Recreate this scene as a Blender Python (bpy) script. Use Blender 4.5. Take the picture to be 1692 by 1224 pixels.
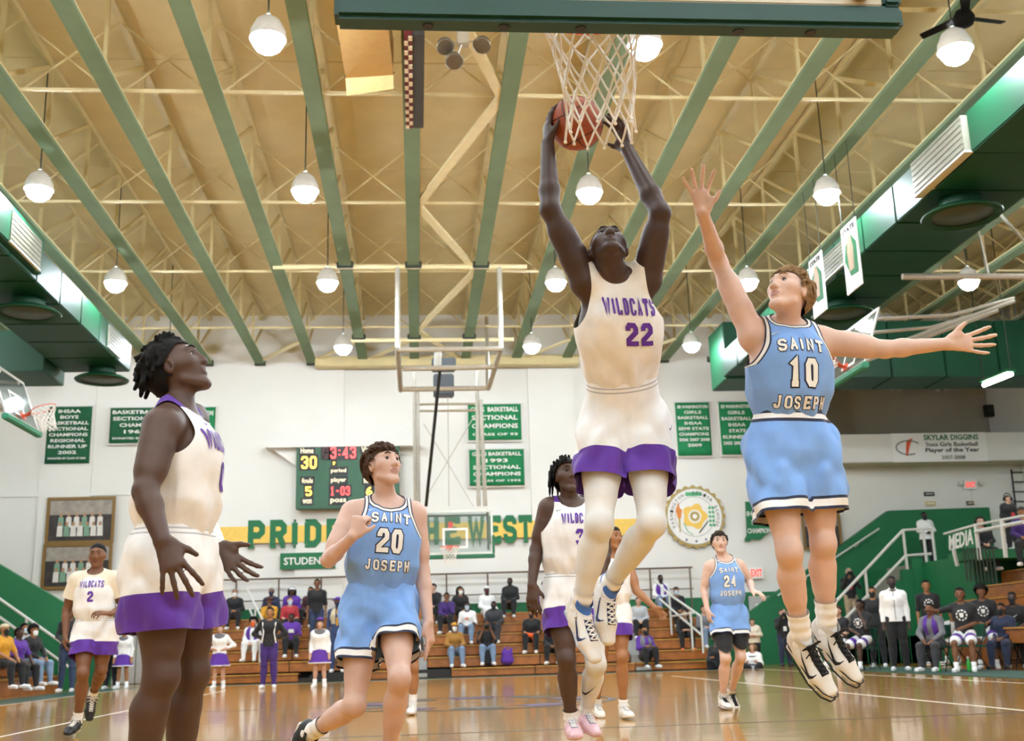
import bpy, bmesh, math, random
import numpy as np
from mathutils import Vector, Matrix
from mathutils.bvhtree import BVHTree

for o in list(bpy.data.objects): bpy.data.objects.remove(o)
scene = bpy.context.scene
COL = scene.collection

# ------------------------------------------------------------------ camera, world, exposure
FPX, CX, CY, CAMH = 1850.0, 846.0, 612.0, 0.68      # image taken as 1692 x 1224
YAW, PITCH, ROLL = 0.08886530, 0.24274602, -0.02999100
def _basis():
    F = np.array([math.sin(YAW)*math.cos(PITCH), math.cos(YAW)*math.cos(PITCH), math.sin(PITCH)])
    R = np.array([math.cos(YAW), -math.sin(YAW), 0.0]); U = np.cross(R, F)
    return (R*math.cos(ROLL)+U*math.sin(ROLL), -R*math.sin(ROLL)+U*math.cos(ROLL), F)
CR, CU, CF = _basis()
cam_data = bpy.data.cameras.new('camera'); cam = bpy.data.objects.new('camera', cam_data); COL.objects.link(cam)
cam_data.sensor_width = 36.0; cam_data.sensor_fit = 'HORIZONTAL'; cam_data.lens = 36.0*FPX/1692.0
cam_data.clip_start = 0.05; cam_data.clip_end = 200
cam_data.dof.use_dof = True; cam_data.dof.focus_distance = 5.2; cam_data.dof.aperture_fstop = 4.5
cam.matrix_world = Matrix(((CR[0], CU[0], -CF[0], 0), (CR[1], CU[1], -CF[1], 0), (CR[2], CU[2], -CF[2], CAMH), (0, 0, 0, 1)))
scene.camera = cam
world = bpy.data.worlds.new('hall_world'); scene.world = world; world.use_nodes = True
world.node_tree.nodes['Background'].inputs[0].default_value = (0.9, 0.85, 0.75, 1)
world.node_tree.nodes['Background'].inputs[1].default_value = 0.05
vs = scene.view_settings; vs.view_transform = 'Standard'; vs.look = 'None'; vs.gamma = 1.0; vs.use_curve_mapping = False
vs.exposure = 0.95
LAMP_POWER = 150.0
cy = scene.cycles
cy.max_bounces = 4; cy.diffuse_bounces = 3; cy.glossy_bounces = 3; cy.transmission_bounces = 4; cy.transparent_max_bounces = 6
cy.caustics_reflective = False; cy.caustics_refractive = False; cy.adaptive_threshold = 0.03; cy.use_light_tree = False; cy.sample_clamp_indirect = 8.0

def ray(px, py): return (px-CX)/FPX*CR-(py-CY)/FPX*CU+CF
def at(px, py, Y):            # the point of the place seen at a pixel, at court depth Y
    d = ray(px, py); return np.array([0, 0, CAMH])+d*(Y/d[1])
def at_z(px, py, Z):
    d = ray(px, py); return np.array([0, 0, CAMH])+d*((Z-CAMH)/d[2])

# ------------------------------------------------------------------ materials
MATS = {}
def srgb(h):
    h = h.lstrip('#'); c = [int(h[i:i+2], 16)/255 for i in (0, 2, 4)]
    return tuple((x/12.92 if x <= 0.04045 else ((x+0.055)/1.055)**2.4) for x in c)
def mat(name, col='#888888', rough=0.6, metal=0.0, var=0.06, scale=8.0, bump=0.0, bscale=60.0, emit=0.0, trans=0.0, coat=0.0, sss=0.0, spec=0.5, sheen=0.0, alpha=1.0, crease=0.0):
    if name in MATS: return MATS[name]
    m = bpy.data.materials.new(name); m.use_nodes = True; MATS[name] = m
    nt = m.node_tree; b = nt.nodes['Principled BSDF']
    c = srgb(col) if isinstance(col, str) else col
    b.inputs['Roughness'].default_value = rough; b.inputs['Metallic'].default_value = metal
    b.inputs['Specular IOR Level'].default_value = spec
    if coat: b.inputs['Coat Weight'].default_value = coat; b.inputs['Coat Roughness'].default_value = 0.08
    if sheen: b.inputs['Sheen Weight'].default_value = sheen
    if trans: b.inputs['Transmission Weight'].default_value = trans; b.inputs['IOR'].default_value = 1.3
    if sss: b.inputs['Subsurface Weight'].default_value = sss; b.inputs['Subsurface Radius'].default_value = (0.02, 0.008, 0.004); b.inputs['Subsurface Scale'].default_value = 0.5
    if alpha < 1: b.inputs['Alpha'].default_value = alpha
    if emit:
        b.inputs['Emission Color'].default_value = (*c, 1); b.inputs['Emission Strength'].default_value = emit
    tc = nt.nodes.new('ShaderNodeTexCoord')
    if var:
        n = nt.nodes.new('ShaderNodeTexNoise'); n.inputs['Scale'].default_value = scale; n.inputs['Detail'].default_value = 4
        nt.links.new(tc.outputs['Object'], n.inputs['Vector'])
        r = nt.nodes.new('ShaderNodeValToRGB'); r.color_ramp.elements[0].position = 0.3; r.color_ramp.elements[1].position = 0.7
        r.color_ramp.elements[0].color = (*[max(0, x*(1-var*1.6)) for x in c], 1)
        r.color_ramp.elements[1].color = (*[min(1, x*(1+var)) for x in c], 1)
        nt.links.new(n.outputs['Fac'], r.inputs['Fac']); nt.links.new(r.outputs['Color'], b.inputs['Base Color'])
    else:
        b.inputs['Base Color'].default_value = (*c, 1)
    if bump:
        n2 = nt.nodes.new('ShaderNodeTexNoise'); n2.inputs['Scale'].default_value = bscale; n2.inputs['Detail'].default_value = 3
        nt.links.new(tc.outputs['Object'], n2.inputs['Vector'])
        bp = nt.nodes.new('ShaderNodeBump'); bp.inputs['Strength'].default_value = bump; bp.inputs['Distance'].default_value = 0.01
        nt.links.new(n2.outputs['Fac'], bp.inputs['Height']); nt.links.new(bp.outputs['Normal'], b.inputs['Normal'])
    if crease:           # soft creases of loose cloth
        n3 = nt.nodes.new('ShaderNodeTexNoise'); n3.inputs['Scale'].default_value = 7.0; n3.inputs['Detail'].default_value = 1.0; n3.inputs['Distortion'].default_value = 0.5
        mp = nt.nodes.new('ShaderNodeMapping'); mp.inputs['Scale'].default_value = (1.3, 1.3, .45)
        nt.links.new(tc.outputs['Object'], mp.inputs['Vector']); nt.links.new(mp.outputs['Vector'], n3.inputs['Vector'])
        b3 = nt.nodes.new('ShaderNodeBump'); b3.inputs['Strength'].default_value = crease; b3.inputs['Distance'].default_value = 0.06
        nt.links.new(n3.outputs['Fac'], b3.inputs['Height'])
        if bump: nt.links.new(b3.outputs['Normal'], bp.inputs['Normal'])
        else: nt.links.new(b3.outputs['Normal'], b.inputs['Normal'])
    return m

# ------------------------------------------------------------------ object helpers
def thing(name, label, cat, loc=(0, 0, 0), group=None):
    o = bpy.data.objects.new(name, None); COL.objects.link(o); o.location = Vector(loc); o.empty_display_size = 0.1
    o['label'] = label; o['category'] = cat
    if group: o['group'] = group
    return o
def tag(o, label, cat, group=None):
    o['label'] = label; o['category'] = cat
    if group: o['group'] = group
    return o
def struct(o): o['kind'] = 'structure'; return o
def world_of(o):
    m = Matrix.Translation(o.location) @ o.rotation_euler.to_matrix().to_4x4() @ Matrix.Diagonal((*o.scale, 1))
    if o.parent: m = world_of(o.parent) @ o.matrix_parent_inverse @ m
    return m
def adopt(o, parent):
    if parent is not None:
        o.parent = parent; o.matrix_parent_inverse = world_of(parent).inverted()
    return o
def mesh_obj(name, V, F, m=None, parent=None, smooth=False, midx=None):
    me = bpy.data.meshes.new(name)
    if isinstance(F, np.ndarray) and len(F):
        V = np.asarray(V, np.float32); me.vertices.add(len(V)); me.vertices.foreach_set('co', V.ravel()); n_, k_ = F.shape
        me.loops.add(n_*k_); me.loops.foreach_set('vertex_index', F.astype(np.int32).ravel()); me.polygons.add(n_)
        me.polygons.foreach_set('loop_start', np.arange(0, n_*k_, k_, dtype=np.int32)); me.update(calc_edges=True)
    else:
        V = V.tolist() if isinstance(V, np.ndarray) else [tuple(map(float, v)) for v in V]
        me.from_pydata(V, [], list(F))
    for x in (m if isinstance(m, (list, tuple)) else [m]):
        if x is not None: me.materials.append(x)
    if smooth: me.shade_smooth()
    if midx is not None: me.polygons.foreach_set('material_index', list(midx))
    me.update()
    o = bpy.data.objects.new(name, me); COL.objects.link(o)
    return adopt(o, parent)
def inst(name, me, parent=None, loc=(0, 0, 0), rot=(0, 0, 0), scale=(1, 1, 1)):
    o = bpy.data.objects.new(name, me); COL.objects.link(o)
    o.location = Vector(loc); o.rotation_euler = rot; o.scale = scale
    return adopt(o, parent)
def V3(p): return np.array(p, dtype=float)
def unit(v): v = np.asarray(v, float); return v/(np.linalg.norm(v)+1e-12)
def frame_of(d, hint=(0, 0, 1)):
    d = unit(d); h = np.array(hint, float)
    if abs(d@unit(h)) > 0.98: h = np.array([0, 1.0, 0]) if abs(d[1]) < .9 else np.array([1.0, 0, 0])
    s = unit(np.cross(d, h)); return d, s, np.cross(s, d)
class MB:
    def __init__(s): s.V = []; s.F = []
    def add(s, V, F):
        n = len(s.V); s.V += [tuple(map(float, v)) for v in V]; s.F += [tuple(i+n for i in f) for f in F]; return s
    def box(s, lo, hi):
        (x0, y0, z0), (x1, y1, z1) = lo, hi
        return s.add([(x0,y0,z0),(x1,y0,z0),(x1,y1,z0),(x0,y1,z0),(x0,y0,z1),(x1,y0,z1),(x1,y1,z1),(x0,y1,z1)],
                     [(0,3,2,1),(4,5,6,7),(0,1,5,4),(1,2,6,5),(2,3,7,6),(3,0,4,7)])
    def bbox(s, lo, hi, c=0.01):               # box with chamfered edges
        lo = np.minimum(lo, hi)*1.0; hi = np.maximum(lo, hi)
        bm = bmesh.new(); bmesh.ops.create_cube(bm, size=1)
        for v in bm.verts: v.co = Vector(((lo[i]+hi[i])/2+v.co[i]*(hi[i]-lo[i])) for i in range(3))
        bmesh.ops.bevel(bm, geom=bm.edges[:], offset=c, segments=2, affect='EDGES')
        bm.verts.index_update(); V = [v.co[:] for v in bm.verts]; F = [[v.index for v in f.verts] for f in bm.faces]; bm.free()
        return s.add(V, F)
    def bar(s, a, b, w, h=None, hint=(0, 0, 1)):
        h = h or w; a = V3(a); b = V3(b); d, sd, up = frame_of(b-a, hint)
        V = [p+sd*w/2*i+up*h/2*j for p in (a, b) for i, j in ((-1,-1),(1,-1),(1,1),(-1,1))]
        return s.add(V, [(0,1,2,3),(4,7,6,5),(0,4,5,1),(1,5,6,2),(2,6,7,3),(3,7,4,0)])
    def tube(s, pts, r, n=8, closed=False, caps=True):
        P = [V3(p) for p in pts]; m = len(P); rr = r if isinstance(r, (list, tuple)) else [r]*m
        V = []; prev = None
        for i in range(m):
            if closed: d = P[(i+1) % m]-P[i-1]
            else: d = P[min(i+1, m-1)]-P[max(i-1, 0)]
            d = unit(d)
            if prev is None: _, sd, up = frame_of(d)
            else:
                sd = unit(prev-d*(prev@d)); up = np.cross(sd, d)
            prev = sd
            for k in range(n):
                a = 2*math.pi*k/n; V.append(P[i]+rr[i]*(math.cos(a)*sd+math.sin(a)*up))
        F = []
        for i in range(m if closed else m-1):
            j = (i+1) % m
            for k in range(n): F.append((i*n+k, i*n+(k+1) % n, j*n+(k+1) % n, j*n+k))
        if caps and not closed: F += [tuple(range(n))[::-1], tuple((m-1)*n+k for k in range(n))]
        return s.add(V, F)
    def lathe(s, prof, c=(0, 0, 0), n=24, axis=(0, 0, 1), caps=True):
        d, sd, up = frame_of(axis, (0, 1, 0)); c = V3(c); V = []
        for r, z in prof:
            for k in range(n):
                a = 2*math.pi*k/n; V.append(c+d*z+r*(math.cos(a)*sd+math.sin(a)*up))
        F = []; m = len(prof)
        for i in range(m-1):
            for k in range(n): F.append((i*n+k, i*n+(k+1) % n, (i+1)*n+(k+1) % n, (i+1)*n+k))
        if caps: F += [tuple(range(n))[::-1], tuple((m-1)*n+k for k in range(n))]
        return s.add(V, F)
    def prism(s, poly, org, ex, ey, ez, depth):   # outline poly (u,v) on ex,ey extruded along ez
        o = V3(org); ex = V3(ex); ey = V3(ey); ez = V3(ez); n = len(poly)
        V = [o+u*ex+v*ey for u, v in poly]+[o+u*ex+v*ey+ez*depth for u, v in poly]
        F = [tuple(range(n))[::-1], tuple(range(n, 2*n))]+[(i, (i+1) % n, (i+1) % n+n, i+n) for i in range(n)]
        return s.add(V, F)
    def sphere(s, c, r, n=12, m=8):
        r = r if isinstance(r, (tuple, list, np.ndarray)) else (r, r, r)
        V = [(c[0], c[1], c[2]-r[2])]
        for i in range(1, m):
            t = math.pi*i/m-math.pi/2
            for k in range(n):
                a = 2*math.pi*k/n; V.append((c[0]+r[0]*math.cos(t)*math.cos(a), c[1]+r[1]*math.cos(t)*math.sin(a), c[2]+r[2]*math.sin(t)))
        V.append((c[0], c[1], c[2]+r[2])); F = []
        for k in range(n): F.append((0, 1+(k+1) % n, 1+k))
        for i in range(m-2):
            for k in range(n): F.append((1+i*n+k, 1+i*n+(k+1) % n, 1+(i+1)*n+(k+1) % n, 1+(i+1)*n+k))
        l = len(V)-1; b0 = 1+(m-2)*n
        for k in range(n): F.append((b0+k, b0+(k+1) % n, l))
        return s.add(V, F)
    def build(s, name, m, parent=None, smooth=False): return mesh_obj(name, s.V, s.F, m, parent, smooth)

# ------------------------------------------------------------------ lettering
GL = {
'0': [[(0,.18),(.25,0),(.75,0),(1,.18),(1,.82),(.75,1),(.25,1),(0,.82),(0,.18),(.25,0)]],
'1': [[(.12,.8),(.5,.97),(.5,0)], [(.12,0),(.88,0)]],
'2': [[(0,.7),(0,.85),(.22,1),(.78,1),(1,.85),(1,.62),(0,.2),(0,0),(1,0),(1,.14)]],
'3': [[(0,.76),(0,.84),(.2,1),(.8,1),(1,.84),(1,.64),(.75,.52),(1,.4),(1,.16),(.8,0),(.2,0),(0,.16),(0,.24)], [(.4,.52),(.75,.52)]],
'4': [[(.75,0),(.75,1),(.02,.32),(1,.32)], [(.5,0),(1,0)]],
'5': [[(1,1),(0,1),(0,.58),(.8,.58),(1,.42),(1,.16),(.8,0),(.2,0),(0,.16)]],
'8': [[(0,.16),(.22,0),(.78,0),(1,.16),(1,.4),(.78,.52),(.22,.52),(0,.64),(0,.84),(.22,1),(.78,1),(1,.84),(1,.64),(.78,.52),(.22,.52),(0,.4),(0,.16),(.22,0)]],
'6': [[(1,.8),(.8,1),(.2,1),(0,.84),(0,.16),(.2,0),(.8,0),(1,.16),(1,.4),(.8,.54),(0,.54)]],
'A': [[(.08,0),(.5,1),(.92,0)], [(.22,.34),(.78,.34)], [(-.06,0),(.26,0)], [(.74,0),(1.06,0)]],
'C': [[(1,.7),(1,.84),(.76,1),(.24,1),(0,.82),(0,.18),(.24,0),(.76,0),(1,.16),(1,.3)]],
'D': [[(.15,0),(.7,0),(1,.2),(1,.8),(.7,1),(.15,1)], [(.15,0),(.15,1)], [(-.02,0),(.3,0)], [(-.02,1),(.3,1)]],
'E': [[(1,.2),(1,0),(.15,0),(.15,1),(1,1),(1,.8)], [(.15,.52),(.7,.52)], [(-.02,0),(.3,0)], [(-.02,1),(.3,1)], [(.7,.38),(.7,.66)]],
'F': [[(.15,0),(.15,1),(1,1),(1,.78)], [(.15,.5),(.7,.5)], [(-.02,0),(.38,0)], [(-.02,1),(.3,1)], [(.7,.36),(.7,.64)]],
'H': [[(.12,0),(.12,1)], [(.88,0),(.88,1)], [(.12,.5),(.88,.5)], [(-.06,0),(.3,0)], [(-.06,1),(.3,1)], [(.7,0),(1.06,0)], [(.7,1),(1.06,1)]],
'I': [[(.5,0),(.5,1)], [(.2,0),(.8,0)], [(.2,1),(.8,1)]],
'J': [[(.7,1),(.7,.16),(.52,0),(.2,0),(0,.16),(0,.32)], [(.42,1),(1,1)]],
'L': [[(.15,1),(.15,0),(1,0),(1,.24)], [(-.04,1),(.36,1)]],
'N': [[(.12,0),(.12,1),(.88,0),(.88,1)], [(-.06,0),(.3,0)], [(.7,1),(1.06,1)]],
'O': [[(0,.18),(.25,0),(.75,0),(1,.18),(1,.82),(.75,1),(.25,1),(0,.82),(0,.18),(.25,0)]],
'P': [[(.15,0),(.15,1),(.75,1),(1,.84),(1,.6),(.75,.44),(.15,.44)], [(-.05,0),(.42,0)], [(-.05,1),(.3,1)]],
'R': [[(.15,0),(.15,1),(.75,1),(.98,.84),(.98,.62),(.75,.48),(.15,.48)], [(.6,.48),(.92,0)], [(-.05,0),(.38,0)], [(.74,0),(1.08,0)]],
'S': [[(1,.72),(1,.84),(.78,1),(.22,1),(0,.84),(0,.66),(.2,.54),(.8,.46),(1,.34),(1,.16),(.78,0),(.22,0),(0,.16),(0,.28)]],
'T': [[(.5,0),(.5,1)], [(0,.78),(0,1),(1,1),(1,.78)], [(.25,0),(.75,0)]],
'U': [[(.12,1),(.12,.2),(.3,0),(.7,0),(.88,.2),(.88,1)], [(-.06,1),(.3,1)], [(.7,1),(1.06,1)]],
'W': [[(.05,1),(.27,0),(.5,.8),(.73,0),(.95,1)], [(-.08,1),(.2,1)], [(.8,1),(1.08,1)]],
'G': [[(1,.74),(1,.84),(.76,1),(.24,1),(0,.82),(0,.18),(.24,0),(.76,0),(1,.18),(1,.46),(.6,.46)]],
'M': [[(.05,0),(.05,1),(.5,.35),(.95,1),(.95,0)]],
'-': [[(.15,.5),(.85,.5)]], ':': [[(.5,.66),(.5,.78)], [(.5,.22),(.5,.34)]],
}
def stroke_quads(pl, t):
    q = []; P = [np.array(p, float) for p in pl]; n = len(P)
    def dirn(i): return unit(P[i+1]-P[i])
    L = []; R = []
    for i in range(n):
        d0 = dirn(max(i-1, 0)); d1 = dirn(min(i, n-2)); d = unit(d0+d1); nn = np.array([-d[1], d[0]])
        n1 = np.array([-d1[1], d1[0]]); k = 1/max(.45, nn@n1)
        L.append(P[i]+nn*t/2*k); R.append(P[i]-nn*t/2*k)
    for i in range(n-1): q.append([L[i], R[i], R[i+1], L[i+1]])
    return q
def word_quads(txt, h, w, gap, t, serif=None):
    """slab block lettering: list of quads, word centred at 0; h height, w glyph width"""
    out = []; x = 0
    for ch in txt:
        if ch == ' ': x += w*0.7; continue
        ww = w*(.5 if ch == 'I' else (1.35 if ch in 'WM' else (.55 if ch == ':' else 1.0)))
        for pl in GL[ch]:
            ser = serif if (serif and len(pl) == 2 and pl[0][1] == pl[1][1] and pl[0][1] in (0, 1)) else t
            yy = (h-t); pts = [(x+t/2+p[0]*(ww-t), t/2+p[1]*yy+((t-ser)/2*(1 if p[1] == 1 else -1) if ser != t else 0)) for p in pl]
            out += stroke_quads(pts, ser)
        x += ww+gap
    W = x-gap
    return [[np.array([p[0]-W/2, p[1]]) for p in q] for q in out], W
def print_on(name, quads, fn, m, parent, step=0.012):
    """lay flat lettering quads onto a surface given by fn(u,v)->3D point or None"""
    V = []; F = []
    for q in quads:
        a, b, c, d = [np.asarray(x, float) for x in q]
        n1 = max(1, int(max(np.linalg.norm(a-b), np.linalg.norm(c-d))/step+.5)); n2 = max(1, int(max(np.linalg.norm(b-c), np.linalg.norm(a-d))/step+.5))
        base = len(V); ok = True; pts = []
        for i in range(n1+1):
            for j in range(n2+1):
                u = i/n1; v = j/n2
                p = fn(*((a*(1-u)+b*u)*(1-v)+(d*(1-u)+c*u)*v))
                pts.append(p)
        idx = {}
        for k, p in enumerate(pts):
            if p is not None: idx[k] = len(V); V.append(p)
        for i in range(n1):
            for j in range(n2):
                f = [i*(n2+1)+j, (i+1)*(n2+1)+j, (i+1)*(n2+1)+j+1, i*(n2+1)+j+1]
                if all(k in idx for k in f): F.append([idx[k] for k in f])
    if not F: return None
    return mesh_obj(name, V, F, m, parent)
def text_mesh(txt, size=1.0, bold=0.0, align='CENTER', space=1.0):
    cu = bpy.data.curves.new('lettering', 'FONT'); cu.body = txt; cu.size = size; cu.align_x = align; cu.align_y = 'CENTER'
    cu.offset = bold; cu.resolution_u = 2; cu.space_line = space; cu.extrude = 0.004
    o = bpy.data.objects.new('lettering', cu); me = bpy.data.meshes.new_from_object(o)
    V = [v.co[:] for v in me.vertices]; F = [tuple(p.vertices) for p in me.polygons]
    bpy.data.objects.remove(o); bpy.data.curves.remove(cu); bpy.data.meshes.remove(me)
    return V, F
def text_on(txt, org, ex, ey, width, height, m, parent, bold=0.0, name='lettering', lift=0.004):
    V, F = text_mesh(txt, 1.0, bold)
    A = np.array(V); x0, x1 = A[:, 0].min(), A[:, 0].max(); y0, y1 = A[:, 1].min(), A[:, 1].max()
    ex = V3(ex); ey = V3(ey); n = np.cross(ex, ey)
    W = [V3(org)+ex*((v[0]-(x0+x1)/2)/(x1-x0)*width)+ey*((v[1]-(y0+y1)/2)/(y1-y0)*height)+n*(lift+v[2]) for v in V]
    return mesh_obj(name, W, F, m, parent)
# ------------------------------------------------------------------ the hall
WALL = mat('painted_wall', '#EAE8E1', .8, var=.02, scale=.6)
GREYWALL = mat('grey_block_wall', '#BDBAAE', .8, var=.04, scale=1.5)
BEIGE = mat('beige_roof_deck', '#E2D09E', .75, var=.05, scale=1.2, bump=.1, bscale=15)
STEEL = mat('cream_steel', '#D6C592', .55, var=.05, scale=3)
STEELW = mat('pale_steel', '#E6D8A8', .5, var=.04, scale=3)
GREENCH = mat('sage_green_steel', '#76886A', .9, spec=.1, var=.05, scale=2)
DARKCAP = mat('dark_iron', '#2E352C', .6)
DUCT = mat('green_duct', '#0A452B', .5, spec=.35, var=.08, scale=1.5)
GREEN = mat('green_paint', '#136F42', .6, var=.05, scale=1.5)
GREENB = mat('green_banner_cloth', '#14804C', .8, var=.06, scale=6, bump=.2, bscale=40)
GREENBD = mat('dark_green_banner_cloth', '#145C3A', .8, var=.08, scale=6, bump=.2, bscale=40)
WHITE = mat('white_paint', '#F2F0EA', .6, var=.02)
YELLOW = mat('yellow_paint', '#F3C95F', .6, var=.04)
BLACK = mat('black_plastic', '#141414', .45, var=.1)
RAILW = mat('white_rail', '#D8D8D2', .4, var=.03)
WOODB = mat('bleacher_wood', '#A8672A', .35, var=.16, scale=5, coat=.2)
WOODB2 = mat('bleacher_seat_wood', '#C08A38', .35, var=.16, scale=5, coat=.2)
DARKU = mat('dark_kickboard', '#2A2018', .6)
GLASS = mat('board_glass', '#DDE8E4', .05, var=0, trans=.92)
CHROME = mat('galvanised_pipe', '#C9C5B8', .35, metal=.6, var=.05)
RED = mat('red_sign', '#E2473F', .5, emit=.6)
ORANGE = mat('orange_rim', '#E0562A', .4)

def wood_floor():
    m = bpy.data.materials.new('court_maple'); m.use_nodes = True; nt = m.node_tree; b = nt.nodes['Principled BSDF']
    tc = nt.nodes.new('ShaderNodeTexCoord'); mp = nt.nodes.new('ShaderNodeMapping'); mp.inputs['Rotation'].default_value = (0, 0, math.pi/2)
    br = nt.nodes.new('ShaderNodeTexBrick'); br.inputs['Scale'].default_value = 1.0; br.inputs['Brick Width'].default_value = 1.1; br.inputs['Row Height'].default_value = .06
    br.inputs['Mortar Size'].default_value = .0015; br.inputs['Color1'].default_value = (*srgb('#D29C45'), 1); br.inputs['Color2'].default_value = (*srgb('#C08A3A'), 1); br.inputs['Mortar'].default_value = (*srgb('#8F6228'), 1)
    nz = nt.nodes.new('ShaderNodeTexNoise'); nz.inputs['Scale'].default_value = 2.5; nz.inputs['Detail'].default_value = 5
    mx = nt.nodes.new('ShaderNodeMixRGB'); mx.blend_type = 'MULTIPLY'; mx.inputs['Fac'].default_value = .35
    nt.links.new(tc.outputs['Object'], mp.inputs['Vector']); nt.links.new(mp.outputs['Vector'], br.inputs['Vector']); nt.links.new(tc.outputs['Object'], nz.inputs['Vector'])
    nt.links.new(br.outputs['Color'], mx.inputs['Color1']); nt.links.new(nz.outputs['Color'], mx.inputs['Color2']); nt.links.new(mx.outputs['Color'], b.inputs['Base Color'])
    b.inputs['Roughness'].default_value = .17; b.inputs['Coat Weight'].default_value = .5; b.inputs['Coat Roughness'].default_value = .07
    nb = nt.nodes.new('ShaderNodeTexNoise'); nb.inputs['Scale'].default_value = 3.0; bp = nt.nodes.new('ShaderNodeBump'); bp.inputs['Strength'].default_value = .05; bp.inputs['Distance'].default_value = .02
    nt.links.new(tc.outputs['Object'], nb.inputs['Vector']); nt.links.new(nb.outputs['Fac'], bp.inputs['Height']); nt.links.new(bp.outputs['Normal'], b.inputs['Normal']); nt.links.new(bp.outputs['Normal'], b.inputs['Coat Normal'])
    return m
XL, XR, YB, YF, ZD = -17.0, 19.0, -9.6, 33.6, 10.85
floor = struct(MB().box((XL, YB, -.2), (XR, 37.2, 0)).build('floor', wood_floor()))
LINEW = mat('white_line_paint', '#EFE9DC', .3, var=.03); LINED = mat('dark_line_paint', '#2B2A22', .35); LGREEN = mat('green_line_paint', '#1F4A3A', .3)
def flat(name, x0, x1, y0, y1, m, z=.0015): return MB().box((x0, y0, .0003), (x1, y1, z)).build(name, m, floor)
for x in (-3.97, 5.43): flat('court_line', x-.025, x+.025, 7.0, 24.5, LINEW)
for x in (-6.89, 8.35): flat('court_line', x-.025, x+.025, 2.45, 28.05, LINEW)
flat('court_line', -6.0, 7.6, 9.83, 9.88, LINED); flat('court_line', -6.0, 7.6, 15.225, 15.275, LINED)
flat('court_line', -6.89, 8.35, 28.0, 28.05, LINEW)
flat('painted_border', -6.9, 8.4, 28.06, 29.4, LGREEN)
flat('painted_border', -8.0, -6.95, 2.4, 29.4, LGREEN)
def ring(name, c, r0, r1, m, a0=0, a1=2*math.pi, n=48, z=.003):
    V = []; F = []
    for i in range(n+1):
        a = a0+(a1-a0)*i/n
        for r in (r0, r1): V.append((c[0]+r*math.cos(a), c[1]+r*math.sin(a), z))
    for i in range(n): F.append((2*i, 2*i+1, 2*i+3, 2*i+2))
    return mesh_obj(name, V, F, m, floor)
PURPF = mat('purple_floor_paint', '#3E2467', .3)
ring('centre_circle', (.73, 15.25), 1.75, 1.85, LINED)
for k in range(10):
    a = k*math.pi/5; ring('centre_letter', (.73, 15.25), 1.15, 1.6, LINED if k % 2 else PURPF, a+.08, a+.5, 8)

# walls
wall_far = struct(thing('wall_far', 'x', 'x', (0, YF, 0)))
for k in ('label', 'category'): del wall_far[k]
MB().box((XL, YF, 0), (12.75, YF+.3, 11)).build('wall_panel', WALL, wall_far)
MB().box((12.75, YF, 0), (XR, YF+.3, 6.3)).build('wall_panel', WALL, wall_far)
MB().box((12.75, 35.1, 0), (XR, 35.4, 11)).build('recess_wall', GREYWALL, wall_far)
MB().box((12.75, YF+.3, 6.2), (XR, 35.1, 6.3)).build('gallery_floor', GREYWALL, wall_far)
MB().box((12.55, YF+.3, 6.3), (12.75, 35.1, 11)).build('recess_side_wall', GREYWALL, wall_far)
MB().box((12.75, YF-.05, 8.75), (XR, YF+.4, 11)).build('header_wall', WALL, wall_far)
MB().bbox((12.7, 32.55, 5.82), (XR, 32.75, 6.68), .01).build('gallery_parapet', WALL, wall_far)
MB().box((12.7, 32.75, 5.82), (XR, YF, 6.0)).build('gallery_soffit', mat('soffit_paint', '#C9BE9C', .7), wall_far)
for x0, x1 in ((-3.56, -2.16), (3.46, 4.9), (-10.95, -9.5)):
    MB().box((x0, YF-.1, 0), (x1, YF, 9.2)).build('pilaster', WALL, wall_far)
MB().box((XL, YF-.04, 5.36), (-5.9, YF, 5.44)).build('ledge', WALL, wall_far)
MB().box((-12.0, YF-.03, 0), (XR, YF, 1.98)).build('wainscot', GREEN, wall_far)
for nm, lo, hi in (('wall_left', (XL-.3, YB, 0), (XL, 37.2, 11)), ('wall_right', (XR, YB, 0), (XR+.3, 37.2, 11)), ('wall_back', (XL, YB-.3, 0), (XR, YB, 11))):
    struct(MB().box(lo, hi).build(nm, WALL))

# roof: deck panels, joists with webs, bridging
ceiling = struct(thing('ceiling', 'x', 'x', (0, 0, ZD)))
for k in ('label', 'category'): del ceiling[k]
JX = [-.02+1.555*k for k in range(-11, 13)]
PAN = 2.27
MB().box((XL-.3, YB-.3, ZD+.1), (XR+.3, 37.3, ZD+.3)).build('roof_slab', BEIGE, ceiling)
pm = bpy.data.meshes.new('deck_panel')
_b = MB().bbox((-.772, -2.262, -.04), (.772, 2.262, .04), .008); pm.from_pydata(_b.V, [], _b.F); pm.materials.append(BEIGE)
for i in range(len(JX)-1):
    for j in range(6):
        inst('deck_panel', pm, ceiling, ((JX[i]+JX[i+1])/2, 11.3+4.54*j, ZD+.03))
def shared(name, mb, m):
    me = bpy.data.meshes.new(name); me.from_pydata(mb.V, [], mb.F); me.materials.append(m); return me
ZB, ZT = 9.3, 10.72
NODES = [18.19-PAN*3+PAN*j for j in range(11)]
m_chord = shared('bottom_chord', MB().bbox((-.14, YB+.2, -.05), (.14, 33.45, .03), .006), GREENCH)
m_chordb = shared('chord_flange', MB().box((-.13, YB+.2, .03), (.13, 33.45, .07)), STEELW)
m_top = shared('top_chord', MB().bbox((-.06, YB+.2, -.06), (.06, 33.5, .05), .006), STEEL)
m_vert = shared('web_vertical', MB().bar((0, 0, 0), (0, 0, ZT-ZB), .06, .06), STEEL)
m_da = shared('web_diagonal', MB().bar((0, 0, 0), (0, PAN, ZT-ZB), .05, .07), STEEL)
m_cap = shared('end_cap', MB().bbox((-.16, -.06, -.09), (.16, .06, .09), .01), DARKCAP)
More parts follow.
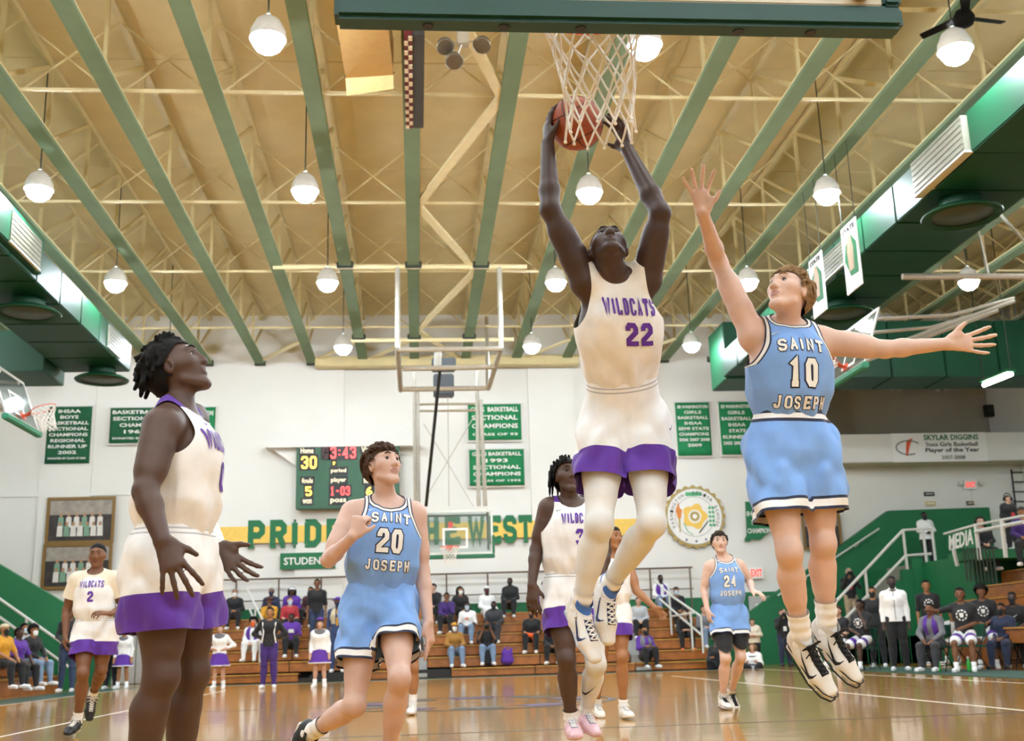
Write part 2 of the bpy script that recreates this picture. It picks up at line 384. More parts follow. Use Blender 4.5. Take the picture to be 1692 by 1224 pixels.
for x in JX:
    j = inst('joist', m_chord, ceiling, (x, 0, ZB))
    inst('chord_flange', m_chordb, j, (x, 0, ZB)); inst('top_chord', m_top, j, (x, 0, ZT)); inst('end_cap', m_cap, j, (x, 33.42, ZB))
    for y in NODES:
        if -7 < x < 10 or y > 17:
            inst('web_vertical', m_vert, j, (x, y, ZB)); inst('web_diagonal', m_da, j, (x, y-PAN, ZB))
W_ = 1.555
m_xa = shared('cross_brace', MB().bar((0, 0, .05), (W_, 0, ZT-ZB-.05), .026), STEEL)
m_xb = shared('cross_brace', MB().bar((0, 0, ZT-ZB-.05), (W_, 0, .05), .026), STEEL)
m_br = shared('bridging_bar', MB().bar((0, 0, 0), (W_, 0, 0), .05), STEELW)
for i in range(len(JX)-1):
    for n, y in enumerate((11.98, 16.5, 21.03, 25.2, 29.9)):
        inst('bridging_bar', m_br, ceiling, (JX[i], y, ZB+.08))
        inst('cross_brace', m_xa, ceiling, (JX[i], y+.12, ZB)); inst('cross_brace', m_xb, ceiling, (JX[i], y+.18, ZB))
zz = [(.1, 12.3), (1.43, 16.4), (.08, 20.95), (1.43, 24.9), (.08, 29.95), (1.45, 33.4)]
for a, b in zip(zz[:-1], zz[1:]):
    MB().bar((*a, ZB-.0), (*b, ZB-.0), .17, .06).build('flat_brace', STEELW, ceiling)
for xa, xb in ((-4.7, -3.2), (-3.1, -1.6), (-1.5, -.1), (3.2, 4.5), (4.7, 6.1), (6.3, 7.6)):
    MB().bar((xa, 33.3, ZB), (xb, 31.0, ZB), .12, .05).build('flat_brace', STEELW, ceiling)
for y in (24.5, 30.6):        # straps of the far basket's hanger
    for x in (JX[11], JX[12], JX[10]):
        MB().bbox((x-.19, y-.09, ZB-.1), (x+.19, y+.09, ZB+.06), .015).build('hanger_clamp', DARKCAP, ceiling)
MB().bbox((-3, 32.9, 9.05), (5, 33.3, 9.35), .02).build('end_beam', STEEL, ceiling)

# lamps
LAMPG = mat('lit_globe', (.83, .915, 1.0), .4, var=0, emit=LAMP_POWER)
LAMPM = mat('lamp_housing', '#D5D1C8', .5)
rows = {8.35: 'fifth', 13.35: 'fourth', 18.35: 'third', 23.36: 'second', 28.7: 'first', 3.35: 'sixth', -1.65: 'seventh', -6.65: 'added eighth'}  # rows behind the camera are unseen; the eighth is added for frontal light
colsx = {-6.36: 'leftmost', -1.88: 'second', 3.11: 'middle', 7.45: 'fourth', 12.6: 'rightmost', -11.2: 'outer left'}
for y, rn in rows.items():
    for x, cn in colsx.items():
        if y < 8 and x < -7: continue
        t = thing('ceiling_lamp', 'lit round hanging lamp, %s lamp of the %s row from the far wall' % (cn, rn), 'lamp', (x, y, 8.5), 'hanging gym lamps')
        MB().tube([(x, y, 8.86), (x, y, 10.8)], .012, 6).build('hanging_rod', DARKCAP, t)
        MB().tube([(x+.045*math.cos(a), y, 8.82+.045*math.sin(a)) for a in [i*math.pi/5 for i in range(10)]], .009, 6, closed=True).build('hook', DARKCAP, t)
        MB().lathe([(.03, .32), (.07, .31), (.16, .24), (.225, .10), (.24, -.02), (.232, -.02), (.21, .10)], (x, y, 8.5), 20, caps=False).build('housing', LAMPM, t, True)
        MB().sphere((x, y, 8.47), (.21, .21, .19), 12, 7).build('globe', LAMPG, t, True)

# ------------------------------------------------------------------ ducts
def duct(label, segs, vents, diffs, base):
    t = thing('air_duct', label, 'duct', base)
    for lo, hi in segs: MB().bbox(lo, hi, .02).build('duct_segment', DUCT, t)
    GR = mat('vent_grille', '#8D8C7C', .5, metal=.3); GF = mat('vent_frame', '#D5D8D0', .4)
    for lo, hi in vents:
        g = MB().box(lo, hi).build('vent', GR, t); (x0, y0, z0), (x1, y1, z1) = lo, hi
        MB().box((x0-.01, y0, z0-.03), (x1+.01, y1, z0)).build('vent_frame', GF, g)
        for k in range(6):
            z = z0+(z1-z0)*(k+.5)/6; MB().box((x0-.012, y0+.02, z-.008), (x1+.012, y1-.02, z+.008)).build('louvre', GR, g)
    for x, y, z, r in diffs:
        n = MB().lathe([(r*.5, -.02), (r*.5, .36)], (x, y, z), 24).build('diffuser_neck', DUCT, t, True)
        MB().lathe([(r*.5, .05), (r*.85, .03), (r, -.03), (r*.97, -.06), (r*.8, -.02), (r*.75, -.04)], (x, y, z), 32, caps=False).build('diffuser_flange', DUCT, n, True)
        MB().lathe([(.01, -.03), (r*.76, -.03), (r*.76, -.01)], (x, y, z), 32, caps=False).build('diffuser_plate', mat('diffuser_core', '#3D4A40', .5), n, True)
    return t
segs = [((-8.4, y+.015, 7.4), (-6.85, y+1.36, 8.08)) for y in [9+1.375*k for k in range(13)]]
segs += [((-8.75, 9, 7.48), (-6.72, 19.9, 8.16))]
segs += [((x+.012, 25.6, 7.12), (x+1.18, 27.1, 8.1)) for x in [-8.43-1.2*k for k in range(1, 8)]]
duct('green rectangular air duct with round diffusers under the left roof', segs, [((-6.74, 18.2, 7.52), (-6.70, 19.7, 8.05)), ((-6.87, 24.8, 7.5), (-6.83, 25.9, 8.0))], [(-7.35, 21.1, 7.16, .62), (-7.4, 26.5, 7.16, .62)], (-7.6, 18, 7.4))
segs = [((8.05, y+.015, 7.4), (9.7, y+1.36, 8.08)) for y in [11.5+1.375*k for k in range(12)]]
segs += [((7.95, 7.0, 7.36), (10.4, 14.2, 8.0))]
segs += [((x+.012, 27.9, 7.35), (x+1.48, 29.4, 8.9)) for x in [8.1+1.5*k for k in range(7)]]
duct('green rectangular air duct with round diffusers under the right roof', segs, [((7.92, 14.3, 7.45), (8.08, 16.0, 8.0)), ((8.02, 19.2, 7.5), (8.07, 20.6, 7.95))], [(8.66, 16.0, 7.16, .62), (8.75, 21.4, 7.16, .62)], (8.8, 16, 7.4))

# ------------------------------------------------------------------ signs on the far wall
def wall_rect(x0, y0, x1, y1, Y):
    a = at(x0, y0, Y); b = at(x1, y1, Y); return a[0], b[2], b[0], a[2]      # xmin, zmin, xmax, zmax
def banner(label, px, lines, m=GREENB, fills=None, hem=True):
    Y = YF-.16; x0, z0, x1, z1 = wall_rect(*px, Y)
    t = thing('wall_banner', label, 'banner', ((x0+x1)/2, Y, z0), 'green championship banners')
    n = 14; V = []; F = []
    for j in range(9):
        for i in range(n+1):
            u = i/n; v = j/8; V.append((x0+(x1-x0)*u, Y+.02*math.sin(u*9+v*2)*(1-v*.6), z0+(z1-z0)*v))
    for j in range(8):
        for i in range(n): a = j*(n+1)+i; F.append((a, a+1, a+n+2, a+n+1))
    c = mesh_obj('cloth', V, F, m, t, True); md = c.modifiers.new('thickness', 'SOLIDIFY'); md.thickness = .006
    if hem:
        MB().box((x0-.05, Y+.045, z0-.05), (x1+.05, Y+.06, z1+.03)).build('backing', WALL, t)
        MB().tube([(x0-.06, Y, z1+.01), (x1+.06, Y, z1+.01)], .015, 6).build('hanging_rod', RAILW, t)
    nl = len(lines); H = z1-z0; W = x1-x0; step = H*.93/nl
    for i, s in enumerate(lines):
        if not s: continue
        big = not s.startswith('~'); s = s.lstrip('~')
        text_on(s, ((x0+x1)/2, Y-.03, z1-H*.035-step*(i+.5)), (1, 0, 0), (0, 0, 1), min(W*.9, W*.093*len(s)+.05) if big else W*.85, step*(.56 if big else .3), WHITE, t, bold=.025)
    return t
banner('tall green banner reading boys basketball regional runner up', (80, 672, 147, 765), ['IHSAA', 'BOYS', 'BASKETBALL', 'SECTIONAL', 'CHAMPIONS', 'REGIONAL', 'RUNNER UP', '2002', '~DONATED BY CLASS OF 2002'], GREENBD)
banner('wide dark green sagging banner left of the player with number 0', (183, 674, 262, 731), ['BASKETBALL', 'SECTIONAL', 'CHAMPS', '1961', '~DONATED BY CLASS'], GREENBD)
banner('tall green banner partly hidden behind jersey number 0', (290, 673, 353, 765), ['SB WASHINGTON', 'REGIONAL', 'CHAMPIONS', '', 'BASKETBALL', '2007'])
banner('upper green girls basketball sectional champions banner beside the far basket', (773, 668, 862, 726), ['GIRLS  BASKETBALL', 'SECTIONAL', 'CHAMPIONS', '~CLASS OF 93'])
banner('lower green 1993 girls sectional champions banner beside the far basket', (775, 743, 867, 801), ['GIRLS BASKETBALL', '1993', 'SECTIONAL', 'CHAMPIONS', '~CLASS OF 1993'])
banner('green semi state champions banner right of the jumping player in white', (1115, 665, 1177, 752), ['SB WASHINGTON', 'GIRLS', 'BASKETBALL', 'IHSAA', 'SEMI STATE', 'CHAMPIONS', '2006 2007 2008', '2009', ''])
banner('green state runner up banner touching the raised blue jersey', (1187, 664, 1249, 750), ['SB WASHINGTON', 'GIRLS', 'BASKETBALL', 'IHSAA', 'STATE', 'RUNNER UP', '2005 2006 2007', ''])

# wall lettering PRIDE OF THE WEST on a yellow stripe
Yw = YF-.11
sl = thing('wall_slogan', 'large green slab letters on a yellow stripe across the far wall', 'lettering', (-.8, YF, 3.7))
a = at(345, 870, YF); b = at(1062, 893, YF)
MB().box((a[0], YF-.125, 3.87), (b[0], YF-.10, 4.36)).build('yellow_stripe', YELLOW, sl)
def slogan(word, x0, x1):
    q, W = word_quads(word, .83, .66, .1, .2, serif=.09); s = (x1-x0)/W
    V = []; F = []
    for k, qd in enumerate(q):
        n = len(V); dz = .0006*(k % 12)
        V += [((x0+x1)/2+p[0]*s, YF-.127-dz, 3.71+p[1]) for p in qd]+[((x0+x1)/2+p[0]*s, YF-.10, 3.71+p[1]) for p in qd]
        F += [(n, n+1, n+2, n+3), (n+7, n+6, n+5, n+4)]+[(n+i, n+4+i, n+4+(i+1) % 4, n+(i+1) % 4) for i in range(4)]
    mesh_obj('word', V, F, GREEN, sl)
slogan('PRIDE', -4.98, -2.15); slogan('OF', -1.75, -.75); slogan('THE', -.4, 1.3); slogan('WEST', 1.5, 3.45)
x0, z0, x1, z1 = wall_rect(463, 914, 554, 939, YF-.12)
ss = thing('section_sign', 'small green sign with white capitals under the wall slogan', 'sign', (x0, YF, z0))
MB().bbox((x0, YF-.15, z0), (x1, YF-.1, z1), .01).build('plate', GREEN, ss)
text_on('STUDENTS', ((x0+x1)/2, YF-.152, (z0+z1)/2), (1, 0, 0), (0, 0, 1), (x1-x0)*.86, (z1-z0)*.45, WHITE, ss, .02)

# scoreboard
x0, z0, x1, z1 = wall_rect(490, 738, 660, 838, YF-.5)
sb = thing('scoreboard', 'green electronic scoreboard with red and amber digits on the far wall', 'scoreboard', ((x0+x1)/2, YF-.4, z0))
MB().bbox((x0, YF-.5, z0), (x1, YF-.25, z1), .02).build('cabinet', mat('scoreboard_green', '#2F6044', .5), sb)
MB().box((x0-.9, YF-.55, z1-.02), (x1+.6, YF-.1, z1+.12)).build('mounting_beam', WALL, sb)
MB().prism([(-.75, 0), (0, 0), (0, -.55)], (x0-.02, YF-.3, z1), (1, 0, 0), (0, 0, 1), (0, 1, 0), .2).build('bracket', WALL, sb)
AMB = mat('amber_digits', (1.0, .50, .05), .5, var=0, emit=3.0); REDL = mat('red_digits', (1.0, .05, .05), .5, var=0, emit=2.6); CRM = mat('cream_lettering', '#F0E2C0', .5, emit=.4); DIM = mat('dim_digits', '#5A2A2A', .5)
def sbx(px, py): return at(px, py, YF-.5)
def sb_word(txt, px0, py0, px1, py1, m, plate=True, pad=3, seg=False):
    a = sbx(px0, py0); c = sbx(px1, py1)
    if plate: MB().box((a[0]-.05, YF-.515, c[2]-.05), (c[0]+.05, YF-.495, a[2]+.05)).build('display_panel', BLACK, sb)
    if seg:
        q, W = word_quads(txt, 1.0, .62, .16, .15); sx = (c[0]-a[0])/W; sz = a[2]-c[2]
        V = []; F = []
        for qd in q:
            n = len(V); V += [((a[0]+c[0])/2+p[0]*sx, YF-.52, c[2]+p[1]*sz) for p in qd]; F.append((n, n+1, n+2, n+3))
        mesh_obj('digits', V, F, m, sb)
    else: text_on(txt, ((a[0]+c[0])/2, YF-.518, (a[2]+c[2])/2), (1, 0, 0), (0, 0, 1), c[0]-a[0], a[2]-c[2], m, sb, .02)
sb_word('Home', 497, 740, 518, 749, CRM); sb_word('30', 498, 754, 523, 774, AMB, seg=True)
sb_word('8', 533, 739, 543, 757, DIM, seg=True); sb_word('3:43', 546, 738, 588, 757, REDL, seg=True)
sb_word('?', 550, 763, 554, 768, AMB); sb_word('period', 547, 774, 572, 782, CRM); sb_word('fouls', 499, 790, 517, 798, CRM)
sb_word('player', 547, 789, 572, 798, CRM); sb_word('5', 505, 804, 515, 819, AMB, seg=True); sb_word('1-03', 546, 804, 578, 818, REDL, seg=True)
sb_word('won', 500, 825, 515, 832, CRM); sb_word('poss', 546, 824, 572, 832, CRM); sb_word('Visitor', 597, 738, 625, 747, CRM); sb_word('28', 600, 754, 625, 774, AMB, seg=True)
sb_word('fouls', 601, 789, 620, 798, CRM); sb_word('6', 605, 804, 615, 819, AMB, seg=False)

# crest
c0 = at(1148, 853, YF-.14); R_ = .93
cr = thing('wall_crest', 'round school crest with a gold scalloped rim on the far wall', 'emblem', (c0[0], YF, c0[2]-R_))
GOLD = mat('crest_gold', '#B39A55', .5)
def disc(name, c, r, m, y, wob=0, nw=0, n=64):
    pts = [((r*(1+wob*math.cos(nw*2*math.pi*k/n)))*math.cos(2*math.pi*k/n), (r*(1+wob*math.cos(nw*2*math.pi*k/n)))*math.sin(2*math.pi*k/n)) for k in range(n)]
    return MB().prism(pts, (c[0], y, c[2]), (1, 0, 0), (0, 0, 1), (0, 1, 0), .02).build(name, m, cr)
disc('rim', c0, R_, GOLD, YF-.13, .035, 24, 192); disc('field', c0, .85, WHITE, YF-.14); 
for rr in (.84, .60):
    MB().tube([(c0[0]+rr*math.cos(a), YF-.142, c0[2]+rr*math.sin(a)) for a in np.linspace(0, 2*math.pi, 48, endpoint=False)], .006, 4, closed=True).build('ring_line', mat('crest_grey', '#7B7F74', .6), cr)
disc('gold_shape', c0, .36, YELLOW, YF-.146, .12, 5); disc('medallion', c0, .2, WHITE, YF-.15); disc('sun', c0, .15, GOLD, YF-.153, .1, 12); disc('sun_face', c0, .07, WHITE, YF-.156)
txt = 'WASHINGTON * SOUTH BEND *'; 
for i, ch in enumerate('WASHINGTON  SENIOR SCHOOL'):
    if ch == ' ': continue
    a = math.radians(205-230*i/24); p = (c0[0]+.72*math.cos(a), YF-.146, c0[2]+.72*math.sin(a))
    text_on(ch, p, (math.sin(a), 0, -math.cos(a)), (math.cos(a), 0, math.sin(a)), .08, .1, mat('crest_ink', '#3A3F3C', .6), cr)
FL = mat('flame_orange', '#E08A3A', .5); LG = mat('crest_leaf', '#58B07C', .6); BLU = mat('crest_star', '#34407A', .6)
MB().prism([(-.05, -.2), (.05, -.2), (.1, .05), (.03, .12), (0, .3), (-.06, .14), (-.1, .05)], (c0[0]-.48, YF-.15, c0[2]+.15), (1, 0, 0), (0, 0, 1), (0, 1, 0), .015).build('torch_flame', FL, cr)
MB().prism([(-.03, -.2), (.03, -.2), (.015, -.62), (-.015, -.62)], (c0[0]-.48, YF-.15, c0[2]+.15), (1, 0, 0), (0, 0, 1), (0, 1, 0), .012).build('torch_handle', GOLD, cr)
for i in range(5):
    for s in (0, 1): 
        p = (c0[0]+.47+.1*s, YF-.15, c0[2]+.25-.13*i); MB().sphere(p, (.045, .012, .045), 8, 5).build('leaf', LG, cr)
for i in range(3):
    a0 = math.pi/2; MB().prism([((.05 if k % 2 == 0 else .022)*math.cos(a0+k*math.pi/5), (.05 if k % 2 == 0 else .022)*math.sin(a0+k*math.pi/5)) for k in range(10)], (c0[0]-.3+.3*i, YF-.15, c0[2]-.70-(.05 if i == 1 else 0)), (1, 0, 0), (0, 0, 1), (0, 1, 0), .01).build('star', BLU, cr)
MB().bbox((c0[0]-.25, YF-.15, c0[2]+.62), (c0[0]+.25, YF-.14, c0[2]+.74), .004).build('building_motif', LG, cr)
MB().tube([(c0[0]-.35, YF-.15, c0[2]-.2), (c0[0]-.25, YF-.15, c0[2]-.45), (c0[0]-.1, YF-.15, c0[2]-.55)], .012, 5).build('branch', LG, cr)
MB().tube([(c0[0]+.1, YF-.15, c0[2]-.5), (c0[0]+.4, YF-.15, c0[2]-.15)], .018, 5).build('quill', DARKCAP, cr)

# state outline sign
c = at(1256, 862, YF-.1)
st = thing('state_outline_sign', 'green state outline with white lettering beside the round crest', 'sign', (c[0], YF, c[2]-.6))
poly = [(-.42,.62),(.34,.62),(.36,-.1),(.3,-.28),(.1,-.42),(-.05,-.55),(-.3,-.52),(-.42,-.6),(-.55,-.56),(-.46,-.4),(-.44,-.05)]
MB().prism(poly, (c[0], YF-.13, c[2]), (1, 0, 0), (0, 0, 1), (0, 1, 0), .03).build('plate', GREEN, st)
for i, s in enumerate(('IHSAA FB', 'STATE', 'CHAMPIONS')): text_on(s, (c[0]-.03, YF-.131, c[2]+.25-.26*i), (1, 0, 0), (0, 0, 1), (.75, .5, .8)[i], .15, WHITE, st, .02)

# framed team photographs
def team_photo(label, px, rows_, tint):
    x0, z0, x1, z1 = wall_rect(*px, YF-.15); y = YF-.15
    t = thing('framed_photograph', label, 'picture', ((x0+x1)/2, y, z0), 'framed team photographs')
    FR = mat('gilt_frame', '#8A6A35', .4); 
    for k, (lo, hi) in enumerate((((x0, y-.05, z0), (x1, y, z0+.09)), ((x0, y-.05, z1-.09), (x1, y, z1)), ((x0, y-.05, z0+.09), (x0+.09, y, z1-.09)), ((x1-.09, y-.05, z0+.09), (x1, y, z1-.09)))):
        MB().bbox(lo, hi, .012).build('frame_side', FR, t)
    p = MB().box((x0+.08, y-.02, z0+.08), (x1-.08, y-.01, z1-.08)).build('print', mat('photo_ground', '#3C3533', .5, var=.3, scale=4), t)
    MB().box((x0+.1, y-.023, z1-(z1-z0)*.38), (x1-.1, y-.021, z1-.1)).build('print_backdrop', mat('photo_backdrop', '#A59C90', .5, var=.15, scale=5), t)
    sk = mat('photo_skin', '#B58A6A', .6); cols = [mat('photo_white', '#E4E0D8', .6), mat('photo_green', '#7FA58A', .6)]
    H = z1-z0; W = x1-x0; k = 0
    for r in range(rows_):
        n = 7-r
        for i in range(n):
            cx = x0+W*(.16+.68*(i+.5)/n); cz = z0+H*(.30+.19*r); w = W*.042
            m_ = MB().prism([(-w, -H*.14), (w, -H*.14), (w*.9, H*.07), (w*.4, H*.09), (-w*.4, H*.09), (-w*.9, H*.07)], (cx, y-.026+.001*r, cz), (1, 0, 0), (0, 0, 1), (0, 1, 0), .003).build('printed_figure', cols[(k*7) % 3 % 2], p)
            MB().sphere((cx, y-.026, cz+H*.125), (w*.55, .003, w*.75), 8, 5).build('printed_head', sk, p); k += 1
team_photo('upper of two stacked gilt framed team photographs', (79, 822, 188, 897), 2, 0)
team_photo('lower of two stacked gilt framed team photographs', (72, 899, 183, 972), 2, 1)
team_photo('framed team photograph seen between the legs of jersey 10', (1322, 846, 1393, 908), 1, 0)

# gallery banner and small wall signs
x0, z0, x1, z1 = wall_rect(1472, 716, 1634, 761, 32.5)
gb = thing('gallery_banner', 'white printed banner with green heading on the upper gallery parapet', 'banner', ((x0+x1)/2, 32.5, z0))
MB().bbox((x0, 32.51, z0), (x1, 32.54, z1), .005).build('sheet', mat('vinyl_white', '#F4F2EE', .5, var=.01), gb)
cx = x0+(x1-x0)*.63; H = z1-z0; W = x1-x0
INK = mat('banner_ink', '#1B1B1B', .6)
for s, zz_, w, h, m_ in (('SKYLAR DIGGINS', .84, .58, .19, GREEN), ('State Girls Basketball', .60, .55, .15, INK), ('Player of the Year', .38, .57, .19, INK), ('2007-2008', .14, .25, .13, INK)):
    text_on(s, (cx, 32.505, z0+H*zz_), (1, 0, 0), (0, 0, 1), W*w, H*h, m_, gb, .02 if m_ is GREEN or 'Pl' in s else 0)
MB().prism([(-.02, -.3), (.04, -.3), (.13, .0), (.25, .25), (.05, .17), (.02, .0)], (x0+W*.14, 32.50, z0+H*.55), (1, 0, 0), (0, 0, 1), (0, 1, 0), .01).build('bolt_logo', ORANGE, gb)
MB().tube([(x0+W*(.17+.13*math.cos(a)), 32.5, z0+H*(.5+.24*math.sin(a))) for a in np.linspace(.6, 5.2, 20)], .02, 5).build('swirl_logo', mat('swirl_grey', '#7A7A7A', .6), gb)
def exit_sign(label, px, Y, stem=False):
    x0, z0, x1, z1 = wall_rect(*px, Y)
    t = thing('exit_sign', label, 'sign', ((x0+x1)/2, Y, z0))
    MB().bbox((x0, Y-.06, z0), (x1, Y, z1), .01).build('box', WHITE, t)
    text_on('EXIT', ((x0+x1)/2, Y-.062, (z0+z1)/2), (1, 0, 0), (0, 0, 1), (x1-x0)*.75, (z1-z0)*.6, RED, t, .02)
    if stem:
        MB().tube([((x0+x1)/2, Y-.03, z0), ((x0+x1)/2, Y-.03, z0-.35)], .012, 6).build('conduit', RAILW, t)
        for s in (-1, 1): MB().sphere(((x0+x1)/2+s*.34, Y-.08, z1-.1), (.09, .07, .08), 10, 6).build('emergency_lamp', RAILW, t, True)
exit_sign('white exit sign with twin lamps under the gallery', (1591, 794, 1614, 808), YF-.05, True)
exit_sign('red lettered exit sign above the grey double door', (1236, 937, 1262, 956), YF-.1)
for lab, px, m_ in (('small dark plate on the wall under the gallery', (1526, 813, 1544, 819), BLACK), ('small pale plate below the dark one under the gallery', (1528, 828, 1546, 835), STEEL), ('small brown plate below the gallery exit sign', (1596, 828, 1609, 834), mat('brown_plate', '#7A6A4A', .5))):
    x0, z0, x1, z1 = wall_rect(*px, YF-.03); pl = thing('wall_plate', lab, 'plate', ((x0+x1)/2, YF, z0))
    MB().bbox((x0, YF-.06, z0), (x1, YF-.03, z1), .005).build('plate', m_, pl); MB().box((x0+.05, YF-.063, (z0+z1)/2-.01), (x1-.05, YF-.06, (z0+z1)/2+.01)).build('lettering_line', WHITE, pl)

# doors at the far right of the wall
def door(n, px, Y, m, mats_=None):
    x0, z0, x1, z1 = wall_rect(*px, Y); z0 = 0
    d = struct(thing('door_%d' % n, 'x', 'x', ((x0+x1)/2, Y, 0)))
    for k in ('label', 'category'): del d[k]
    xm = (x0+x1)/2
    for a_, b_ in ((x0, xm-.01), (xm+.01, x1)):
        l = MB().bbox((a_, Y-.06, 0.01), (b_, Y, z1), .01).build('door_leaf', m, d)
        MB().box((a_+.1, Y-.09, 1.0), (b_-.1, Y-.06, 1.06)).build('push_bar', CHROME, l)
        MB().box((a_+(b_-a_)*.35, Y-.064, 1.2), (a_+(b_-a_)*.65, Y-.06, 1.75)).build('notice', WHITE, l)
    MB().box((x0-.1, Y-.05, z1), (x1+.1, Y, z1+.12)).build('door_frame', GREEN, d)
    return d
DOORG = mat('door_grey', '#B9B7B2', .5)
door(1, (1236, 985, 1306, 1100), YF-.04, DOORG)
door(2, (190, 1018, 262, 1125), YF-.04, DOORG)
# ------------------------------------------------------------------ bleachers
def bleacher(label, base, rows, spans, y0, along='x', rise=.29, depth=.62, side=1, x_front=0, first=.22):
    """rows of riser + seat planks. along x: rows step towards +Y from y0; along y: rows step towards side*X from x_front"""
    t = thing('bleachers', label, 'bleachers', base)
    for r in range(rows):
        zt = first+rise*r
        for s0, s1 in spans(r):
            if along == 'x':
                a = y0+depth*r
                MB().bbox((s0+.01, a+.02, max(0.02, zt-rise+.03)), (s1-.01, a+.06, zt-.045), .006).build('riser_board', WOODB, t)
                MB().bbox((s0+.01, a-.02, zt-.04), (s1-.01, a+.30, zt), .008).build('seat_board', WOODB2, t)
                MB().bbox((s0+.01, a+.31, zt-.05), (s1-.01, a+depth+.02, zt-.015), .008).build('foot_board', WOODB, t)
            else:
                a = x_front+side*depth*r; lo, hi = sorted((a+side*.02, a+side*.06))
                MB().bbox((lo, s0+.01, max(.02, zt-rise+.03)), (hi, s1-.01, zt-.045), .006).build('riser_board', WOODB, t)
                lo, hi = sorted((a-side*.02, a+side*.3)); MB().bbox((lo, s0+.01, zt-.04), (hi, s1-.01, zt), .008).build('seat_board', WOODB2, t)
                lo, hi = sorted((a+side*.31, a+side*(depth+.02))); MB().bbox((lo, s0+.01, zt-.05), (hi, s1-.01, zt-.015), .008).build('foot_board', WOODB, t)
    return t
fb = bleacher('long wooden bleachers with golden planks below the far wall', (0, 29.5, 0), 6, lambda r: [(-6.6, -3.3), (-3.3, -.05), (.25, 3.2), (3.2, 5.6), (6.05, 7.9)] if r else [(-6.6, -3.0), (-1.4, -.25), (.85, 3.0), (3.0, 5.6), (5.6, 7.9)], 29.55)
MB().box((-6.6, 29.75, 0.0), (7.9, 29.8, .1)).build('kickboard', DARKU, fb)
MB().box((-6.6, 33.2, 0), (7.9, 33.3, 1.6)).build('back_board', DARKU, fb)
for x0, x1 in ((-.04, .24), (5.62, 6.03)):
    for r in range(6): MB().bbox((x0, 29.56+.62*r, .02), (x1, 30.1+.62*r, .12+.29*r), .01).build('aisle_step', mat('aisle_grey', '#A9ABA8', .5), fb)
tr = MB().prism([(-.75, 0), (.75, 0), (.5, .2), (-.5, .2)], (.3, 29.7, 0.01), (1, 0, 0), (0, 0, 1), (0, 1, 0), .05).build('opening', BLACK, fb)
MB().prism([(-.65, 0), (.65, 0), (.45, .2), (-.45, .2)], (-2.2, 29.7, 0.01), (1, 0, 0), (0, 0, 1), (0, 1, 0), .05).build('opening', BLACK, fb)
# guard rail along the top of the far bleachers
gr = thing('guard_rail', 'brown metal guard rail along the top of the far bleachers', 'railing', (0, 33.35, 1.6))
RB = mat('brown_rail', '#6B5A48', .5)
MB().tube([(-6.4, 33.35, 2.82), (8.2, 33.35, 2.86)], .03, 6).build('top_rail', RB, gr); MB().tube([(-6.4, 33.35, 2.2), (8.2, 33.35, 2.24)], .02, 6).build('mid_rail', RB, gr)
for i in range(13): x = -6.4+1.21*i; MB().tube([(x, 33.35, 1.6), (x, 33.35, 2.83)], .025, 6).build('post', RB, gr)
def stair_rail(label, pts_list, base, r=.03):
    t = thing('stair_rail', label, 'railing', base)
    for nm, pts in pts_list: MB().tube(pts, r, 6).build(nm, RAILW, t)
    return t
for x, lab, dx in ((-4.35, 'white stair rail on the left aisle of the far bleachers', .12), (7.0, 'white stair rail on the right aisle of the far bleachers', -.55)):
    for k in (0,):
        stair_rail(lab, [('post', [(x, 31.3, .9), (x, 31.3, 2.0)]), ('post', [(x+.3, 30.2, .45), (x+.3, 30.2, 1.5)]), ('handrail', [(x-.3, 31.8, 2.45), (x, 31.3, 2.0), (x+.5, 29.9, 1.35)]), ('lower_rail', [(x-.2, 31.7, 1.9), (x+.5, 29.9, .85)]), ('post', [(x+.5, 29.9, .4), (x+.5, 29.9, 1.36)]), ('brace', [(x, 31.3, 1.4), (x+.35, 30.1, 1.45)])], (x, 30.5, .5))

# left side bleachers and their green end wall
lb = bleacher('wooden side bleachers at the left edge of the court', (-9.5, 22, 0), 5, lambda r: [(9.0, 14.0), (14.0, 19.0), (19.0, 24.0), (24.0, 28.0)], 0, 'y', .3, .75, -1, -8.35, .36)
MB().box((-8.55, 9.0, 0), (-8.36, 28.02, .31)).build('front_panel', WOODB, lb)
MB().prism([(-8.4, 0), (-8.4, .33), (-9.1, .65), (-11.5, 1.6), (-11.5, 0)], (0, 28.0, 0), (1, 0, 0), (0, 0, 1), (0, 1, 0), .05).build('end_panel', WOODB, lb)
wl = struct(MB().prism([(-8.3, 0), (-8.3, 1.86), (-12.6, 4.45), (XL, 4.45), (XL, 0)], (0, 28.9, 0), (1, 0, 0), (0, 0, 1), (0, 1, 0), .25).build('wall_stair_left', GREEN))
stair_rail('pale stair rail in front of the green wall at far left', [('handrail', [(-10.6, 28.4, 2.6), (-8.35, 28.4, 1.02)]), ('lower_rail', [(-10.6, 28.4, 2.2), (-8.3, 28.4, .55)]), ('post', [(-8.5, 28.4, 0), (-8.5, 28.4, 1.12)]), ('post', [(-9.35, 28.4, .3), (-9.35, 28.4, 1.72)]), ('post', [(-10.2, 28.4, .9), (-10.2, 28.4, 2.3)])], (-9.4, 28.4, 0), .035)

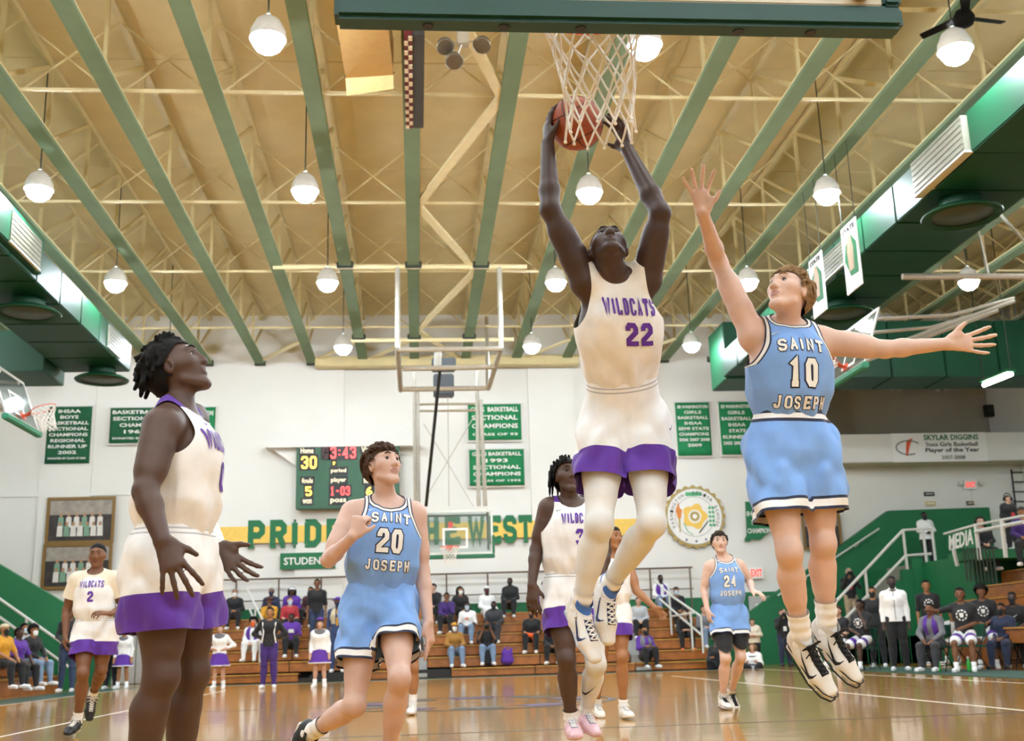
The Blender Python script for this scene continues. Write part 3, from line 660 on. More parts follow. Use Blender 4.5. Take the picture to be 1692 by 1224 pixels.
# right side: green stair wall, platform, steps, bleachers
wr = struct(MB().prism([(8.95, 0), (8.95, .9), (10.2, 1.75), (14.4, 4.42), (17.6, 4.46), (17.6, 0)], (0, 33.2, 0), (1, 0, 0), (0, 0, 1), (0, 1, 0), .3).build('wall_stair_right', GREEN))
pf = struct(thing('floor_platform', 'x', 'x', (15, 31, 0)))
for k in ('label', 'category'): del pf[k]
MB().bbox((13.3, 26.2, 0), (XR, 33.15, 2.55), .02).build('platform_block', GREEN, pf)
CONC = mat('concrete_step', '#8A8A80', .8, var=.1)
for k in range(9): MB().bbox((10.7+.29*k, 29.2, 0), (13.35, 30.6, .28*(k+1)), .01).build('step', CONC, pf)
MB().bbox((10.4, 28.95, 0), (13.35, 29.15, .7), .01).build('step_curb', GREEN, pf)
for k in range(9): MB().bbox((10.7+.29*k, 28.95, 0.0), (10.99+.29*k, 29.14, .28*(k+1)+.15), .01).build('stringer', GREEN, pf)
stair_rail('tall pale stair rail climbing beside the green wall on the right', [('handrail', [(10.2, 29.0, 1.0), (12.9, 29.0, 3.42), (13.7, 29.0, 3.45)]), ('lower_rail', [(10.2, 29.0, .4), (12.9, 29.0, 2.75), (13.6, 29.0, 2.78)])]+[('post', [(x, 29.0, zb), (x, 29.0, zt)]) for x, zb, zt in ((10.6, .2, 1.38), (11.75, 1.1, 2.4), (12.9, 2.1, 3.42), (13.45, 2.55, 3.45), (13.7, 2.55, 3.45))], (11.7, 29, 0), .04)
stair_rail('inner handrail fixed to the green wall above the right stairs', [('handrail', [(11.2, 33.1, 2.3), (14.6, 33.1, 4.25)] if False else [(10.6, 32.9, 1.95), (13.9, 32.9, 3.85)]), ('bracket', [(11.5, 33.15, 2.35), (11.5, 32.9, 2.42)]), ('bracket', [(13.2, 33.15, 3.35), (13.2, 32.9, 3.42)])], (12, 33, 1.9), .03)
# media pen
mp_ = thing('media_pen_rail', 'pale rail of the media pen with a green lettered panel', 'railing', (15.5, 26.2, 2.55))
p0 = at(1560, 882, 26.1); p1 = at(1612, 867, 24.5); p2 = at(1692, 852, 22.0)
MB().tube([p0, p1, p2], .03, 6).build('top_rail', RAILW, mp_)
q1 = at(1612, 878, 24.5); q2 = at(1692, 862, 22.0); MB().tube([q1, q2], .045, 6).build('mid_rail', RAILW, mp_)
for px, Y, yt, yb in ((1612, 24.5, 867, 925), (1655, 23.0, 858, 921), (1575, 25.6, 905, 935)):
    MB().tube([at(px, yt, Y), at(px+7, yb, Y)], .05, 6).build('post', RAILW, mp_)
a = at(1566, 884, 25.9); b = at(1612, 870, 24.5); c = at(1612, 905, 24.5); d = at(1566, 906, 25.9)
nrm = unit(np.cross(b-a, d-a)); nrm = nrm if nrm[0] < 0 else -nrm
pn = MB().add([a, b, c, d, a-nrm*.03, b-nrm*.03, c-nrm*.03, d-nrm*.03], [(0, 1, 2, 3), (7, 6, 5, 4), (0, 4, 5, 1), (1, 5, 6, 2), (2, 6, 7, 3), (3, 7, 4, 0)]).build('panel', GREEN, mp_)
ex = unit(b-a); ez = np.cross(nrm, ex)*-1; ez = ez if ez[2] > 0 else -ez
text_on('MEDIA', (a+b+c+d)/4+nrm*.005, ex, ez, np.linalg.norm(b-a)*.86, .36, WHITE, mp_, .02)
MB().box((12.75, 24.9, 2.35), (XR, 26.3, 2.56)).build('pen_floor', GREEN, mp_)
for k in range(9): p = at(1592+6*k, 905, 25.0-.2*k); MB().tube([p, p+np.array([0, 0, -.75])], .02, 5).build('baluster', DARKCAP, mp_)
# right bleachers
BE = [19.3, 22.0, 24.0, 25.9, 25.9, 25.9, 25.9]
rb = bleacher('wooden side bleachers climbing at the right edge of the picture', (12.5, 18, 0), 7, lambda r: [(4.0, 9.0), (9.0, 14.0), (14.0, BE[r])], 0, 'y', .33, .62, 1, 10.75, .46)
MB().bbox((10.72, 19.25, .02), (11.4, 19.4, .46), .01).build('end_panel', WOODB, rb)
for r in range(1, 7): MB().bbox((10.75+.62*r, BE[r], .02), (11.37+.62*r, BE[r]+.1, .44+.33*r), .01).build('end_panel', WOODB, rb)
fm = MB().bbox((9.15, 14.0, .001), (10.9, 26.5, .012), .002).build('sideline_mat', mat('mat_green', '#37564A', .6), None)
tag(fm, 'thin dark green mat under the team bench chairs', 'mat')

# ------------------------------------------------------------------ baskets
NETM = mat('net_cord', '#F3EFE6', .7, var=.03)
def hoop(t, c, out, net_shift=(0, 0), cord=.0042, down=.40, n=12, up=(0, 0, 1)):
    c = V3(c); out = unit(out); up = unit(up); sd = np.cross(out, up)
    rim = MB().tube([c+.2286*(math.cos(a)*out+math.sin(a)*sd) for a in np.linspace(0, 2*math.pi, 40, endpoint=False)], .009, 8, closed=True).build('rim', ORANGE, t, True)
    b = MB(); e = c-out*.229; w = c-out*.375
    for s in (-1, 1): b.tube([c-out*.16+sd*s*.165, e-out*.05+sd*s*.06-up*.01, w+sd*s*.05-up*.04], .008, 6)
    b.bar(e+out*.01-up*.005, w-up*.005, .13, .012, up); b.bar(w-up*.07, w+up*.06, .15, .02, out)
    b.build('rim_bracket', ORANGE, rim)
    lev = 7; prof = [.222, .198, .172, .154, .142, .134, .13, .132]
    def node(k, i):
        a = 2*math.pi*(i+.5*(k % 2))/n; z = -down*k/lev-.01; f = (k/lev)
        r = prof[k]*(1+.05*math.sin(i*2.3+k*1.7))
        return c+out*(r*math.cos(a)+net_shift[1]*f)+sd*(r*math.sin(a)+net_shift[0]*f)+up*(z+.012*math.sin(i*1.9+k))
    nb = MB()
    for k in range(lev):
        for i in range(n):
            p = node(k, i)
            for j in ((i, i-1) if k % 2 == 0 else (i, i+1)):
                q = node(k+1, j % n if True else j); mid = (p+q)/2-up*.004
                nb.tube([p, mid, q], cord, 5, caps=False)
    for i in range(n):
        for k in (1, 2, 3, 4, 5): nb.sphere(node(k, i), cord*1.75, 6, 4)
    for i in range(n):
        p = node(lev, i); nb.sphere(p-up*.01, cord*1.7, 6, 4)
    nb.build('net', NETM, t, True)
GREENP = mat('board_pad', '#14453D', .45, var=.05)
def board(t, c, right, up, w=1.83, h=1.067, pad=True, back=1):
    """glass board centred on its lower edge point c"""
    c = V3(c); r = V3(right); u = V3(up); n = np.cross(r, u)
    def bx(name, r0, r1, u0, u1, n0, n1, m, ch=.005, par=t):
        b = MB(); V = [c+r*x+u*y+n*z for x in (r0, r1) for y in (u0, u1) for z in (n0, n1)]
        return b.add(V, [(0,1,3,2),(4,6,7,5),(0,4,5,1),(2,3,7,6),(0,2,6,4),(1,5,7,3)]).build(name, m, par)
    g = bx('glass', -w/2, w/2, 0, h, -.006, .006, GLASS)
    FRM = mat('board_frame', '#D9D6CC', .4, metal=.3)
    for a in ((-w/2, w/2, -.005, .05), (-w/2, w/2, h-.05, h+.005), (-w/2, -w/2+.05, .05, h-.05), (w/2-.05, w/2, .05, h-.05)):
        bx('frame', *a, -.014, .014, FRM)
    for a in ((-.305, .305, .15, .20), (-.305, .305, .585, .635), (-.305, -.255, .2, .585), (.255, .305, .2, .585)):
        bx('target_line', *a, -.0085, .0085, WHITE, par=g)
    return bx
nb_ = thing('basketball_hoop', 'near basketball hoop with green padded glass board at the top edge', 'basket', (.731, 3.5, 2.79))
bx = board(nb_, (.74, 3.505, 2.88), (1, 0, 0), (0, 0, 1))
PX0, PX1 = -.267, 1.755
pad = MB().bbox((PX0, 3.452, 2.79), (PX1, 3.552, 2.88), .016).build('pad', GREENP, nb_)
for x0, x1 in ((PX0, PX0+.07), (PX1-.07, PX1)): MB().bbox((x0, 3.452, 2.877), (x1, 3.552, 3.33), .012).build('pad', GREENP, nb_)
for px in (707, 831, 955, 1213, 1332):
    p = at_z(px, 57 if px < 900 else 66, 2.79); MB().lathe([(.001, -.004), (.02, -.004), (.022, .004)], (p[0], 3.503, 2.7895), 16).build('pad_hole', BLACK, pad)
MB().bbox((PX0+.07, 3.466, 2.881), (PX1-.07, 3.49, 2.91), .004).build('white_edge', mat('edge_white', '#D9D2C0', .5), nb_)
for x in (-.02, 1.60):
    MB().lathe([(.001, -.02), (.03, -.02), (.042, 0), (.042, .03), (.02, .05)], (x, 3.45, 2.93), 16, axis=(0, -1, 0)).build('mount_boss', mat('boss_tan', '#B8A988', .5), nb_, True)
    MB().tube([(x, 3.42, 2.95), (x, 3.3, 3.9), (x, 3.2, 6.5), (x, 3.2, 9.3)], .045, 8).build('support_pipe', RAILW, nb_)
MB().tube([(-.02, 3.40, 3.55), (1.6, 3.40, 3.55)], .035, 8).build('cross_pipe', RAILW, nb_)
MB().bar((.71, 3.46, 2.93), (.71, 3.44, 3.5), .1, .03).build('rim_mount', DARKCAP, nb_)
hoop(nb_, (.705, 3.865, 3.125), (0, 1, 0), net_shift=(.01, .02), cord=.0045, down=.54)

# far hoop hanging from the roof
fh = thing('basketball_hoop', 'far basketball hoop hung from the roof on a pipe frame', 'basket', (.73, 27.25, 2.8))
board(fh, (.93, 27.25, 2.90), (-1, 0, 0), (0, 0, 1))
MB().bbox((-.02, 27.19, 2.80), (1.88, 27.31, 2.90), .02).build('pad', mat('pad_far', '#1F6B4A', .5), fh)
for x0 in (-.02, 1.82): MB().bbox((x0, 27.19, 2.9), (x0+.06, 27.31, 3.35), .015).build('pad', mat('pad_far'), fh)
hoop(fh, (.78, 26.83, 3.05), (0, -1, 0), cord=.006)
def pipe(name, pts, r=.045, m=CHROME): return MB().tube(pts, r, 8).build(name, m, fh)
A = lambda px, py, Y: at(px, py, Y)
pipe('hanger_pipe', [A(657, 440, 24.5), A(657, 575, 24.5)], .06); pipe('hanger_pipe', [A(825, 440, 24.5), A(828, 575, 24.5)], .06)
pipe('top_bar', [(-3.2, 24.5, 9.25), (2.6, 24.5, 9.25)], .06, STEELW); pipe('top_bar', [(-2.0, 30.6, 9.2), (2.8, 30.6, 9.2)], .06, STEELW)
pipe('cross_bar', [A(657, 578, 24.5), A(828, 576, 24.5)], .06); pipe('cross_bar', [A(666, 609, 25.2), A(818, 606, 25.2)], .06)
pipe('cross_bar', [A(663, 643, 26.2), A(808, 641, 26.2)], .06); 
pipe('side_arm', [A(657, 575, 24.5), A(662, 645, 26.2)], .06); pipe('side_arm', [A(828, 575, 24.5), A(807, 642, 26.2)], .06)
pipe('rear_hanger', [A(804, 525, 30.6), A(806, 640, 26.4)], .05)
for px in (684, 690): pipe('mast', [A(px, 612+ (px-684)*5, 26.9), A(px+ (2 if px < 687 else 2), 836, 27.2)], .04)
for px in (788, 794): pipe('mast', [A(px, 612+(px-788)*8, 26.9), A(px+ (8 if px > 790 else 3), 836, 27.2)], .05)
for py in (668, 679): pipe('mast_bar', [A(686, py, 27.0), A(788, py-1, 27.0)], .03)
pipe('stay', [A(700, 700, 27.1), A(783, 836, 27.2)], .012); pipe('stay', [A(782, 690, 27.1), A(705, 820, 27.2)], .012)
pipe('brace_pole', [A(729, 590, 25.6), A(704, 836, 27.15)], .04, BLACK)
pipe('brace_sleeve', [A(724, 578, 25.4), A(723, 607, 25.6)], .09, RAILW)
MB().bbox(A(733, 655, 27)-[.25, .2, .0], A(733, 620, 27)+[.25, .2, 0], .03).build('winch', mat('winch_grey', '#5A6066', .5, metal=.5), fh)
MB().bbox(A(733, 603, 27)-[.3, .3, .12], A(733, 603, 27)+[.3, .3, .12], .03).build('winch_plate', mat('winch_grey'), fh)
pipe('cable', [A(740, 655, 27), A(742, 836, 27.2)], .012)
for s in (-1, 1): MB().tube([(.93+s*.8, 27.32, 3.0), (.93+s*.8, 27.34, 4.0)], .03, 6).build('board_stiffener', CHROME, fh)
MB().tube([(.1, 27.34, 3.85), (1.75, 27.34, 3.85)], .03, 6).build('board_stiffener', CHROME, fh)
MB().bbox((.76, 27.28, 3.55), (.88, 27.42, 3.7), .02).build('warning_lamp', RED, fh)

# folded side baskets
def side_hoop(label, pa, pb, X, sgn, base):
    def atx(px, py): d_ = ray(px, py); return np.array([0, 0, CAMH])+d_*(X/d_[0])
    a = atx(*pa); b = atx(*pb); z = (a[2]+b[2])/2; yc = (a[1]+b[1])/2
    t = thing('folding_hoop', label, 'basket', (X, yc, z))
    tl = .35; up = np.array([sgn*math.sin(tl), 0, math.cos(tl)]); r = np.array([0, sgn*-1.0, 0])
    if np.cross(r, up)[0]*sgn > 0: r = -r
    bx = board(t, (X, yc, z), r, up)
    MB().bbox((X-.06, yc-.95, z-.09), (X+.06, yc+.95, z+.02), .02).build('pad', mat('pad_mint', '#2F8A66', .5), t)
    out = np.cross(r, up)
    hoop(t, V3((X, yc, z))+out*.42+up*.15, out, cord=.007, up=up)
    for dy in (-.5, .5):
        MB().tube([V3((X+sgn*.1, yc+dy, z+.2)), V3((X+sgn*1.6, yc+dy*.8, z+.75)), V3((X+sgn*3.2, yc+dy*.6, z+1.3))], .04, 6).build('fold_arm', CHROME, t)
        MB().tube([V3((X+sgn*.3, yc+dy, z+.9)), V3((X+sgn*1.9, yc+dy*.8, z+1.0)), V3((X+sgn*3.2, yc+dy*.6, z+1.35))], .035, 6).build('fold_arm', CHROME, t)
    MB().tube([V3((X+sgn*.9, yc-.8, z+1.6)), V3((X+sgn*5.0, yc-.8, z+1.6))], .06, 8).build('carrier_pipe', CHROME, t)
    for dx in (2.5, 3.6): MB().tube([V3((X+sgn*dx, yc-.8, z+1.6)), V3((X+sgn*(dx-.1), yc-.6, 9.3))], .03, 6).build('hanger_pipe', CHROME, t)
    MB().tube([V3((X+sgn*2.4, yc-.4, 9.25)), V3((X+sgn*3.7, yc-.8, z+1.65))], .03, 6).build('stay', CHROME, t)
    return t
side_hoop('side hoop folded up under the right roof behind the blue jersey', (1358, 648), (1442, 588), 7.75, 1, 0)
side_hoop('side hoop folded up at the left edge of the picture', (2, 676), (70, 722), -7.3, -1, 0)

# ------------------------------------------------------------------ things hanging from the roof
sp = thing('speaker_cabinet', 'beige hanging speaker cabinet left of the checkered beam', 'speaker', (-.95, 14.6, 8.5))
CAB = mat('cabinet_beige', '#C9A566', .6, var=.04); CABL = mat('cabinet_lip', '#E6C98A', .6)
pA, pB, pC, pD = at(556, 40, 13.6), at(640, 40, 13.6), at(650, 124, 15.0), at(571, 129, 15.0)
MB().add([pA, pB, pC, pD]+[p+np.array([0, .35, .75]) for p in (pA, pB, pC, pD)], [(3, 2, 1, 0), (4, 5, 6, 7), (0, 1, 5, 4), (1, 2, 6, 5), (2, 3, 7, 6), (3, 0, 4, 7)]).build('cabinet', CAB, sp)
pE, pF = at(650, 147, 15.1), at(573, 158, 15.1)
MB().add([pD, pC, pE, pF]+[p+np.array([0, .04, .03]) for p in (pD, pC, pE, pF)], [(3, 2, 1, 0), (4, 5, 6, 7), (0, 1, 5, 4), (1, 2, 6, 5), (2, 3, 7, 6), (3, 0, 4, 7)]).build('lip', CABL, sp)
for p in (pA, pB): MB().tube([p+np.array([0, .2, .7]), (p[0], p[1]+.2, 10.7)], .015, 5).build('hanger', DARKCAP, sp)
for p in (pC, pD): MB().sphere(p+np.array([0, -.03, .02]), .02, 6, 4).build('bolt', DARKCAP, sp)
ck = thing('checkered_beam', 'maroon and white checkered beam hanging under the central joist', 'beam', (0, 15.8, 8.9))
c0_ = at_z(680, 60, 8.95); c1_ = at_z(680, 213, 8.95); y0, y1 = c0_[1], c1_[1]
MB().bbox((.0, y0, 8.96), (.17, y1, 9.24), .01).build('dark_strip', mat('checker_grey', '#3C3A38', .6), ck)
MB().bbox((-.12, y0, 8.96), (.0, y1, 9.24), .005).build('backing', mat('checker_maroon', '#6A2024', .6), ck)
nk = 22
for i in range(nk):
    ya = y0+(y1-y0)*i/nk; yb = y0+(y1-y0)*(i+1)/nk
    xa = -.12 if i % 2 else -.06
    MB().bbox((xa+.002, ya+.01, 8.945), (xa+.058, yb-.01, 8.97), .002).build('white_check', mat('checker_white', '#E9DEC4', .6), ck)
def spot_cluster(label, px, py, z):
    p = at_z(px, py, z); t = thing('spotlight_cluster', label, 'light', p)
    MB().bbox(p-[.08, .08, -.05], p+[.08, .08, .3], .01).build('box', CHROME, t)
    for dx, dz in ((-.24, .02), (.26, .05), (-.12, -.2)):
        MB().lathe([(.04, .16), (.11, .08), (.13, 0), (.11, -.01), (.02, .0)], p+[dx, 0, dz], 14, axis=(dx*.6, .5, .8)).build('lamp_head', mat('lamp_dark', '#6A6152', .4, metal=.5), t, True)
        MB().tube([p+[0, 0, .1], p+[dx*.8, .03, dz+.08]], .012, 5).build('arm', CHROME, t)
    MB().tube([p+[0, 0, .25], (p[0], p[1], 10.7)], .015, 5).build('stem', DARKCAP, t)
spot_cluster('dark twin emergency spotlights below the near backboard', 765, 80, 8.7)
p = at_z(1592, 30, 8.9); cf = thing('ceiling_fan', 'dark ceiling fan with pointed blades at upper right', 'fan', p)
FAN = mat('fan_dark', '#15120F', .8, spec=.1)
MB().lathe([(.02, -.12), (.12, -.1), (.15, 0), (.1, .1), (.03, .14)], p, 16).build('motor', FAN, cf, True); MB().tube([p+[0, 0, .1], (p[0], p[1], 10.7)], .02, 6).build('rod', FAN, cf)
for k in range(3):
    a = .2+k*2*math.pi/3; d_ = np.array([math.cos(a), math.sin(a), 0]); s_ = np.array([-d_[1], d_[0], .25])
    MB().add([p+d_*.12-s_*.06, p+d_*.12+s_*.06, p+d_*.62+s_*.015, p+d_*.62-s_*.09]+[p+d_*.12-s_*.06+[0, 0, .015], p+d_*.12+s_*.06+[0, 0, .015], p+d_*.62+s_*.015+[0, 0, .015], p+d_*.62-s_*.09+[0, 0, .015]], [(3,2,1,0),(4,5,6,7),(0,1,5,4),(1,2,6,5),(2,3,7,6),(3,0,4,7)]).build('blade', FAN, cf)
def hung_banner(label, c4, X):
    def atx(px, py): d_ = ray(px, py); return np.array([0, 0, CAMH])+d_*(X/d_[0])
    P = [atx(*c) for c in c4]; y0 = (P[0][1]+P[3][1])/2; y1 = (P[1][1]+P[2][1])/2; zt = (P[0][2]+P[1][2])/2; zb = (P[2][2]+P[3][2])/2
    t = thing('hanging_banner', label, 'banner', (X, (y0+y1)/2, zb)); ya, yb = min(y0, y1), max(y0, y1)
    MB().bbox((X-.012, ya, zb), (X+.012, yb, zt), .004).build('sheet', mat('vinyl_white'), t)
    H = zt-zb; W = yb-ya; ym = (ya+yb)/2
    MB().prism([(-.4, 0), (.1, .02), (.42, .3), (.3, .5), (-.1, .62), (-.42, .45)], (X-.014, ym, zb+H*.2), (0, W, 0), (0, 0, H), (-1, 0, 0), .002).build('green_motif', GREEN, t)
    MB().prism([(-.15, .1), (.16, .1), (.2, .42), (.08, .62), (-.08, .62), (-.2, .42)], (X-.017, ym, zb+H*.2), (0, W, 0), (0, 0, H), (-1, 0, 0), .002).build('figure_motif', mat('figure_tone', '#B59A80', .6), t)
    text_on('STATE', (X-.014, ym, zt-H*.09), (0, -1, 0), (0, 0, 1), W*.8, H*.08, mat('banner_ink'), t, .02)
    for y in (ya+.05, yb-.05): MB().tube([(X, y, zt), (X, y, 9.3)], .008, 5).build('cord', DARKCAP, t)
hung_banner('nearer white player banner hanging below the right duct', ((1392, 375), (1416, 358), (1424, 474), (1398, 487)), 7.66)
hung_banner('farther white player banner hanging behind the head of jersey 10', ((1340, 428), (1360, 412), (1364, 514), (1342, 530)), 7.66)
# gallery details
wlad = thing('wall_ladder', 'black ladder fixed on the wall at far right', 'ladder', at(1660, 800, YF-.2))
for pa, pb in (((1655, 672), (1659, 715)), ((1678, 672), (1683, 715))): MB().tube([at(*pa, 34.9), at(*pb, 34.9)], .03, 6).build('rail', BLACK, wlad)
for py in (684, 700): MB().tube([at(1657, py, 34.9), at(1681, py, 34.9)], .02, 6).build('rung', BLACK, wlad)
for pa, pb in (((1671, 775), (1680, 850)), ((1694, 775), (1703, 850))): MB().tube([at(*pa, YF-.1), at(*pb, YF-.1)], .03, 6).build('rail', BLACK, wlad)
for py in (780, 796, 812, 828): MB().tube([at(1673, py, YF-.1), at(1698, py, YF-.1)], .02, 6).build('rung', BLACK, wlad)
ws = thing('wall_speaker', 'small black speaker on the grey gallery wall', 'speaker', at(1632, 690, 34.6))
p = at(1632, 680, 34.9); MB().bbox(p-[.16, .2, .2], p+[.16, 0, .2], .02).build('cabinet', BLACK, ws); MB().lathe([(.01, 0), (.1, 0), (.1, .01)], p-[0, .21, 0], 14, axis=(0, -1, 0)).build('cone', DARKCAP, ws)
for i, (px, py) in enumerate(((1400, 640), (1478, 640), (1556, 640))):
    p = at(px, py, 34.6); t = thing('flood_lamp', ['leftmost', 'middle', 'rightmost'][i]+' of three cone flood lamps on the grey gallery wall', 'lamp', p, 'gallery flood lamps')
    for dx in (-.13, .13): MB().lathe([(.03, .25), (.1, 0), (.09, 0)], p+[dx, 0, -.15], 10, axis=(dx*.6, -.2, 1)).build('cone', CHROME, t, True)
    MB().tube([p+[0, 0, .1], p+[0, .5, .25]], .02, 5).build('bracket', CHROME, t)
tl = thing('tube_light', 'lit fluorescent tube light below the far right duct', 'lamp', at(1648, 625, 27.5))
a = at(1626, 636, 27.5); b = at(1671, 618, 26.0); MB().tube([a, b], .06, 8).build('tube', mat('tube_lit', (1, .98, .92), .4, var=0, emit=8), tl); MB().bar(a+[0, 0, .1], b+[0, 0, .1], .25, .06).build('reflector', GREEN, tl)
for q in (a, b): MB().tube([q+[0, 0, .1], (q[0], q[1], 10.8)], .015, 5).build('hanger', DARKCAP, tl)
# ------------------------------------------------------------------ bodies: smooth blends of tapered forms, meshed as one surface
class P_:                                   # one form: distance function + bounds + blend
    __slots__ = ('f', 'lo', 'hi', 'k', 'neg')
    def __init__(s, f, lo, hi, k=.02, neg=False): s.f = f; s.lo = np.asarray(lo); s.hi = np.asarray(hi); s.k = k; s.neg = neg
def cap(a, b, ra, rb=None, k=.02, neg=False):
    a = V3(a); b = V3(b); rb = ra if rb is None else rb; ab = b-a; L2 = ab@ab+1e-12
    def f(X, Y, Z):
        x = X-a[0]; y = Y-a[1]; z = Z-a[2]
        h = np.clip((x*ab[0]+y*ab[1]+z*ab[2])/L2, 0, 1)
        return np.sqrt((x-h*ab[0])**2+(y-h*ab[1])**2+(z-h*ab[2])**2)-(ra+(rb-ra)*h)
    r = max(ra, rb); return P_(f, np.minimum(a, b)-r, np.maximum(a, b)+r, k, neg)
def ecap(a, b, side, r0, r1, k=.03, fold=None):
    """tapered form with oval section: r0,r1 = (half width along side, half depth)"""
    a = V3(a); b = V3(b); d = b-a; L = np.linalg.norm(d); d = d/L; s = V3(side); s = unit(s-d*(s@d)); t = np.cross(s, d)
    (s0, t0), (s1, t1) = r0, r1
    def f(X, Y, Z):
        x = X-a[0]; y = Y-a[1]; z = Z-a[2]
        u = x*d[0]+y*d[1]+z*d[2]; p = x*s[0]+y*s[1]+z*s[2]; q = x*t[0]+y*t[1]+z*t[2]
        h = np.clip(u/L, 0, 1); rs = s0+(s1-s0)*h; rt = t0+(t1-t0)*h; rm = np.minimum(rs, rt); du = u-h*L
        k0 = np.sqrt((p/rs)**2+(q/rt)**2+(du/rm)**2); k1 = np.sqrt((p/rs**2)**2+(q/rt**2)**2+(du/rm**2)**2)+1e-6
        dd = k0*(k0-1)/k1
        return dd+fold(p, q, u) if fold else dd
    r = max(s0, t0, s1, t1); return P_(f, np.minimum(a, b)-r, np.maximum(a, b)+r, k)
def ell(c, axes, r, k=.02, neg=False):
    c = V3(c); A = [V3(x) for x in axes]
    def f(X, Y, Z):
        x = X-c[0]; y = Y-c[1]; z = Z-c[2]; s0 = 0; s1 = 0
        for i in range(3):
            q = x*A[i][0]+y*A[i][1]+z*A[i][2]; s0 = s0+(q/r[i])**2; s1 = s1+(q/r[i]**2)**2
        k0 = np.sqrt(s0); return k0*(k0-1)/(np.sqrt(s1)+1e-6)
    m = max(r); return P_(f, c-m, c+m, k, neg)
def surface(prims, vox, pad=0.0):
    pos = [p for p in prims if not p.neg]
    lo = np.min([p.lo for p in pos], 0)-3*vox-pad; hi = np.max([p.hi for p in pos], 0)+3*vox+pad
    n = np.ceil((hi-lo)/vox).astype(int)+1
    ax = [(lo[i]+vox*np.arange(n[i])).astype(np.float32) for i in range(3)]
    D = np.full(n, .5, np.float32)
    for p in prims:
        m = p.k+2.5*vox+pad
        i0 = np.maximum(((p.lo-m-lo)/vox).astype(int), 0); i1 = np.minimum(((p.hi+m-lo)/vox).astype(int)+2, n)
        if np.any(i1 <= i0): continue
        sl = tuple(slice(i0[i], i1[i]) for i in range(3))
        d = p.f(ax[0][sl[0]][:, None, None], ax[1][sl[1]][None, :, None], ax[2][sl[2]][None, None, :]).astype(np.float32)
        a = D[sl]; k = max(p.k, 1e-4)
        if p.neg:
            h = np.clip(.5-.5*(a+d)/k, 0, 1); D[sl] = a+(-d-a)*h+k*h*(1-h)
        else:
            h = np.clip(.5+.5*(d-a)/k, 0, 1); D[sl] = d+(a-d)*h-k*h*(1-h)
    S = D < 0
    c = [S[i:n[0]-1+i, j:n[1]-1+j, l:n[2]-1+l] for i in (0, 1) for j in (0, 1) for l in (0, 1)]
    cnt = sum(x.astype(np.int8) for x in c); act = (cnt > 0) & (cnt < 8)
    I = np.argwhere(act); idx = np.full(act.shape, -1, np.int32); idx[act] = np.arange(len(I))
    val = {}
    for i in (0, 1):
        for j in (0, 1):
            for l in (0, 1): val[(i, j, l)] = D[I[:, 0]+i, I[:, 1]+j, I[:, 2]+l]
    acc = np.zeros((len(I), 3)); num = np.zeros(len(I))
    ks = list(val)
    for A in ks:
        for axx in range(3):
            if A[axx] == 0:
                B = list(A); B[axx] = 1; B = tuple(B); va, vb = val[A], val[B]
                cr_ = (va < 0) != (vb < 0); t = np.where(cr_, va/(va-vb+1e-12), 0)
                q = np.array(A, float)[None, :].repeat(len(I), 0); q[:, axx] += t
                acc[cr_] += q[cr_]; num[cr_] += 1
    V = lo+vox*(I+acc/np.maximum(num, 1)[:, None])
    F = []
    for axx in range(3):
        b, c_ = [(1, 2), (2, 0), (0, 1)][axx]
        sa = [slice(None)]*3; sb_ = [slice(None)]*3; sa[axx] = slice(0, -1); sb_[axx] = slice(1, None)
        ch = S[tuple(sa)] != S[tuple(sb_)]; E = np.argwhere(ch)
        E = E[(E[:, b] > 0) & (E[:, c_] > 0) & (E[:, b] < n[b]-1) & (E[:, c_] < n[c_]-1)]
        ins = S[tuple(sa)][E[:, 0], E[:, 1], E[:, 2]]
        def g(db, dc):
            e = E.copy(); e[:, b] += db; e[:, c_] += dc; return idx[e[:, 0], e[:, 1], e[:, 2]]
        q = np.stack([g(-1, -1), g(0, -1), g(0, 0), g(-1, 0)], 1)
        q[~ins] = q[~ins][:, ::-1]; F.append(q)
    F = np.concatenate(F); F = F[(F >= 0).all(1)]
    return V, F
def relax(V, F, it=1, lam=.5):
    F = np.asarray(F); V = np.asarray(V)
    nv = len(V)
    ia = np.concatenate([F[:, 0], F[:, 1], F[:, 2], F[:, 3], F[:, 1], F[:, 2], F[:, 3], F[:, 0]]); ib = np.concatenate([F[:, 1], F[:, 2], F[:, 3], F[:, 0], F[:, 0], F[:, 1], F[:, 2], F[:, 3]])
    n = np.maximum(np.bincount(ia, minlength=nv), 1)
    for _ in range(it):
        acc = np.stack([np.bincount(ia, V[ib, k], nv) for k in range(3)], 1); V = V*(1-lam)+acc/n[:, None]*lam
    return V
class Fc:                                   # faces: an array of quads plus a few odd polygons left by cuts
    def __init__(s, q, odd=()): s.q = np.asarray(q, np.int64).reshape(-1, 4); s.odd = list(odd)
    def __len__(s): return len(s.q)+len(s.odd)
    def __iter__(s):
        for f in s.q.tolist(): yield tuple(f)
        for f in s.odd: yield f
def faces(F): return F if isinstance(F, Fc) else (Fc(F) if isinstance(F, np.ndarray) else Fc(np.zeros((0, 4)), F))
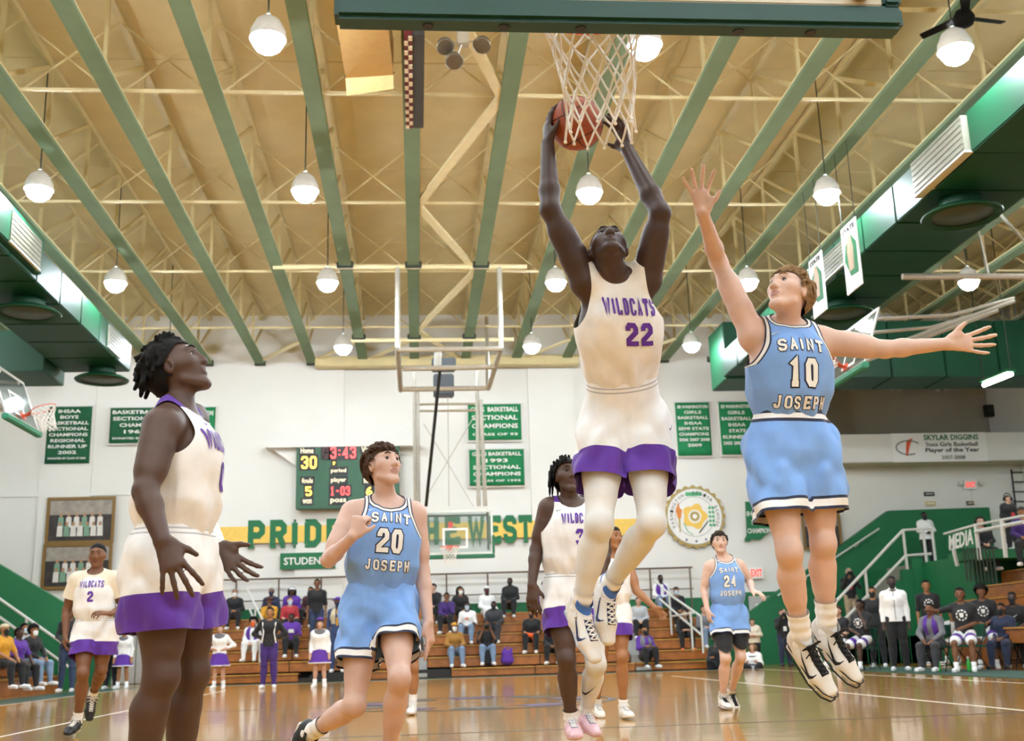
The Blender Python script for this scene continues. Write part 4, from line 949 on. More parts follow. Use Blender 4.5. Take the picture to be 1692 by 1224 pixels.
def split(V, F, g):
    """cut a mesh along g=0: returns (faces with g<=0, faces with g>0) sharing the extended vertex list"""
    F = faces(F); V = np.asarray(V, float); g = np.asarray(g, float); s0 = g <= 0; n0 = len(V); cut = {}; newv = []; A = []; B = []
    if len(F.q):
        c = s0[F.q].sum(1); qa = F.q[c == 4]; qb = F.q[c == 0]; mixed = F.q[(c > 0) & (c < 4)].tolist()
    else: qa = qb = F.q; mixed = []
    for f in F.odd:
        k = sum(bool(s0[i]) for i in f)
        if k == len(f): A.append(f)
        elif k == 0: B.append(f)
        else: mixed.append(f)
    for f in mixed:
        pa = []; pb = []; n = len(f)
        for x in range(n):
            i = f[x]; j = f[(x+1) % n]; (pa if s0[i] else pb).append(i)
            if s0[i] != s0[j]:
                key = (i, j) if i < j else (j, i); m = cut.get(key)
                if m is None:
                    t = g[i]/(g[i]-g[j]); m = cut[key] = n0+len(newv); newv.append(V[i]+(V[j]-V[i])*t)
                pa.append(m); pb.append(m)
        if len(pa) > 2: A.append(tuple(pa))
        if len(pb) > 2: B.append(tuple(pb))
    if newv: V = np.concatenate([V, np.array(newv)])
    return V, Fc(qa, A), Fc(qb, B)
def compact(V, F):
    F = faces(F); V = np.asarray(V); u = np.zeros(len(V), bool); u[F.q.ravel()] = True
    for f in F.odd: u[list(f)] = True
    m = np.cumsum(u)-1; return V[u], Fc(m[F.q] if len(F.q) else F.q, [tuple(int(m[i]) for i in f) for f in F.odd])
def cut_bands(V, F, gfun, levels):
    """split by gfun at rising levels -> list of (V,F) between levels; last is above the top level"""
    out = []; curV, curF = np.asarray(V), faces(F)
    for lv in levels:
        g = gfun(curV)-lv; NV, A, B = split(curV, curF, g)
        out.append(compact(NV, A)); curV, curF = compact(NV, B)
    out.append((curV, curF)); return out

# ------------------------------------------------------------------ skin and cloth colours
SKIN = {k: mat('skin_'+k, c, .45, var=.05, scale=14, sss=.04, spec=.45) for k, c in dict(deep='#46322A', dark='#523A2E', brown='#7C5238', tan='#A8754E', light='#CFA48C', fair='#DDB9A6', pale='#D9B5A4').items()}
LIPS = {k: mat('lips_'+k, c, .4, var=.03) for k, c in dict(deep='#43291F', dark='#523227', brown='#714536', tan='#98634C', light='#C48A75', fair='#BF8C7E', pale='#B98578').items()}
HAIRM = {k: mat('hair_'+k, c, .7, var=.25, scale=60, bump=.3, bscale=160, spec=.2) for k, c in dict(black='#0C0A09', brown='#4B3423', blond='#8A6C48', grey='#8E8A84', darkbrown='#2B1C13').items()}
EYEW = mat('eye_white', '#9A9088', .25, var=0); IRIS = mat('iris_brown', '#2A1A10', .2, var=0)
CW = dict(white='#F6F6F5', cream='#E8DCC4', black='#17171A', charcoal='#33343A', grey='#77787E', navy='#1F2A48', purple='#5A2A9A', dpurple='#3E2270', gold='#D89A22', mustard='#A8772E', jeans='#7F97B4', djeans='#2E3D5C', blue='#7FACEC', khaki='#B7A283', pink='#E8BFC6', red='#B5303A', orange='#F0641E', tights='#E4E3DF', maroon='#4A1A22', suit='#34456E', lgrey='#B9BBBE', brown='#5B3A28', sand='#D8C9A8', sky='#C9DCEB')
def cloth(k):
    return mat('cloth_'+k, CW[k], .75, var=.05, scale=10, bump=.15, bscale=220, sheen=.15, crease=.45 if k in ('white', 'blue', 'cream', 'purple') else (0 if k in ('tights', 'sand', 'lgrey') else .3))

# ------------------------------------------------------------------ the skeleton-driven figure
class Fig: pass
def headframe(face, tilt=0.0):
    f = unit(face); z = np.array([0, 0, 1.0]); s = unit(np.cross(f, z)); u = np.cross(s, f)    # s: image-right of the face's own right... side axis
    if tilt: s, u = s*math.cos(tilt)+u*math.sin(tilt), -s*math.sin(tilt)+u*math.cos(tilt)
    return s, f, u
def head_prims(c, fr, hs=1.0, fine=True):
    s, f, u = fr; c = V3(c)
    def W(x, y, z): return c+hs*(x*s+y*f+z*u)
    A = (s, f, u); h = hs
    p = [ell(W(0, -.012, .032), A, (.076*h, .098*h, .086*h), .02), ell(W(0, .012, -.01), A, (.066*h, .081*h, .085*h), .02),
         ecap(W(0, .02, -.01), W(0, .044, -.080), s, (.060*h, .061*h), (.033*h, .033*h), .02), cap(W(-.011, .064, -.100), W(.011, .064, -.100), .0155*h, k=.018)]
    if fine:
        for i in (-1, 1):
            p += [cap(W(i*.044, .052, -.008), W(i*.052, .03, -.005), .022*h, k=.02), cap(W(i*.050, .012, -.062), W(i*.020, .056, -.096), .0125*h, k=.022),
                  cap(W(i*.012, .088, .036), W(i*.043, .073, .036), .011*h, .009*h, k=.014), ell(W(i*.031, .093, .011), A, (.018*h, .014*h, .010*h), .010, True), cap(W(i*.018, .0835, .0190), W(i*.044, .0735, .0165), .0048*h, .0040*h, k=.004), cap(W(i*.020, .0815, .0010), W(i*.042, .0725, .0020), .0038*h, .0032*h, k=.005),
                  ell(W(i*.012, .096, -.030), A, (.0095*h, .012*h, .009*h), .008),
                  ell(W(i*.077, -.008, .0), (s*math.cos(.3)+i*f*math.sin(.3)*-1, f*math.cos(.3)+i*s*math.sin(.3), u), (.009*h, .021*h, .032*h), .008), ell(W(i*.083, -.004, .002), A, (.006*h, .011*h, .018*h), .005, True)]
        p += [cap(W(0, .085, .026), W(0, .1015, -.019), .0085*h, .0118*h, k=.014), cap(W(-.018, .081, -.0505), W(.018, .081, -.0505), .0065*h, k=.009), cap(W(0, .086, -.0495), W(0, .0865, -.0495), .006*h, k=.009),
              cap(W(-.014, .0805, -.064), W(.014, .0805, -.064), .0072*h, k=.009), ecap(W(-.017, .092, -.0575), W(.017, .092, -.0575), u, (.0028*h, .009*h), (.0028*h, .009*h), .003)]
        p[-1].neg = True
    else:
        p += [cap(W(0, .086, .02), W(0, .108, -.022), .010*h, .015*h, k=.012), cap(W(-.02, .084, -.056), W(.02, .084, -.056), .011*h, k=.01)]
        for i in (-1, 1): p += [ell(W(i*.078, -.008, .0), A, (.011*h, .021*h, .032*h), .008), cap(W(i*.012, .085, .036), W(i*.043, .072, .036), .011*h, k=.012)]
    return p
def hand_prims(w, d, nrm, thumb_side, curl=.25, spread=.12, s=1.0, tcurl=.3, curls=None, k=.008):
    """w wrist, d pointing direction, nrm palm normal, thumb_side unit vector"""
    w = V3(w); d = unit(d); n = V3(nrm); n = unit(n-d*(n@d)); t = unit(np.cross(n, d)); t = t if t@V3(thumb_side) > 0 else -t
    p = [ecap(w+d*.005*s, w+d*.088*s, t, (.027*s, .019*s), (.041*s, .0145*s), .014), cap(w+d*.018*s+t*.026*s+n*.006*s, w+d*.058*s+t*.036*s+n*.008*s, .0165*s, .0125*s, k=.012)]
    tips = []
    Ls = [(.044, .027, .022), (.049, .030, .023), (.046, .028, .022), (.036, .022, .020)]
    for i in range(4):
        off = (.031, .0105, -.0105, -.031)[i]; base = w+d*(.090, .096, .092, .084)[i]*s+t*off*s; a = (1.2, .4, -.45, -1.3)[i]*spread
        dd = unit(d*math.cos(a)+t*math.sin(a)); cu = curls[i] if curls else curl*(1+.12*i)
        q = base; r0 = (.0096, .0099, .0094, .0084)[i]*s; ang = cu*.8
        for j in range(3):
            v = dd*math.cos(ang)+n*math.sin(ang); e = q+v*Ls[i][j]*s; p.append(cap(q, e, r0*(1-.06*j), r0*(.94-.07*j), k=k*.75)); q = e; ang += cu*1.0+.05
        tips.append(q)
    b = w+d*.028*s+t*.034*s+n*.006*s; v = unit(d*.75+t*.75*(1-tcurl)+n*(.25+.5*tcurl)); e = b+v*.040*s; p.append(cap(b, e, .0125*s, .0105*s, k=k))
    v2 = unit(v+d*.25+n*.3*tcurl-t*.2*tcurl); p.append(cap(e, e+v2*.030*s, .0104*s, .0085*s, k=k*.75)); tips.append(e+v2*.030*s)
    return p, tips
def torso_frame(J):
    P, N = J['pelvis'], J['neck']; u = unit(N-P); s = J['shL']-J['shR']; s = unit(s-u*(s@u)); return s, u, np.cross(s, u), np.linalg.norm(N-P)
def torso_prims(J, inf=0.0, b=1.0, k=.05):
    s, u, f, T = torso_frame(J); P = J['pelvis']
    def W(x, y, z): return P+s*x+f*y+u*z
    i = inf
    return [ecap(W(0, 0, -.03), W(0, .005, .12*T/.55), s, (.156*b+i, .112*b+i), (.132*b+i, .093*b+i), k),
            ecap(W(0, .005, .12), W(0, .01, T*.62), s, (.126*b+i, .090*b+i), (.165*b+i, .116*b+i), k),
            ecap(W(0, .01, T*.60), W(0, -.005, T*.80), s, (.168*b+i, .118*b+i), (.150*b+i, .095*b+i), k),
            cap(W(-.08*b, .075*b, T*.70), W(.08*b, .075*b, T*.70), .045*b+i, k=k),
            cap(W(0, -.02, T*.88), J['shR']*.86+W(0, -.01, T*.86)*.14, .058*b+i, .050*b+i, k=k*.8), cap(W(0, -.02, T*.88), J['shL']*.86+W(0, -.01, T*.86)*.14, .058*b+i, .050*b+i, k=k*.8),
            cap(W(-.045, -.025, T*.97), J['shR']*.75+W(0, 0, T*.9)*.25+u*.02, .035*b+i, .032*b+i, k=k*.8), cap(W(.045, -.025, T*.97), J['shL']*.75+W(0, 0, T*.9)*.25+u*.02, .035*b+i, .032*b+i, k=k*.8),
            cap(W(0, -.015, T*.80)+0*u, J['shR']+u*-.02, .075*b+i, .055*b+i, k=k), cap(W(0, -.015, T*.80), J['shL']+u*-.02, .075*b+i, .055*b+i, k=k)]
def arm_prims(sh, el, wr, b=1.0, inf=0.0, flex=None, k=.02):
    sh, el, wr = V3(sh), V3(el), V3(wr); d = unit(el-sh); e = unit(wr-el); i = inf
    bend = unit(e-d*(e@d)) if np.linalg.norm(np.cross(d, e)) > .05 else frame_of(d)[1]
    p = [cap(sh, sh*.7+el*.3, .058*b+i, .052*b+i, k=.035), cap(sh*.6+el*.4+bend*.008, sh*.35+el*.65+bend*.008, .047*b+i, .044*b+i, k=.03), cap(sh*.75+el*.25-bend*.008, sh*.3+el*.7-bend*.008, .045*b+i, .040*b+i, k=.03),
         cap(sh*.45+el*.55, el, .044*b+i, .0385*b+i, k=.03), cap(el, el*.72+wr*.28, .0385*b+i, .0390*b+i, k=.02), cap(el*.72+wr*.28, wr, .0390*b+i, .0265*b+i, k=.02)]
    return p
def leg_prims(hp, kn, an, fwd, b=1.0, inf=0.0):
    hp, kn, an = V3(hp), V3(kn), V3(an); i = inf; d = unit(kn-hp); e = unit(an-kn); fw = V3(fwd); ft = unit(fw-d*(fw@d)); fs = unit(fw-e*(fw@e))
    return [cap(hp, hp*.5+kn*.5, .092*b+i, .076*b+i, k=.03), cap(hp*.6+kn*.4+ft*.014, hp*.3+kn*.7+ft*.014, .070*b+i, .058*b+i, k=.03), cap(hp*.5+kn*.5, kn, .073*b+i, .053*b+i, k=.03),
            ell(kn+ft*.018, (fs, unit(e-fs*(e@fs)), unit(np.cross(fs, e))), (.035*b+i, .046*b+i, .039*b+i), .03), cap(kn, kn*.7+an*.3-fs*.014, .050*b+i, .054*b+i, k=.03),
            cap(kn*.72+an*.28-fs*.016, kn*.5+an*.5-fs*.010, .056*b+i, .047*b+i, k=.03), cap(kn*.55+an*.45-fs*.005, an, .046*b+i, .033*b+i, k=.03)]
def eyes(parent, c, fr, hs=1.0, look=None):
    s, f, u = fr; c = V3(c)
    for i in (-1, 1):
        e = c+hs*(i*.031*s+.0735*f+.0100*u); r = .0118*hs
        o = MB().sphere((0, 0, 0), r, 14, 10); g = unit(look) if look is not None else f
        m = [1 if (unit(np.mean([o.V[k] for k in fc], 0))@g) > .72 else 0 for fc in o.F]
        mesh_obj('eye', [e+V3(v) for v in o.V], o.F, [EYEW, IRIS], parent, True, m)
def brows(parent, c, fr, hs, hm):
    s, f, u = fr; c = V3(c)
    for i in (-1, 1):
        pts = [c+hs*(i*x*s+y*f+z*u) for x, y, z in ((.013, .0980, .034), (.03, .0935, .041), (.048, .0765, .036))]
        MB().tube(pts, [.0030*hs, .0038*hs, .0018*hs], 6).build('eyebrow', hm, parent, True)
        MB().tube([c+hs*(i*x*s+y*f+z*u) for x, y, z in ((.019, .0830, .0150), (.026, .0860, .0175), (.035, .0845, .0175), (.044, .0765, .0140))], [.0012*hs, .0017*hs, .0017*hs, .001*hs], 6).build('eyelash', HAIRM['black'], parent, True)
def hair_mesh(parent, c, fr, hs, style, hm, seed=0, vox=.006):
    s, f, u = fr; c = V3(c); rnd = random.Random(seed); A = (s, f, u)
    def W(x, y, z): return c+hs*(x*s+y*f+z*u)
    p = []; clip = None
    base = {'fade': .004, 'short': .010, 'buzz': .003, 'twists': .008, 'locks': .012, 'wavy': .007, 'mop': .009, 'afro': .045, 'long': .015}[style]
    p.append(ell(W(0, -.016, .036), A, ((.076+base)*hs, (.096+base)*hs, (.086+base)*hs), .01))
    if style in ('short', 'wavy', 'mop', 'long', 'locks', 'twists'): p.append(ell(W(0, -.045, -.005), A, ((.070+base)*hs, (.062+base)*hs, (.075+base)*hs), .02))
    def scalp(th, ph, off):     # th around, ph from top
        x = (.076+off)*math.sin(ph)*math.sin(th); y = (.096+off)*math.sin(ph)*math.cos(th)-.016; z = (.086+off)*math.cos(ph)+.036; return x, y, z
    n = {'twists': 150, 'locks': 46, 'wavy': 260, 'mop': 230, 'short': 60, 'afro': 70, 'long': 40}.get(style, 0)
    for _ in range(n):
        th = rnd.uniform(-math.pi, math.pi); ph = math.acos(rnd.uniform(-.25, 1))
        front = math.cos(th) > .3
        if front and ph > 1.05: continue
        x, y, z = scalp(th, ph, base*.8); o = unit(np.array([x, y+.016, z-.036]))
        if style == 'twists':
            tip = np.array([x, y, z])+o*.010+np.array([0, -.020 if not front else .006, -.024 if ph > .7 else .002])+np.array([rnd.uniform(-.01, .01) for _ in range(3)]); p.append(cap(W(x, y, z), W(*tip), .0105*hs, .0075*hs, k=.003))
        elif style == 'locks':
            if ph < .6: ph2 = 1.2
            drop = rnd.uniform(.05, .13) if not front else rnd.uniform(.02, .05); m = np.array([x, y, z])+o*.02; tip = m+np.array([o[0]*.02, o[1]*.01-.005, -drop])
            p.append(cap(W(x, y, z), W(*m), .010*hs, .009*hs, k=.004)); p.append(cap(W(*m), W(*tip), .009*hs, .006*hs, k=.003))
        elif style in ('wavy', 'mop', 'short'):
            if abs(x) > .058 and z < .03 and style != 'short' and y > -.06: continue
            tg = np.array([rnd.uniform(-.6, .6), (.9 if math.cos(th) > -.1 else -.25), -.9 if ph > .9 else .05]); tg = unit(tg-o*(tg@o)); l = {'wavy': .026, 'mop': .028, 'short': .02}[style]; lf = {'wavy': .008, 'mop': .013, 'short': .003}[style]
            q0 = np.array([x, y, z]); q1 = q0+tg*l+o*lf; q2 = q1+tg*l*.8-o*.004+np.array([rnd.uniform(-.008, .008), 0, -.008]); p.append(cap(W(*q0), W(*q1), .0065*hs, .0055*hs, k=.004)); p.append(cap(W(*q1), W(*q2), .0055*hs, .0032*hs, k=.003))
        elif style == 'afro': p.append(cap(W(x, y, z), W(x+o[0]*.012, y+o[1]*.012, z+o[2]*.012), .014*hs, k=.006))
        elif style == 'long':
            if math.cos(th) > .2: continue
            p.append(cap(W(x, y, z), W(x*1.25, y-.02, z-.02), .016*hs, .02*hs, k=.01)); p.append(cap(W(x*1.25, y-.02, z-.02), W(x*1.5, y-.01, -.22), .022*hs, .012*hs, k=.012))
    V, F = surface(p, vox)
    L = (V-c)/hs; x = L@s; y = L@f; z = L@u
    hl = {'fade': .055, 'buzz': .06, 'short': .07, 'twists': .066, 'locks': .074, 'wavy': .062, 'mop': .056, 'afro': .07, 'long': .072}[style]
    # hairline: forehead, temples, nape
    back = {'fade': -.005, 'buzz': -.04, 'short': -.055, 'twists': -.07, 'locks': -.14, 'wavy': -.06, 'mop': -.065, 'afro': -.06, 'long': -.3}[style]
    lim = np.where(y > .055, hl, np.where(y > -.02, hl-(.055-y)/.075*(hl-.012), np.maximum(back, .012+(y+.02)/.035*(.012-back))))
    off = np.sqrt((x/.076)**2+((y+.016)/.096)**2+((z-.036)/.086)**2)
    keep = (off-1)*.085 > base+.008; lim = np.where(keep & (z > -.03), -9.0, lim)
    V2, A_, B_ = split(V, F, lim-z); V2, A_ = compact(V2, A_)
    return mesh_obj('hair', V2, A_, hm, parent, True)
def figure(label, J, face, skin='brown', hair=('short', 'black'), vox=.0085, b=1.0, hs=1.0, hands=None, fine=True, cat='person', tilt=0, group=None, look=None, base=None, legb=1.0, armb=1.0):
    """root + one continuous body mesh. J: world joints"""
    J = {k: V3(v) for k, v in J.items()}
    loc = base if base is not None else (J['pelvis'][0], J['pelvis'][1], min(J['anR'][2], J['anL'][2])-.08)
    t = thing('person', label, cat, loc, group)
    s, u, f, T = torso_frame(J); fr = headframe(face, tilt); hc = J['head']
    pr = torso_prims(J, 0, b)
    hb = hc+hs*(-.022*fr[1]-.055*fr[2])
    pr += [cap(J['neck']-u*.03, hb, .057*b, .051*hs, k=.03)]
    for S in 'RL':
        pr += arm_prims(J['sh'+S], J['el'+S], J['wr'+S], b*armb)
        pr += leg_prims(J['hp'+S], J['kn'+S], J['an'+S], J.get('fwd'+S, f), b*legb)
        a = J['an'+S]; tv = unit(J['toe'+S]-a); e_ = unit(J['kn'+S]-a); uv = unit(e_-tv*(e_@tv)); pr += [cap(a, a-uv*.02, .033, .032, k=.02), cap(a-uv*.03, a+tv*.14-uv*.05, .03, .018, k=.02)]
    tips = {}
    for S in 'RL':
        h = (hands or {}).get(S)
        if h: hp, tp = hand_prims(J['wr'+S], s=hs*1.03, **h); pr += hp; tips[S] = tp
        else:
            d = unit(J['wr'+S]-J['el'+S]); pr += hand_prims(J['wr'+S], d, frame_of(d)[1], f, .35)[0] if fine else [ecap(J['wr'+S], J['wr'+S]+d*.13, f, (.03, .035), (.02, .025), .02)]
    pr += head_prims(hc, fr, hs, fine)
    V, F = surface(pr, vox); V = relax(V, F, 1, .35)
    L = (V-hc)/hs; x = L@fr[0]; y = L@fr[1]; z = L@fr[2]
    fc = np.asarray(F); mx = x[fc].mean(1); my = y[fc].mean(1); mz = z[fc].mean(1)
    lip = ((mx/.0235)**2+((mz+.0575)/.0135)**2 < 1) & (my > .07)
    m = [SKIN[skin], LIPS[skin]]; body = mesh_obj('body', V, F, m, t, True, lip.astype(int))
    if fine: eyes(body, hc, fr, hs, look); brows(body, hc, fr, hs, HAIRM[hair[1]] if hair else HAIRM['black'])
    if hair: hair_mesh(t, hc, fr, hs, hair[0], HAIRM[hair[1]], hash(label) % 97 if False else len(label), vox if fine else .011)
    G = Fig(); G.t = t; G.J = J; G.s, G.u, G.f, G.T = s, u, f, T; G.body = body; G.fr = fr; G.b = b; G.hs = hs; G.vox = vox; G.tips = tips; G.legb = legb
    return G

# ------------------------------------------------------------------ basketball kit
def jersey(G, main, trim=None, arm_top=.115, arm_bot=.2, neck=(.088, .10, .115), hem_u=.02, wt=None, blouse=.03, fa=1.0, shoulder_col=None, vox=.0085, seed=1, trimcols=None, pit=.6, sleeves=None):
    J, s, u, f, T, b = G.J, G.s, G.u, G.f, G.T, G.b; P = J['pelvis']
    rs = np.random.RandomState(seed); ph = rs.uniform(0, 6, 6)
    def fold(p, q, w):
        a = np.arctan2(q, p); lo = np.clip(1.1-w/T, 0, 1)
        return fa*-.007*lo*np.sin(a*6+3*np.sin(w*7+ph[0])+ph[1])-fa*.0045*np.sin(w*24+4*np.sin(a*2+ph[2])+p*18)*lo-fa*.0028*np.sin(a*13+w*9+ph[3])
    wt = hem_u+.03 if wt is None else wt
    pr = torso_prims(J, .012, b, .03)[1:]
    pr += [ecap(P+u*(hem_u-.02), P+u*(wt+.01), s, (.142*b, .104*b), (.146*b, .107*b), .015), ecap(P+u*(wt+.01), P+u*(wt+.085), s, (.146*b, .107*b), (.152*b+blouse, .114*b+blouse), .02, fold), ecap(P+u*(wt+.08)+f*.004, P+u*T*.66+f*.008, s, (.152*b+blouse, .114*b+blouse), (.170*b+.014, .122*b+.013), .04, fold),
           ell(P+u*T*.55+f*.02, (s, f, u), (.178*b+.008, .128*b+.008, .17), .04)]
    for S in 'RL': pr.append(cap(J['sh'+S], J['sh'+S]*.8+J['el'+S]*.2, .058*b+.012, .05*b+.012, k=.03))
    V, F = surface(pr, vox, .01); V = relax(V, F, 1, .4)
    sy_t = T*.97; sy_b = T*pit
    def loc(V): d = V-P; return d@s, d@f, d@u
    nb = P+u*(T*.99)+f*.02
    def gneck(V):
        d = V-nb; x = d@s; y = d@f; z = d@u; r = np.sqrt((x/neck[0])**2+(np.where(y > 0, y/neck[1], y/.075))**2+(z/neck[2])**2)
        return (1-r)*.09
    def garm(V):
        x, y, z = loc(V); w = np.clip((sy_t-z)/(sy_t-sy_b), 0, 1.25); lim = arm_top+(arm_bot-arm_top)*np.clip(w, 0, 1)**2.2+np.maximum(w-1, 0)*.8
        return np.abs(x)-lim
    def gbot(V): return hem_u-loc(V)[2]
    part = []
    V, A, _ = split(V, F, gbot(V)); V, A = compact(V, A)
    tc = trimcols or []
    if not sleeves:
        lv = [-x for x in sorted([c[0] for c in tc], reverse=True)]+[0.0]
        for g in (garm, gneck):
            bands = cut_bands(V, A, g, lv); V, A = bands[0]
            for i, (bv, bf) in enumerate(bands[1:-1]):
                if len(bf): part.append((bv, bf, tc[::-1][i][1] if False else sorted(tc, key=lambda c: -c[0])[i][1]))
    else:
        bands = cut_bands(V, A, gneck, [0.0]); V, A = bands[0]
    if shoulder_col:
        sh = cut_bands(V, A, lambda q: (q-P)@u-(T*.925)-.012*np.sign(((q-P)@f)), [0.0]); (V, A) = sh[0]
        if len(sh[1][1]): part.append((sh[1][0], sh[1][1], shoulder_col))
    o = mesh_obj('jersey', V, A, main, G.t, True)
    for bv, bf, m in part:
        for sg in (-1, 1):
            sel = [x for x in bf if sg*float(np.mean([(bv[i]-P)@s for i in x])) > 0]
            if sel: v2, f2 = compact(bv, sel); mesh_obj('trim', v2, f2, m, o, True)
    G.jersey = o; G.jV = V; G.jF = A
    G.bvh = BVHTree.FromPolygons(V.tolist(), list(A))
    return o
def on_chest(G, lift=.0025, arch=0.0, skew=0.0, yaw=0.0, origin_u=0.0, origin_s=0.0):
    d0 = G.f*math.cos(yaw)+G.s*math.sin(yaw); sd = G.s*math.cos(yaw)-G.f*math.sin(yaw)
    def fn(uu, vv):
        p = G.J['pelvis']+sd*(uu+origin_s)+G.u*(vv+origin_u+arch*uu*uu+skew*uu)+d0*.6
        h = G.bvh.ray_cast(Vector(p), Vector(-d0), 1.2)
        if h[0] is None: return None
        n = V3(h[1]); n = n if n@d0 > 0 else -n
        return V3(h[0])+n*lift
    return fn
def chest_word(G, txt, h, w, gap, t, m, outline=None, name='letter', **kw):
    pos = []; x = 0
    for ch in txt:
        ww = w*(.5 if ch == 'I' else (1.35 if ch in 'WM' else 1.0)); pos.append((ch, x+ww/2)); x += ww+gap
    W = x-gap
    for ch, cx in pos:
        q, _ = word_quads(ch, h, w, gap, t); q = [[p+np.array([cx-W/2, 0]) for p in qd] for qd in q]
        if outline:
            ow, om = outline; big = []
            for qd in q:
                c = np.mean(qd, 0); ax = unit(qd[3]-qd[0]); ay = np.array([-ax[1], ax[0]])
                big.append([p+ax*np.sign((p-c)@ax)*ow+ay*np.sign((p-c)@ay)*ow for p in qd])
            print_on('letter_outline', big, on_chest(G, .002, **kw), om, G.jersey)
        print_on(name, q, on_chest(G, .0042, **kw), m, G.jersey)
def swoosh_quads(l):
    top = [(0, .33), (.04, .16), (.12, .08), (.25, .07), (.5, .16), (.75, .28), (1, .42)]; bot = [(0, .33), (-.01, .1), (.06, -.03), (.2, -.06), (.45, .06), (.72, .22), (1, .42)]
    return [[np.array(bot[i])*l, np.array(bot[i+1])*l, np.array(top[i+1])*l, np.array(top[i])*l] for i in range(6)]
def shorts(G, main, hem=.62, rhem=.112, waist=.05, bands=(), wb=None, slit=None, vox=.0085, seed=2, puff=.018, hems=None):
    """bands: list of (distance from hem, material); wb: list of (height, material) for the waistband from top"""
    J, s, u, f, T, b = G.J, G.s, G.u, G.f, G.T, G.b; P = J['pelvis']; rs = np.random.RandomState(seed); ph = rs.uniform(0, 6, 6)
    def fold(p, q, w):
        a = np.arctan2(q, p); return -.015*np.sin(a*4+2.6*np.sin(w*8+ph[0])+ph[1])*np.clip(w*3+.35, 0, 1)-.008*np.sin(w*24+3*np.sin(a*2+ph[2])+a*2)-.0035*np.sin(a*9+w*18+ph[3])
    pr = [ecap(P+u*(waist-.03), P-u*.06, s, (.158*b, .121*b), (.172*b+puff, .130*b+puff), .04), ecap(P+u*(waist+.03), P+u*(waist-.05), s, (.154*b, .117*b), (.156*b, .119*b), .02)]
    axes = {}
    for S in 'RL':
        hp, kn = J['hp'+S], J['kn'+S]; d = kn-hp; L = np.linalg.norm(d); d = d/L; hm = (hems or {}).get(S, hem)*L; sg = 1 if S == 'L' else -1
        c = hp+s*sg*.004; axes[S] = (c, d, hm)
        pr += [ecap(c-d*.04, c+d*hm*.5, s, (.098*b+puff, .110*b+puff), (rhem*.98, rhem*1.06), .035, fold), ecap(c+d*hm*.45, c+d*(hm+.10), s, (rhem*.98, rhem*1.06), (rhem*1.04, rhem*1.12), .012, fold)]
    V, F = surface(pr, vox, .012); V = relax(V, F, 1, .4)
    V, A, _ = split(V, F, ((V-P)@u)-(waist+.022)); V, A = compact(V, A)
    def ghem(Q):
        out = np.full(len(Q), -9.0); side = (Q-P)@s
        cR, dR, hR = axes['R']; cL, dL, hL = axes['L']
        gR = (Q-cR)@dR-hR; gL = (Q-cL)@dL-hL
        eR = np.linalg.norm(Q-cR-np.outer((Q-cR)@dR, dR), axis=1); eL = np.linalg.norm(Q-cL-np.outer((Q-cL)@dL, dL), axis=1)
        return np.where(eR < eL, gR, gL)
    lv = [-x for x in sorted([c[0] for c in bands], reverse=True)]+[0.0]; ms = [c[1] for c in sorted(bands, key=lambda c: -c[0])]
    bd = cut_bands(V, A, ghem, lv); V, A = bd[0]; parts = [(v, fc, m) for (v, fc), m in zip(bd[1:-1], ms)]
    wparts = []
    if wb:
        top = waist+.022; hh = [top-sum(x[0] for x in wb[:i+1]) for i in range(len(wb))]
        wbands = cut_bands(V, A, lambda q: (q-P)@u, sorted(hh)); V, A = wbands[0]
        for (v, fc), (_, m) in zip(wbands[1:], wb[::-1]): wparts.append((v, fc, m))
    o = mesh_obj('shorts', V, A, main, G.t, True)
    for v, fc, m in parts:
        for sg in (-1, 1):
            sel = [x for x in fc if sg*float(np.mean([(v[i]-P)@s for i in x])) > 0]
            if sel: v2, f2 = compact(v, sel); mesh_obj('hem_band', v2, f2, m, o, True)
    for v, fc, m in wparts:
        if len(fc): mesh_obj('waistband', v, fc, m, o, True)
    G.shorts = o; return o
def legwear(G, S, m, a=.3, bnd=1.0, name='tights', inf=.005, vox=None):
    """tight sleeve along a leg from fraction a of the thigh to fraction bnd of the shin"""
    J = G.J; hp, kn, an = J['hp'+S], J['kn'+S], J['an'+S]
    V, F = surface(leg_prims(hp, kn, an, J.get('fwd'+S, G.f), G.b*G.legb, inf), vox or G.vox); V = relax(V, F, 1, .35)
    d1 = unit(kn-hp); d2 = unit(an-kn); L1 = np.linalg.norm(kn-hp); L2 = np.linalg.norm(an-kn)
    V, A, _ = split(V, F, a*L1-(V-hp)@d1); V, A = compact(V, A)
    V, A, _ = split(V, A, (V-kn)@d2-bnd*L2); V, A = compact(V, A)
    return mesh_obj(name, V, A, m, G.t, True)
def sock(G, S, m, top=.12, name='sock'):
    J = G.J; an, kn = J['an'+S], J['kn'+S]; e = unit(kn-an)
    pr = [cap(an-e*.05, an+e*(top+.03), .041, .046, k=.01)]
    def fold(p, q, w): return -.002*np.sin(w*140)
    V, F = surface([ecap(an-e*.06, an+e*(top+.04), G.s, (.041, .041), (.047, .047), .01, fold)], .007)
    V, A, _ = split(V, F, (V-an)@e-top); V, A = compact(V, A)
    return mesh_obj(name, V, A, m, G.t, True)
